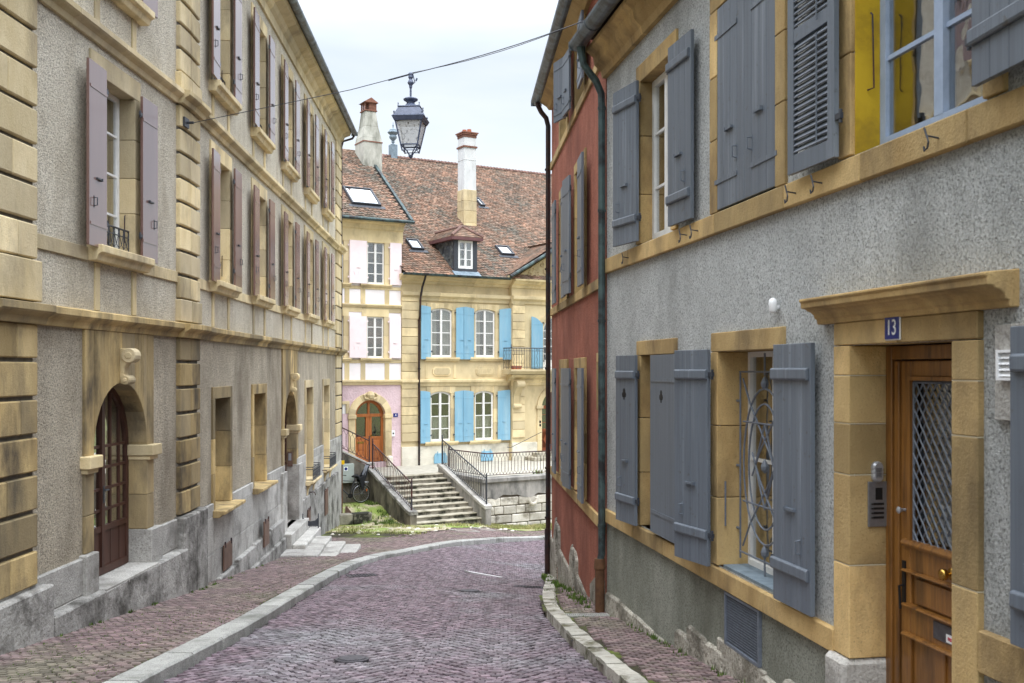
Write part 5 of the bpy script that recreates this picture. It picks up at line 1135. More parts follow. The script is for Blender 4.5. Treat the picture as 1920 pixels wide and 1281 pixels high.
# ridge finial
pf = M.p(ux(737,nr), nr, zr); zF = lambda y: (HY-y)/FP*pf[1]-pf[2]
k = MB(); hb = zF(272); sc_f = (zF(228)-zF(292))
k.box(M, ux(737,nr)-.17, ux(737,nr)+.17, nr-.17, nr+.17, zr-.1, zr+hb, .5); 
P_ = [(.15,0),(.06,.04),(.05,.10),(.10,.13),(.04,.17),(.09,.20),(.18,.30),(.19,.36),(.14,.42),(.26,.52),(.27,.55),(.19,.60),(.17,.66),(.09,.70),(.03,.74),(.02,.80),(.045,.84),(.02,.90),(.005,1.0)]
hh = zF(229)-hb; k.lathe((pf[0],pf[1],pf[2]+hb), [(r_*1.05,z*hh) for r_,z in P_], 14); k.build('roof_finial', 'lead_gray', MH, smooth=False)
# ---- pink house
def zp_(px, py, n=0): return zy(px, py, n)
uPR = uL-.01; uPL = -13
zEP = zy(760, 418, .35)
pw = [(687.5,719.5,594.6,671.5),(688,720.6,455,534),(620,644,594.6,671.5),(620,644,455,534)]
PW = [(ux(a),ux(b),zy(b,d),zy(b,c)) for a,b,c,d in pw]; PW[2] = (PW[2][0],PW[2][1],PW[0][2],PW[0][3]); PW[3] = (PW[3][0],PW[3][1],PW[1][2],PW[1][3])
pdr = (ux(662,-.2)+.0, ux(718,-.2), TZ+.22, zy(690,750,-.2)); sml = (ux(639),ux(649),zy(645,776),zy(645,758))
z1f = zy(700, 717)
mb = MB(); wall(mb, M, uPL, uPR, TZ-1, z1f, [pdr, sml], 0); wall(mb, M, uPL, uPR, z1f, zEP, PW, 1)
mb.face([M.p(uPR,0,ZE-1),M.p(uPR,-10,ZE-1),M.p(uPR,-10,zEP),M.p(uPR,0,zEP)], .5, 1); mb.face([M.p(uPL,0,-5),M.p(uPL,-10,-5),M.p(uPL,-10,zEP),M.p(uPL,0,zEP)], .5, 1)
mb.build('wall', ['render_pink','paint_white'], PH)
def pb(y0, y1, pr, name='stone_band', mt='ashlar_pale', a=uPL, b=uPR): mb = MB(); blocks_h(mb, M, a, b, -.02, pr, zy(700,y1), zy(700,y0), 1.6); return mb.build(name, mt, PH, bevel=.006)
band(M, uPL, uPR-.0, [(-.02,zy(700,722)),(.05,zy(700,722)),(.08,zy(700,718)),(.14,zy(700,716)),(.14,zy(700,713)),(-.02,zy(700,712))], 'string_course', 'ashlar_pale', PH)
band(M, uPL, uPR-.0, [(-.02,zy(700,577)),(.04,zy(700,577)),(.11,zy(700,573)),(.11,zy(700,571)),(-.02,zy(700,570))], 'string_course', 'ashlar_pale', PH)
pb(577, 586, .02, a=uPL, b=uPR); pb(674, 681, .03); pb(537, 543, .03)
band(M, uPL, uPR+.08, [(-.02,zEP-.85),(.04,zEP-.85),(.05,zEP-.35),(.12,zEP-.3),(.16,zEP-.14),(.30,zEP-.08),(.33,zEP),(-.02,zEP)], 'eaves_cornice', 'ashlar_pale', PH)
mb = MB()
for px in (ux(650),ux(680),ux(725)):
    for y0, y1 in ((543,570),(681,712)): mb.box(M, px-.09, px+.11, -.02, .02, zy(700,y1), zy(700,y0))
mb.build('stone_strip', 'ashlar_pale', PH, bevel=.004)
for i, (a, b, c, d) in enumerate(PW):
    wo = window(PH, M, a, b, c, d, .10, rows=4, sw=.22, sn=.03, smat='ashlar_pale', top=.30 if i%2==0 else .2, curtain='blind' if i%2==0 else None, fw=.06, sill=(.12,.12,.30), h=.9, mw=.035, ext=0)
    s = .72
    leaf(PH, M, b+.22, .50, 1, c+.0, d, .06, .07, 'shutter_pink', 'pinkstrap'); leaf(PH, M, a-.05, s, -1, c+.0, d, .09, .09, 'shutter_pink', 'pinkstrap')
    if i > 1: leaf(PH, M, b+.22, .45, 1, c, d, .04, .05, 'shutter_pink', 'pinkstrap') if False else None
d_ = window(PH, M, pdr[0], pdr[1], pdr[2], pdr[3], .22, mf='wood_orange', rows=1, arc=.62, cols=2, sw=.28, sn=.06, smat='ashlar_pale', top=.30, curtain=None, fw=.11, base=.95, name='door', ring='render_pink', label='varnished double door under a glazed fanlight')
mb = MB(); um = (pdr[0]+pdr[1])/2; zi = pdr[3]-.62
mb.box(M, pdr[0]+.02, pdr[1]-.02, -.22, -.12, zi-.06, zi+.06, .3)
for s_ in (-1,1):
    mb.box(M, um+s_*.33-.13, um+s_*.33+.13, -.18, -.15, pdr[2]+.1, pdr[2]+.42, .8); mb.box(M, um+s_*.33-.13, um+s_*.33+.13, -.18, -.15, pdr[2]+.5, pdr[2]+.85, .8); mb.box(M, um+s_*.09-.04, um+s_*.09+.04, -.17, -.14, pdr[2]+.1, zi-.06, .4)
mb.build('door_panel', 'wood_orange', d_, bevel=.004)
mb = MB(); mb.lathe(M.p(um+.08,-.10,-2.72), [(.01,0),(.035,.02),(.035,.06),(.01,.08)], 10); mb.build('knob', 'brass', d_)
mb = MB(); mb.box(M, um-.50, um-.20, -.15, -.14, -2.98, -2.90, .5); mb.build('mail_slot', 'brass', d_)
mb = MB(); mb.lathe(M.p(um,.05,pdr[3]+.02), [(.02,0),(.14,.06),(.18,.18),(.12,.30),(.02,.34)], 8); 
for s_ in (-1,1): mb.tube([M.p(um+s_*.1,.10,pdr[3]+.05),M.p(um+s_*.26,.10,pdr[3]+.08),M.p(um+s_*.28,.10,pdr[3]+.2),M.p(um+s_*.16,.10,pdr[3]+.28)], .04, 6)
mb.build('keystone', 'ashlar_pale', PH)
mb = MB()
for a in (pdr[0]-.31, pdr[1]-.03): mb.box(M, a, a+.34, -.20, .10, zi-.12, zi+.04)
mb.build('impost', 'ashlar_pale', PH, bevel=.01)
window(PH, M, sml[0], sml[1], sml[2], sml[3], .1, rows=2, sw=.14, sn=.03, smat='ashlar_pale', curtain=None, top=.12)
mb = MB(); un = ux(741.5); mb.box(M, un-.10, un+.10, .0, .02, zy(741,782), zy(741,775), .5); pl = mb.build('number_plate', 'enamel_blue', PH); text_obj('4', .15, M, un, .023, zy(741,778.5), 'enamel_white', pl)
mb = MB(); un = ux(736.5); mb.box(M, un-.07, un+.07, .0, .05, zy(741,818), zy(741,807), .5); mb.build('intercom', 'plastic_white', PH); mb = MB(); mb.box(M, un-.03, un+.03, .05, .055, zy(741,814), zy(741,811), .3); mb.build('speaker', 'black', PH)
mb = MB(); mb.box(M, ux(724), ux(733), -.02, .25, TZ, TZ+.45); mb.build('guard_stone', 'plinth_paint', PH, bevel=.05)
# pink roof
nPE = .42; uV = ux(771, nPE); lo, hi = -12, 0
for _ in range(40):
    c = (lo+hi)/2
    if pxof(M, uV, c) < 683: lo = c
    else: hi = c
nPR = lo; zPR = zy(683, 284, nPR) if False else (HY-284)/FP*M.p(uV,nPR)[1]
zPE = (HY-416)/FP*M.p(uV,nPE)[1]
PP = Plane(M, nPE, zPE, nPR, zPR)
print('pink roof', nPR, zPR, zPE, 'mansion roof', RP.L, zr, ZE, zr2, 'ur', ur, 'bay', uB, uB2, 'prt', prt, 'bal', bal)
mb = MB(); mb.face([PP.P(uPL,0),PP.P(uV,0),PP.P(uV,PP.L),PP.P(uPL,PP.L)], .5); mb.face([M.p(uPL,nPR,zPR),M.p(uV,nPR,zPR),M.p(uV,2*nPR,zPE),M.p(uPL,2*nPR,zPE)], .5); mb.face([M.p(uV-.05,nPE,zPE),M.p(uV-.05,nPR,zPR),M.p(uV-.05,2*nPR,zPE)], .5)
PR = mb.build('roof', 'tile_under', PH); mb = MB(); tiles(mb, M, nPE+.05, zPE-.02, nPR, zPR, ux(600,0), uV-.02, lambda u, t: u < uV-.1); mb.build('roof_tiles', 'tile', PR)
mb = MB(); PP.box(mb, uV-.04, uV+.08, 0, PP.L, -.08, .10); mb.build('verge_flashing', 'zinc_green', PR)
mb = MB(); mb.tube([M.p(uPL,nPE+.08,zPE-.03),M.p(uV+.1,nPE+.08,zPE-.03)], .07, 8); mb.build('gutter', 'zinc_green', PH)
skylight(PR, PP, 652, 357, 703, 386)
# tapered chimney on the ridge
nC = nPR+.75; uc = ux(691, nC); Zc = M.p(uc,nC)[1]; zc = lambda y: (HY-y)/FP*Zc
def frus(mb, u, n, secs, t=.5):
    for (z0,a0,b0),(z1,a1,b1) in zip(secs, secs[1:]): mb.hexa([M.p(u-a0,n-b0,z0),M.p(u+a0,n-b0,z0),M.p(u+a0,n+b0,z0),M.p(u-a0,n+b0,z0),M.p(u-a1,n-b1,z1),M.p(u+a1,n-b1,z1),M.p(u+a1,n+b1,z1),M.p(u-a1,n+b1,z1)], t)
mb = MB(); frus(mb, uc, nC, [(zc(345),.44,.50),(zc(270),.44,.50),(zc(262),.42,.47),(zc(240),.32,.36),(zc(211),.25,.27)]); ch = mb.build('chimney', 'chimney_gray', PH, bevel=.01)
mb = MB(); frus(mb, uc, nC, [(zc(271),.46,.52),(zc(269),.46,.52)]); frus(mb, uc, nC, [(zc(211),.29,.31),(zc(209),.29,.31)]); 
for i in range(5): frus(mb, uc+.1, nC, [(zc(209-i*2.6)+.004,.17,.27),(zc(206.6-i*2.6),.17,.27)], random.random())
for s_ in (-.2,0,.2): mb.box(M, uc-.27, uc-.22, nC+s_-.03, nC+s_+.03, zc(209), zc(196), .3)
frus(mb, uc, nC, [(zc(196),.28,.30),(zc(194),.28,.30)]); mb.build('brick_cap', 'brick', ch)
mb = MB(); mb.prism([M.p(uc-.34,nC-.34,zc(195)),M.p(uc+.34,nC-.34,zc(195)),M.p(uc,nC-.34,zc(186))],[M.p(uc-.34,nC+.34,zc(195)),M.p(uc+.34,nC+.34,zc(195)),M.p(uc,nC+.34,zc(186))]); mb.build('cap_tiles', 'brick', ch)

# ---- terrace, retaining wall, staircase
uT0, uT1 = -.60, -.36; SN0, SN1 = 3.12, 6.5; UL = -3.25
def plate(mb, fr, poly, z0, z1, t=.5, m=0): mb.prism([fr.p(a,b,z0) for a,b in poly], [fr.p(a,b,z1) for a,b in poly], t, m)
mb = MB(); plate(mb, M, [(uT1+.02,SN0),(uT1+.02,5.96),(13.5,5.96),(13.5,-.3),(-13,-.3),(-13,SN0-.02)], -7, TZ); tr = mb.build('terrace', 'terrace_floor', kind='structure')
RW = thing('retaining_wall', 'terrace retaining wall of pale stone blocks with blackened render above', 'wall', M.p(3,6,-5.7))
mb = MB(); random.seed(21); zt = TZ-.14; u = uT1
mb.box(M, uT1-.0, 13.4, 5.97, 6.0, -7.2, zt, .3); mb.build('core', 'mortar_dark', RW)
mb = MB()
for j, (z0, z1) in enumerate(((-6.9,-6.2),(-6.2,-5.62),(-5.62,-5.3),(-5.3,-4.98),(-4.98,-4.66))):
    u = uT1+.0
    while u < 9:
        w_ = random.uniform(.35,.95); mb.box(M, u+.01, min(u+w_,9.5)-.01, 5.95, 6.04+random.uniform(0,.02), z0+.012+random.uniform(0,.02), z1-.01); u += w_
mb.build('stone_blocks', 'rubble', RW, bevel=.025)
mb = MB(); pts = []; u = uT1; top = zt
while u <= 9.0: pts.append((u, -4.66+random.uniform(-.08,.12))); u += .3
mb.fprism(M, pts+[(9.0,top),(uT1,top)], 5.96, 6.055); mb.build('upper_render', 'gray_render', RW)
mb = MB(); blocks_h(mb, M, uT1-.02, 9, 5.55, 6.14, zt, TZ+.02, 1.1)
blocks_h(mb, Fr(M.p(0,0)[:2], M.nn, -1), SN0+.3, 5.54, uT1-.05, uT1+.35, zt, TZ+.02, 1.0) if False else mb.box(M, uT1-.02, uT1+.34, SN0+.02, 5.54, zt, TZ+.02)
mb.build('coping', 'gray_render', RW, bevel=.02)
mb = MB(); u = ux(998,6.1); z = (HY-936)/FP*M.p(u,6.1)[1]; mb.tube([M.p(u+.17*math.cos(t),6.16,z+.17*math.sin(t)) for t in [math.pi*(.86+1.28*j/14) for j in range(15)]], .065, 8); mb.build('stone_ring', 'rubble', RW)
SF = H(*M.p(-1.8,SN1)[:2])-.0; nst = 10; rh = (TZ-SF)/nst; tr_ = (SN1-SN0)/nst
STR = thing('stone_staircase', 'worn outdoor stone staircase climbing from the street to the terrace', 'staircase', M.p(-1.9,4.8,SF))
for i in range(nst):
    z = SF+rh*(i+1); n1_ = SN1-tr_*i
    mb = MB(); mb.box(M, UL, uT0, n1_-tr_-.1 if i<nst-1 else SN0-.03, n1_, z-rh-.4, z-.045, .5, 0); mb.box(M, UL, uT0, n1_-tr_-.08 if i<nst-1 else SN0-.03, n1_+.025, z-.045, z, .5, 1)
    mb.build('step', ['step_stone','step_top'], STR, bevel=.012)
for a, b, mc, mw_ in ((uT0,uT1,'limestone','gray_render'),(UL-.26,UL,'limestone_dirty','gray_render_dark')):
    mb = MB(); mb.prism([M.p(a,n,z) for n,z in ((SN0-.1,-6.5),(SN1+.05,-6.5),(SN1+.05,-4.87),(SN0,-3.74),(SN0-.1,-3.74))],[M.p(b,n,z) for n,z in ((SN0-.1,-6.5),(SN1+.05,-6.5),(SN1+.05,-4.87),(SN0,-3.74),(SN0-.1,-3.74))])
    mb.build('cheek_wall', mw_, STR, bevel=.015)
    mb = MB(); o = .03; mb.prism([M.p(a-o,n,z) for n,z in ((SN1+.3,-4.93),(SN1+.05,-4.87),(SN0,-3.74),(SN0-.15,-3.74),(SN0-.15,-3.62),(SN0,-3.62),(SN1+.05,-4.75),(SN1+.3,-4.80))],[M.p(b+o,n,z) for n,z in ((SN1+.3,-4.93),(SN1+.05,-4.87),(SN0,-3.74),(SN0-.15,-3.74),(SN0-.15,-3.62),(SN0,-3.62),(SN1+.05,-4.75),(SN1+.3,-4.80))]); mb.build('coping', mc, STR, bevel=.012)
    mb = MB(); mb.box(M, a+.0, b-.0, SN1+.06, SN1+.29, -6.5, -4.935); mb.build('end_post', mw_, STR, bevel=.015)
# parapet of the upper flight, climbing to the left
UP = thing('upper_parapet', 'blackened sloping parapet wall with stone coping behind the bicycle', 'wall', M.p(-5,SN0,-4.9))
sl_ = lambda u: -3.44+(-3.5-u)*.50
mb = MB(); mb.prism([M.p(-3.5,SN0-.25,-6.5),M.p(-9,SN0-.25,-6.5),M.p(-9,SN0-.25,sl_(-9)-.12),M.p(-3.5,SN0-.25,-3.56)],[M.p(-3.5,SN0,-6.5),M.p(-9,SN0,-6.5),M.p(-9,SN0,sl_(-9)-.12),M.p(-3.5,SN0,-3.56)]); mb.build('wall', 'gray_render_dark', UP)
mb = MB(); mb.prism([M.p(-3.42,SN0-.3,-3.56),M.p(-9,SN0-.3,sl_(-9)-.12),M.p(-9,SN0-.3,sl_(-9)),M.p(-3.5,SN0-.3,sl_(-3.5)),M.p(-3.25,SN0-.3,sl_(-3.5)),M.p(-3.25,SN0-.3,-3.56)],[M.p(-3.42,SN0+.06,-3.56),M.p(-9,SN0+.06,sl_(-9)-.12),M.p(-9,SN0+.06,sl_(-9)),M.p(-3.5,SN0+.06,sl_(-3.5)),M.p(-3.25,SN0+.06,sl_(-3.5)),M.p(-3.25,SN0+.06,-3.56)]); mb.build('coping', 'limestone', UP, bevel=.015)
# ---- railings: every baluster is a part
def railing(name, label, pts, zs, hh, mt, sp=.13, group='iron railings round the staircase', arches=True):
    """pts: plan points (u, n) in the M frame, zs: foot heights"""
    T = thing(name, label, 'railing', M.p(*pts[0], zs[0]), group)
    rail = MB(); bars = []
    for (a, b, za, zb) in zip(pts, pts[1:], zs, zs[1:]):
        L_ = math.hypot(b[0]-a[0], b[1]-a[1]); k = max(1, round(L_/sp)); f = lambda x: (a[0]+(b[0]-a[0])*x, a[1]+(b[1]-a[1])*x, za+(zb-za)*x)
        rail.tube([M.p(*a,za+hh),M.p(*b,zb+hh)], .024, 6); rail.tube([M.p(*a,za+.07),M.p(*b,zb+.07)], .014, 5)
        for i in range(k):
            u, n, z = f((i+.5)/k); bars.append((u,n,z))
            if arches:
                u0, n0, z0 = f(i/k); u2, n2, z2 = f((i+1)/k)
                def q(x, dz): uu, nn, zz_ = f((i+x)/k); return M.p(uu,nn,zz_+dz)
                rail.tube([q(.0,hh-.02),q(.08,hh-.10),q(.5,hh-.19),q(.92,hh-.10),q(1,hh-.02)], .007, 4)
                rail.tube([q(.0,.08),q(.08,.12),q(.5,.20),q(.92,.12),q(1,.08)], .007, 4)
    rail.build('rail', mt, T)
    for i, (u, n, z) in enumerate(bars[:100]):
        m_ = MB(); m_.tube([M.p(u,n,z+(.20 if arches else .07)),M.p(u,n,z+hh-(.19 if arches else .02))], .010, 4, cap=False); m_.build('baluster', mt, T)
    for p, z in ((pts[0],zs[0]),(pts[-1],zs[-1])):
        m_ = MB(); m_.tube([M.p(*p,z-.02),M.p(*p,z+hh+.05)], .03, 8); m_.lathe(M.p(*p,z+hh+.05), [(.02,0),(.04,.03),(.02,.07),(.035,.10),(.002,.15)], 8); m_.build('post', mt, T)
    return T
uc = (uT0+uT1)/2; ul = UL-.13
railing('iron_railing', 'blue grey iron railing sloping down the right side of the stone staircase', [(uc,SN0+.02),(uc,SN1+.14)], [-3.63,-4.79], .93, 'iron')
railing('iron_railing', 'rusty brown iron railing sloping down the left side of the stone staircase', [(ul,SN0+.1),(ul,SN1+.14)], [-3.66,-4.79], .93, 'iron_rust')
railing('iron_railing', 'rusty iron railing on the sloping parapet above the bicycle', [(-3.42,SN0-.12),(-6.4,SN0-.12)], [-3.44,sl_(-6.4)], .80, 'iron_rust', sp=.17)
railing('iron_railing', 'dark iron railing with looped bars along the terrace edge above the stone wall', [(uT1+.15,SN0+.05),(uT1+.17,4.0),(uT1+.4,5.72),(4.6,5.82)], [TZ+.02]*4, .86, 'iron_rust', sp=.14)
# ---- things in the yard
mb = MB(); u0, u1 = ux(640,SN0+.15)-.25, ux(664,SN0+.15); mb.box(M, u0, u1, SN0, SN0+.16, -4.12, -3.43, .5); cb = mb.build('utility_cabinet', 'cabinet_gray', bevel=.012); tag(cb, 'grey utility cabinet with a round blue sticker on the parapet wall', 'cabinet')
mb = MB(); cu_ = ux(648.5,SN0+.16); mb.box(M, cu_-.075, cu_+.075, SN0+.16, SN0+.165, -3.68, -3.53, .5); st_ = mb.build('sticker', 'enamel_white', cb); mb = MB(); mb.prism([M.p(cu_+.055*math.cos(t),SN0+.165,-3.605+.055*math.sin(t)) for t in [2*math.pi*j/16 for j in range(16)]],[M.p(cu_+.055*math.cos(t),SN0+.170,-3.605+.055*math.sin(t)) for t in [2*math.pi*j/16 for j in range(16)]], .5); mb.build('sticker_dot', 'enamel_blue', st_)
# bicycle, facing left, with a child seat over the rear wheel
bn = SN0+.32; ur_, zg = ux(677,bn), -4.85; RW_ = .34
BK = thing('bicycle', 'silver and black bicycle with a child seat leaning by the parapet wall', 'bicycle', M.p(ur_-.55,bn,zg))
bp = lambda x, z, y=0: M.p(ur_-x, bn+y, zg+z)      # x forward (to the left), y across
for wx in (0, 1.08):
    k = MB(); k.tube([bp(wx+RW_*.97*math.cos(t),RW_+RW_*.97*math.sin(t)) for t in [2*math.pi*j/32 for j in range(33)]], .019, 6, cap=False); wl = k.build('wheel', 'rubber', BK)
    k = MB(); k.tube([bp(wx+RW_*.90*math.cos(t),RW_+RW_*.90*math.sin(t)) for t in [2*math.pi*j/28 for j in range(29)]], .010, 5, cap=False); k.build('rim', 'alu', wl)
    k = MB()
    for j in range(18): t = 2*math.pi*j/18; k.tube([bp(wx+.02*math.cos(t+1.3),RW_+.02*math.sin(t+1.3)),bp(wx+RW_*.9*math.cos(t),RW_+RW_*.9*math.sin(t))], .0025, 3, cap=False)
    k.tube([bp(wx,RW_,-.05),bp(wx,RW_,.05)], .022, 8); k.build('spokes', 'alu', wl)
    k = MB(); rng = (.15,2.6) if wx == 0 else (.6,2.7); N_ = 14
    for j in range(N_):
        t0, t1 = [math.pi*0+rng[0]+(rng[1]-rng[0])*q/N_ for q in (j,j+1)]; R_ = RW_+.035
        k.face([bp(wx+R_*math.cos(t0)*-1*-1,RW_+R_*math.sin(t0),-.025),bp(wx+R_*math.cos(t0),RW_+R_*math.sin(t0),.025),bp(wx+R_*math.cos(t1),RW_+R_*math.sin(t1),.025),bp(wx+R_*math.cos(t1),RW_+R_*math.sin(t1),-.025)], .5)
    k.build('mudguard', 'alu', BK)
k = MB(); bb, hd_, hb_, sp_ = (.44,.28), (.93,.86), (.96,.74), (.30,.80)
for p, q, r_ in ((hb_,bb,.021),(hd_,sp_,.016),(bb,(.22,.95),.017),(bb,(0,RW_),.011),(sp_,(0,RW_),.010),((.92,.94),(.99,.62),.018)): k.tube([bp(*p),bp(*q)], r_, 7)
for y in (-.05,.05): k.tube([bp(.98,.66,y),bp(1.08,RW_,y)], .012, 6)
k.build('frame', 'iron', BK)
k = MB(); k.tube([bp(.92,.94),bp(.90,1.04)], .014, 6); k.tube([bp(.76,1.06,-.28),bp(.84,1.08,-.22),bp(.90,1.05,0),bp(.84,1.08,.22),bp(.76,1.06,.28)], .012, 6); k.tube([bp(.76,1.06,.28),bp(.68,1.05,.29)], .017, 6); k.tube([bp(.86,1.06,.2),bp(.78,1.0,.22)], .006, 4); k.build('handlebar', 'black', BK)
k = MB(); k.tube([bp(.12,.98),bp(.22,.985),bp(.36,.97)], [.06,.07,.025], 8); k.build('saddle', 'black', BK)
k = MB(); k.prism([bp(.44+.09*math.cos(t),.28+.09*math.sin(t),.04) for t in [2*math.pi*j/16 for j in range(16)]],[bp(.44+.09*math.cos(t),.28+.09*math.sin(t),.05) for t in [2*math.pi*j/16 for j in range(16)]]); k.tube([bp(.44,.28,.05),bp(.60,.22,.08),bp(.60,.22,.15)], .012, 5); k.tube([bp(.44,.28,-.05),bp(.28,.34,-.08),bp(.28,.34,-.15)], .012, 5); k.build('crank', 'black', BK)
k = MB(); k.tube([bp(.25,.76,.0),bp(-.30,.74,0)], .012, 5); k.tube([bp(-.28,.74,.0),bp(0,RW_,.06)], .008, 5); k.tube([bp(.1,.75,.0),bp(0,RW_,.06)], .008, 5); k.build('carrier', 'alu', BK)
k = MB()
prof = [(.16,.98),(.14,.86),(-.10,.82),(-.16,.95),(-.24,1.24),(-.30,1.38),(-.26,1.40),(-.18,1.24),(-.09,.98),(-.06,.90),(.08,.93),(.10,1.0)]
for y0, y1 in ((-.15,.15),): k.prism([bp(x,z,y0) for x,z in prof],[bp(x,z,y1) for x,z in prof])
for y in (-.15,.15): k.prism([bp(x,z,y-.012) for x,z in ((.14,.92),(.02,.48),(-.06,.48),(-.10,.86),(-.22,1.2),(-.14,1.2),(-.02,1.0))],[bp(x,z,y+.012) for x,z in ((.14,.92),(.02,.48),(-.06,.48),(-.10,.86),(-.22,1.2),(-.14,1.2),(-.02,1.0))])
cs = k.build('child_seat', 'seat_black', BK, bevel=.015)
k = MB(); k.prism([bp(x,z,-.10) for x,z in ((-.10,1.0),(-.19,1.28),(-.24,1.35),(-.22,1.37),(-.16,1.27),(-.07,1.0))],[bp(x,z,.165) for x,z in ((-.10,1.0),(-.19,1.28),(-.24,1.35),(-.22,1.37),(-.16,1.27),(-.07,1.0))]); k.build('seat_pad', 'seat_gray', cs, bevel=.01)
k = MB(); k.box(Fr(bp(0,0)[:2], M.d, 1), .18, .21, .05, .07, zg+.42, zg+.50, .5); k.build('reflector', 'orange_reflector', BK)
# leaning metal sheet beside the corner of the long townhouse
c0 = M.p(-5.0,5.5); mb = MB(); zl = H(c0[0],c0[1]); F9 = Fr((-5.86,34.75),(1,.1),1)
mb.prism([F9.p(0,0,-5.55),F9.p(.62,0,-5.5),F9.p(.05,-.02,-4.72)],[F9.p(0,-.03,-5.55),F9.p(.62,-.03,-5.5),F9.p(.05,-.05,-4.72)]); ms = mb.build('metal_sheet', 'hatch_brown', bevel=.004); tag(ms, 'brown triangular metal sheet propped at the far corner of the long townhouse', 'metal sheet')
mb = MB(); mb.box(L2, B_(34.35), B_(34.37), .0, .14, -3.28, -3.14, .5); mb.build('yellow_marker', 'bright_yellow', TH)

# ================================================================ GROUND
CLp = [(197,1280),(365,1201),(456,1154),(547,1103),(638,1056),(700,1039),(737,1034),(802,1021),(875,1012),(948,1006.5),(1022,1004)]
CL = [G(*p) for p in CLp]; d0_ = (CL[1][0]-CL[0][0], CL[1][1]-CL[0][1])
CL = [(CL[0][0]-.1,-3),(CL[0][0],3)]+CL; lx, ly = CL[-1]; CL += [(lx+2,ly+.9),(lx+5,ly+2.6),(lx+12,ly+6.6)]
CRp = [(1023,1088),(1015.6,1114),(1021,1140),(1046.6,1169),(1076,1198),(1112,1227),(1167,1274)]
CR = [G(*p) for p in CRp][::-1]; CR = [(2.2,-3),(1.55,4.5)]+CR+[(.72,19.9)]
print('CL', [(round(a,2),round(b,2)) for a,b in CL]); print('CR', [(round(a,2),round(b,2)) for a,b in CR])
def smooth(P_, n=2):
    for _ in range(n):
        Q = [P_[0]]
        for a, b in zip(P_, P_[1:]): Q += [(a[0]*.75+b[0]*.25,a[1]*.75+b[1]*.25),(a[0]*.25+b[0]*.75,a[1]*.25+b[1]*.75)]
        P_ = Q+[P_[-1]]
    return P_
CL = smooth(CL); CR = smooth(CR)
def inpoly(x, y, P_):
    c = False; j = len(P_)-1
    for i in range(len(P_)):
        if (P_[i][1] > y) != (P_[j][1] > y) and x < (P_[j][0]-P_[i][0])*(y-P_[i][1])/(P_[j][1]-P_[i][1])+P_[i][0]: c = not c
        j = i
    return c
def dist(x, y, P_):
    best = 9e9
    for a, b in zip(P_, P_[1:]):
        dx, dy = b[0]-a[0], b[1]-a[1]; t = max(0, min(1, ((x-a[0])*dx+(y-a[1])*dy)/(dx*dx+dy*dy+1e-9))); best = min(best, math.hypot(x-a[0]-dx*t, y-a[1]-dy*t))
    return best
ROAD = CL+[(16,20.4),(.98,20.4)]+CR[::-1]
wl_ = [L1.p(A(-3),.0)[:2],L1.p(A(15.3),.0)[:2],L2.p(B_(34.3),0)[:2]]
PAVE = wl_+[(-9,36.5),M.p(-5.5,SN0)[:2],M.p(UL,SN0)[:2],M.p(UL,SN1)[:2],M.p(uT1,SN1)[:2],M.p(uT1,6)[:2],M.p(13,6)[:2]]+CL[::-1]
RSW = CR+[R2.p(UE,0)[:2],R2.p(0,0)[:2],R1.p(r(-3),0)[:2]]
RH_ = .10
def Hroad(x, y): return H(x, y)-RH_
def yardz(x, y):
    """the levelled yard where the bicycle stands"""
    dx, dy = x-M.o[0], y-M.o[1]; u = dx*M.d[0]+dy*M.d[1]; n = dx*M.nn[0]+dy*M.nn[1]; h = H(x, y)
    k = S((5.2-n)/1.0)*S((-3.2-u)/.05 if u > -3.6 else 1); bank = S((6.6-n)/2.2)*S((u+5)/1.2)*.35*S((-3.3-u)/.2)
    return h*(1-k)+(-4.87)*k+bank*(1-k)
def sheet(name, mt, x0, x1, y0, y1, st_, hf, test, kind='structure', zoff=0):
    mb = MB(); nx, ny = int((x1-x0)/st_), int((y1-y0)/st_); vid = {}
    for j in range(ny):
        for i in range(nx):
            xa, ya = x0+i*st_, y0+j*st_
            if not test(xa+st_/2, ya+st_/2): continue
            f = []
            for (a, b) in ((i,j),(i+1,j),(i+1,j+1),(i,j+1)):
                if (a,b) not in vid: x, y = x0+a*st_, y0+b*st_; vid[(a,b)] = len(mb.v); mb.v.append((x,y,hf(x,y)+zoff))
                f.append(vid[(a,b)])
            mb.f.append(tuple(f)); mb.t.append(.5); mb.m.append(0)
    return mb.build(name, mt, kind=kind, smooth=True)
sheet('ground', 'earth', -120, 120, -30, 200, 5, lambda x, y: H(max(-6,min(3,x)), y)-.75, lambda x, y: True)
sheet('road', 'joint', -4.2, 15, -3, 42, .3, Hroad, lambda x, y: inpoly(x,y,ROAD) or dist(x,y,CL) < .35 or dist(x,y,CR) < .35, zoff=-.022)
sheet('pavement', 'joint_moss', -6.2, 13, -3, 44, .25, H, lambda x, y: (inpoly(x,y,PAVE) or dist(x,y,wl_) < .4) and not (inpoly(x,y,ROAD)) and x < 13 and dist(x,y,CL) > .05 and not (y > 33.0 and x < -2.0), zoff=-.016)
sheet('pavement', 'joint_moss', 0, 4, -3, 20.6, .2, H, lambda x, y: inpoly(x,y,RSW) and dist(x,y,CR) > .05 or (dist(x,y,RSW[len(CR):]) < .3 and y < 20.2), zoff=-.016)
sheet('yard', 'yard_ground', -10, 5, 30, 44, .12, yardz, lambda x, y: (inpoly(x,y,PAVE) or (x < -5.5 and y > 34.0)) and dist(x,y,CL) > (2.0 if x < -2 else 2.6)-.3*math.sin(x*3), zoff=.012)
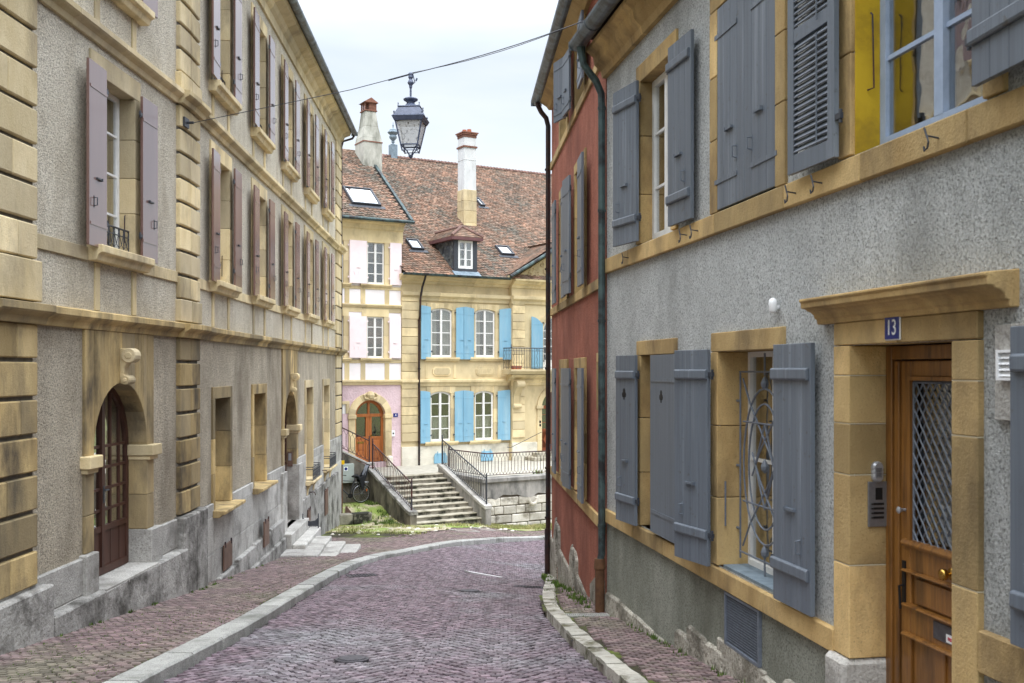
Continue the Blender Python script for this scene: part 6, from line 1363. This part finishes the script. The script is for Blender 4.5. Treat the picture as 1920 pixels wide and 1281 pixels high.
# setts
def setts(name, mt, cells, hf, kind='structure'):
    mb = MB()
    for (x, y, a, lx_, ly_) in cells:
        ca, sa = math.cos(a), math.sin(a); t = random.random(); lift = random.uniform(-.003,.003); tx, ty = random.uniform(-.03,.03), random.uniform(-.03,.03); i = len(mb.v)
        for k, (fx, dz) in enumerate(((1,-.022),(.90,0))):
            for sx, sy in ((-1,-1),(1,-1),(1,1),(-1,1)):
                px_, py_ = sx*lx_/2*fx*(1+random.uniform(-.06,.06)), sy*ly_/2*fx*(1+random.uniform(-.06,.06)); X, Y = x+px_*ca-py_*sa, y+px_*sa+py_*ca
                mb.v.append((X, Y, hf(X,Y)+dz+lift+px_*tx+py_*ty))
        mb.f.append((i+4,i+5,i+6,i+7)); mb.t.append(t); mb.m.append(0)
        for q in range(4): mb.f.append((i+q,i+(q+1)%4,i+4+(q+1)%4,i+4+q)); mb.t.append(t); mb.m.append(0)
    return mb.build(name, mt, kind=kind)
cells = []; random.seed(3); Wd = 1.45; Am = .34; sx_, sy_ = .098, .084
def arc(x): return .15*math.cos(2*math.pi*x/1.5), -.15*2*math.pi/1.5*math.sin(2*math.pi*x/1.5)
EX = [G(905,1067)+(.40,.24), G(660,1217)+(.205,.205), G(883,1097)+(.205,.205), G(678,1069)+(.31,.31), G(1001,1091)+(.39,.19)]
def clear(x, y): return all(((x-a)/c)**2+((y-b)/d)**2 > 1 for a,b,c,d in EX)
for i in range(-40, 500):
    for j in range(-60, 100):
        x = j*sx_+(.5*sx_ if i % 2 else 0); dz, sl2 = arc(x+.25*math.sin(i*.021)+.02*math.sin(i*.5)); y = i*sy_+dz; x += random.uniform(-.012,.012); y += random.uniform(-.008,.008)
        if y > 41 or x > 7 or (x > 4 and y < 20) or x < -5 or y < 3.5: continue
        if inpoly(x, y, ROAD) and clear(x, y) and dist(x, y, CL) > .31: cells.append((x+random.uniform(-.006,.006), y+random.uniform(-.006,.006), math.atan(sl2)+random.uniform(-.06,.06), sx_*.92, sy_*.90))
print('setts', len(cells)); setts('road_setts', 'sett', cells, Hroad)
cells = []
for i in range(0, 400):
    for j in range(-80, 90):
        x = j*.104; y = i*.084+.18*math.sin(x*1.7)+.05*math.sin(x*5)+(.5*.0 if j%2 else 0)+3
        if x > 5 or y > 36: continue
        inL = inpoly(x, y, PAVE) and not inpoly(x, y, ROAD) and dist(x, y, CL) > .06
        if inL:
            dl = dist(x, y, CL)
            if dl > (2.1 if x < -2 else 2.6)+random.uniform(-.4,.4) and y > 28: continue
            cells.append((x+(i%2)*.05, y+random.uniform(-.006,.006), .3*math.cos(x*1.7)+random.uniform(-.06,.06), .093, .073))
print('pave setts', len(cells)); setts('pavement_setts', 'sett_pink', cells, H)
cells = []
for i in range(0, 230):
    for j in range(0, 40):
        x = j*.1; y = 4+i*.082+x*.25
        if inpoly(x, y, RSW) and dist(x, y, CR) > .24 and y < 20.0 and not (abs(y-12.35) < .12): cells.append((x+(i%2)*.05, y, .25+random.uniform(-.12,.12), .09+random.uniform(-.01,.004), .07))
setts('pavement_setts', 'sett_pink', cells, H)
# kerbs
def kerb(name, line, side, wd, lmin, lmax, mt, rough_, hf=H, top=.0):
    mb = MB(); dense = []; 
    for a, b in zip(line, line[1:]):
        k = max(1, int(math.hypot(b[0]-a[0],b[1]-a[1])/.05)); dense += [(a[0]+(b[0]-a[0])*i/k, a[1]+(b[1]-a[1])*i/k) for i in range(k)]
    dense.append(line[-1]); i = 0
    while i < len(dense)-3:
        j = min(len(dense)-1, i+int(random.uniform(lmin,lmax)/.05)); idx = list(range(i, j+1, 4)); 
        if idx[-1] != j: idx.append(j)
        t = random.random(); prev = None; dzt = random.uniform(-rough_,rough_)
        for q in idx:
            p = dense[q]; p2 = dense[min(q+2,len(dense)-1)]; p1 = dense[max(q-2,0)]; d = (p2[0]-p1[0], p2[1]-p1[1]); l_ = math.hypot(*d) or 1; nx, ny = side*d[1]/l_, -side*d[0]/l_
            jr = [random.uniform(-rough_,rough_) for _ in range(4)]
            sh = .012 if q in (i,) else (-.012 if q == j else 0); px_, py_ = p[0]+d[0]/l_*sh, p[1]+d[1]/l_*sh
            z = hf(px_,py_)+top+dzt
            sec = [(px_,py_,z-.5),(px_,py_,z+jr[0]*.5),(px_+nx*(wd-.02+jr[1]),py_+ny*(wd-.02+jr[1]),z+jr[2]*.5),(px_+nx*(wd+jr[1]),py_+ny*(wd+jr[1]),z-.02),(px_+nx*(wd+.012+jr[3]*.6),py_+ny*(wd+.012+jr[3]*.6),z-.5)]
            if prev: 
                for a in range(5): mb.face([prev[a],prev[(a+1)%5],sec[(a+1)%5],sec[a]], t)
            else: mb.face(sec, t)
            prev = sec
        mb.face(prev, t); i = j
    return mb.build(name, mt, kind='structure')
random.seed(9); kerb('kerb', CL, 1, .27, .9, 1.6, 'kerb_granite', .006, top=.012)
random.seed(10); kerb('kerb', CR, 1, .19, .25, .5, 'kerb_mossy', .013, top=.012)
# ironwork in the road
def disc(name, label, c, r_, hf, z=.0, cat='manhole cover', group=None):
    o = MB(); x, y = c
    nrm = lambda a, b: (a, b, hf(a,b)+z)
    ring = lambda rr, dz: [(x+rr*math.cos(t), y+rr*math.sin(t), hf(x+rr*math.cos(t),y+rr*math.sin(t))+dz) for t in [2*math.pi*j/28 for j in range(28)]]
    o.prism(ring(r_,-.06), ring(r_,.006), .5); T = o.build(name, 'cast_iron', bevel=.004); tag(T, label, cat, group)
    k = MB(); k.prism(ring(r_*.86,.0), ring(r_*.86,.010), .5)
    k.build('lid', 'cast_iron', T); k = MB()
    for i in range(-5,6):
        w2 = math.sqrt(max(0,(r_*.8)**2-(i*r_*.15)**2)); a = y+i*r_*.15
        k.prism([(x-w2,a-.008,hf(x,a)+.008),(x+w2,a-.008,hf(x,a)+.008),(x+w2,a+.008,hf(x,a)+.008),(x-w2,a+.008,hf(x,a)+.008)],[(x-w2,a-.008,hf(x,a)+.016),(x+w2,a-.008,hf(x,a)+.016),(x+w2,a+.008,hf(x,a)+.016),(x-w2,a+.008,hf(x,a)+.016)],.5)
    k.build('tread_ribs', 'cast_iron', T); return T
disc('manhole_cover', 'round iron cover in the cobbles nearest the photographer', G(660,1217), .17, Hroad, group='round covers in the road'); disc('manhole_cover', 'round iron cover in the cobbles near the middle of the bend', G(883,1097), .17, Hroad, group='round covers in the road')
def grate(name, label, c, wx, wy, nb, hf, ang=0, mt='cast_iron', cat='drain grate'):
    T = thing(name, label, cat, (c[0],c[1],hf(*c))); F_ = Fr(c, (math.cos(ang),math.sin(ang)), 1); g_ = lambda u, n, dz: (lambda p: (p[0],p[1],hf(p[0],p[1])+dz))(F_.p(u,n))
    def slab(mb, u0, u1, n0, n1, z0, z1): mb.prism([g_(u0,n0,z0),g_(u1,n0,z0),g_(u1,n1,z0),g_(u0,n1,z0)],[g_(u0,n0,z1),g_(u1,n0,z1),g_(u1,n1,z1),g_(u0,n1,z1)], .5)
    mb = MB(); slab(mb, -wx, wx, -wy, wy, -.10, -.012); mb.build('pit', 'black', T)
    mb = MB(); e_ = .03
    for a, b, c_, d in ((-wx,wx,-wy,-wy+e_),(-wx,wx,wy-e_,wy),(-wx,-wx+e_,-wy+e_,wy-e_),(wx-e_,wx,-wy+e_,wy-e_)): slab(mb, a, b, c_, d, -.05, .008)
    mb.build('frame', mt, T); mb = MB()
    for i in range(nb): u = -wx+e_+(2*wx-2*e_)*(i+.5)/nb; slab(mb, u-.25*(2*wx-2*e_)/nb, u+.25*(2*wx-2*e_)/nb, -wy+e_, wy-e_, -.02, .004)
    mb.build('bars', mt, T); return T
grate('drain_grate', 'slotted iron drain grate by the left kerb', G(678,1069), .26, .26, 8, Hroad, .3); grate('drain_grate', 'slotted iron drain grate in the road at the corner of the red house', G(1001,1091), .36, .15, 12, Hroad)
grate('trench_grate', 'long iron trench grate crossing the narrow right pavement below the downpipe', (( .60+1.12)/2,12.35), .34, .10, 26, H, .05, 'kerb_granite', 'drain grate')
for a, b, w_ in ((868,995,.42),(907,993,.30)):
    c = G(a,b); lab = 'wide' if a == 868 else 'small'
    mb = MB(); F_ = Fr(c, M.d, 1); fz = lambda u, n, dz: (lambda p: (p[0],p[1],H(p[0],p[1])+dz))(F_.p(u,n))
    for q in ((-w_,w_,-.32,-.24),(-w_,w_,.24,.32),(-w_,-w_+.08,-.24,.24),(w_-.08,w_,-.24,.24)): mb.prism([fz(q[0],q[2],-.05),fz(q[1],q[2],-.05),fz(q[1],q[3],-.05),fz(q[0],q[3],-.05)],[fz(q[0],q[2],.03),fz(q[1],q[2],.03),fz(q[1],q[3],.03),fz(q[0],q[3],.03)], .5)
    o = mb.build('inspection_cover', 'limestone'); tag(o, f'{lab} stone framed service cover in the pavement below the staircase', 'service cover'); k = MB(); k.prism([fz(-w_+.08,-.24,0),fz(w_-.08,-.24,0),fz(w_-.08,.24,0),fz(-w_+.08,.24,0)],[fz(-w_+.08,-.24,.02),fz(w_-.08,-.24,.02),fz(w_-.08,.24,.02),fz(-w_+.08,.24,.02)], .5); k.build('lid', 'hatch_brown', o)
c = G(905,1067); mb = MB(); mb.prism([(c[0]-.38,c[1]+.22,Hroad(*c)-.05),(c[0]+.40,c[1]-.12,Hroad(*c)-.05),(c[0]+.36,c[1]-.26,Hroad(*c)-.05),(c[0]-.2,c[1]-.05,Hroad(*c)-.05)],[(p[0],p[1],Hroad(*p)+.008) for p in ((c[0]-.38,c[1]+.22),(c[0]+.40,c[1]-.12),(c[0]+.36,c[1]-.26),(c[0]-.2,c[1]-.05))], .5); mb.build('road_patch', 'marble_patch', kind='structure')
# grass, weeds and moss tufts
random.seed(17)
def blades(mb, x, y, z, n, h, sp):
    for _ in range(n):
        a = random.uniform(0,6.3); r0 = random.uniform(0,sp); bx, by = x+r0*math.cos(a), y+r0*math.sin(a); hh = h*random.uniform(.5,1.2); ln = random.uniform(.1,.5)*hh; b = random.uniform(0,6.3); wd = hh*.12+.004
        mb.face([(bx-wd*math.sin(b),by+wd*math.cos(b),z),(bx+wd*math.sin(b),by-wd*math.cos(b),z),(bx+ln*math.cos(b),by+ln*math.sin(b),z+hh)])
mb = MB(); cnt = 0
import mathutils
for _ in range(17000):
    x, y = random.uniform(-9,4), random.uniform(29,41)
    if not inpoly(x, y, PAVE) or dist(x, y, CL) < (1.9 if x < -2 else 2.5): continue
    nz_ = mathutils.noise.noise((x*.9, y*.9, 3))+.45*mathutils.noise.noise((x*3.1, y*3.1, 1))
    if nz_ < .04: continue
    blades(mb, x, y, yardz(x,y)+.005, 3, .06 if nz_ < .25 else .09, .05)
# the right strip below the wall is greener
for _ in range(2500):
    q = M.p(random.uniform(-.2,4.5), random.uniform(6.05,7.1)); 
    if inpoly(q[0], q[1], PAVE): blades(mb, q[0], q[1], H(q[0],q[1])+.005, 3, .09, .05)
mb.build('grass', 'grass', kind='stuff'); bpy.data.objects['grass']['label'] = 'patchy short grass between the long townhouse and the staircase'; bpy.data.objects['grass']['category'] = 'grass'
mb = MB()
def tuft(x, y, hf, n, h, sp=.05): blades(mb, x, y, hf(x,y)-.01, n, h, sp)
for _ in range(1500):        # joints of the left pavement
    y = random.uniform(7,24); x = random.uniform(-5.0,-3.4)
    if mathutils.noise.noise((x*.8,y*.5,7)) > .02: tuft(x, y, H, 4, .022, .05)
for _ in range(900):
    y = random.uniform(6,18.8); x = random.uniform(.5,3); 
    if inpoly(x, y, RSW) and mathutils.noise.noise((x*1.2,y*.6,9)) > -.1: tuft(x, y, H, 5, .02 if y < 12 else .03, .05)
for _ in range(22): y = random.uniform(7,20); p = L1.p(A(y),.22) if y < 15 else L2.p(B_(y),.24); tuft(p[0], p[1], H, 14, .05, .05)
for _ in range(24): y = random.uniform(7,12); p = R1.p(r(y),.08); tuft(p[0], p[1], H, 10, .05, .06)
for _ in range(40): y = random.uniform(13,19.5); p = R2.p(q2(y),.10+random.uniform(0,.15)); tuft(p[0], p[1], H, 14, .07, .08)
for u, n in ((-3.6,4.2),(-3.65,5.0),(-3.8,5.6),(-4.2,5.9),(-3.7,6.4),(-4.6,5.2),(-3.6,3.6),(-3.9,6.2)):
    for _ in range(5): p = M.p(u+random.uniform(-.25,.1), n+random.uniform(-.3,.3)); tuft(p[0], p[1], yardz, 26, .12, .16)
for u, z in ((2.4,.0),(4.2,0),(5.2,0)):
    p = M.p(u,5.4); blades(mb, p[0], p[1], TZ, 40, .16, .2)
for p in [G(850,1160),G(960,1180),G(330,1240),G(450,1200)]: pass
mb.build('weeds', 'leaf', kind='stuff'); bpy.data.objects['weeds']['label'] = 'small green weeds sprouting from joints and wall foots'; bpy.data.objects['weeds']['category'] = 'weeds'
mb = MB()
for _ in range(160):
    x, y = random.uniform(-5.4,1.5), random.uniform(29,35)
    if inpoly(x,y,PAVE) and dist(x,y,CL) > 2.1: s_ = random.uniform(.03,.09); z = yardz(x,y); mb.lathe((x,y,z-.01), [(s_*.8,0),(s_,s_*.25),(s_*.5,s_*.5)], 6, t=random.random(), a0=random.random())
mb.build('pebbles', 'rubble', kind='stuff'); bpy.data.objects['pebbles']['label'] = 'loose pale stones scattered in the grass'; bpy.data.objects['pebbles']['category'] = 'stones'
mb = MB(); F_ = Fr(M.p(0,0)[:2], M.d, 1)
for u0, u1 in ((-5.9,-5.0),(-4.98,-4.3)): mb.box(M, u0, u1, 5.05, 5.4, -5.3, -4.93)
o = mb.build('stone_edging', 'step_stone', bevel=.03); tag(o, 'low mossy stone edging in front of the bicycle', 'stone kerb')

# ================================================================ HANGING LANTERN AND ITS CABLE
lx_, ly_, lz = -1.44, 14.15, 4.20
a_ = L1.p(A(15.05),.2,3.73); b_ = R2.p(q2(13.3),.03,4.72)
mb = MB(); mb.tube([a_,(lx_-.9,ly_+.3,4.06),(lx_,ly_,lz)], .006, 5)
c1 = Vector((lx_,ly_,lz)); c2 = Vector(b_); mb.tube([c1+(c2-c1)*i/10+Vector((0,0,-.05*math.sin(math.pi*i/10))) for i in range(11)], .007, 5)
mb.tube([c1+(c2-c1)*i/10+Vector((0,.02,.02-.085*math.sin(math.pi*i/10))) for i in range(11)], .005, 4)
mb.tube([(lx_,ly_,lz),(lx_-.33,ly_+.11,lz-.055)], .012, 5); mb.build('span_wire', 'iron'); tag(bpy.data.objects['span_wire'], 'sagging steel cable and wire strung across the street between the facades', 'cable')
LT = thing('street_lantern', 'old four-sided street lantern hanging from the cable over the street', 'lantern', (lx_,ly_,lz-1.2))
ya = R(-5); LF = Fr((lx_,ly_), (math.cos(ya),math.sin(ya)), 1)
def ring(mb, z0, h0, z1, h1, t=.5, m=0): mb.hexa([LF.p(a*h0,b*h0,lz+z0) for a,b in ((-1,-1),(1,-1),(1,1),(-1,1))]+[LF.p(a*h1,b*h1,lz+z1) for a,b in ((-1,-1),(1,-1),(1,1),(-1,1))], t, m)
k = MB(); k.lathe((lx_,ly_,lz), [(.010,-.36),(.014,-.30),(.014,-.21),(.022,-.19),(.024,-.16),(.04,-.14),(.045,-.12),(.03,-.09),(.022,-.075),(.035,-.05),(.03,-.02),(.036,.0),(.02,.02)], 12)
k.tube([(lx_+.03,ly_,lz),(lx_+.06,ly_,lz-.12),(lx_+.02,ly_,lz-.15)], .007, 4); k.tube([(lx_+.09,ly_,lz-.06),(lx_+.075,ly_,lz-.10)], .012, 6); k.build('suspension_rod', 'lantern_metal', LT)
k = MB(); k.lathe((lx_,ly_,lz), [(.13,-.485),(.10,-.46),(.055,-.42),(.06,-.40),(.10,-.375),(.105,-.36),(.085,-.345),(.02,-.34),(.01,-.32)], 18); k.build('chimney_cap', 'lantern_metal', LT, smooth=False)
k = MB(); ring(k, -.62, .205, -.495, .15); ring(k, -.495, .165, -.48, .155); ring(k, -.635, .225, -.62, .215); k.build('lantern_roof', 'lantern_metal', LT, bevel=.004)
k = MB(); ring(k, -.70, .20, -.637, .232)
for a in (-1,1):
    for b in (-1,1): k.lathe(LF.p(a*.20,b*.20,lz-.62), [(.012,0),(.006,.02),(.014,.04),(.002,.06)], 6); k.lathe(LF.p(a*.15,b*.15,lz-.48), [(.010,0),(.005,.015),(.010,.03),(.002,.045)], 6)
k.build('eaves_band', 'lantern_metal', LT, bevel=.003)
k = MB(); T0, T1 = .185, .120; zt0, zt1 = -.695, -1.02
for a, b in ((-1,-1),(1,-1),(1,1),(-1,1)): k.tube([LF.p(a*T0,b*T0,lz+zt0),LF.p(a*T1,b*T1,lz+zt1),LF.p(a*(T1-.02),b*(T1-.02),lz-1.11)], .011, 5)
for z, h_, r_ in ((zt1,T1,.011),(-1.10,T1-.02,.007)):
    for p, q in (((-1,-1),(1,-1)),((1,-1),(1,1)),((1,1),(-1,1)),((-1,1),(-1,-1))): k.tube([LF.p(p[0]*h_,p[1]*h_,lz+z),LF.p(q[0]*h_,q[1]*h_,lz+z)], r_, 5)
for a, b in ((-1,-1),(1,-1),(1,1),(-1,1)): k.tube([LF.p(a*T1*.95,b*T1*.95,lz-1.03),LF.p(a*.075,b*.075,lz-1.06),LF.p(a*.035,b*.035,lz-1.12),LF.p(a*.012,b*.012,lz-1.17)], .009, 5)
k.lathe((lx_,ly_,lz), [(.03,-1.15),(.034,-1.17),(.02,-1.19),(.006,-1.205)], 8); k.build('lantern_frame', 'lantern_metal', LT)
for p, q in (((-1,-1),(1,-1)),((1,-1),(1,1)),((1,1),(-1,1)),((-1,1),(-1,-1))):
    k = MB(); k.face([LF.p(p[0]*T0,p[1]*T0,lz+zt0),LF.p(q[0]*T0,q[1]*T0,lz+zt0),LF.p(q[0]*T1,q[1]*T1,lz+zt1),LF.p(p[0]*T1,p[1]*T1,lz+zt1)], .5); k.build('pane', 'lantern_glass', LT)
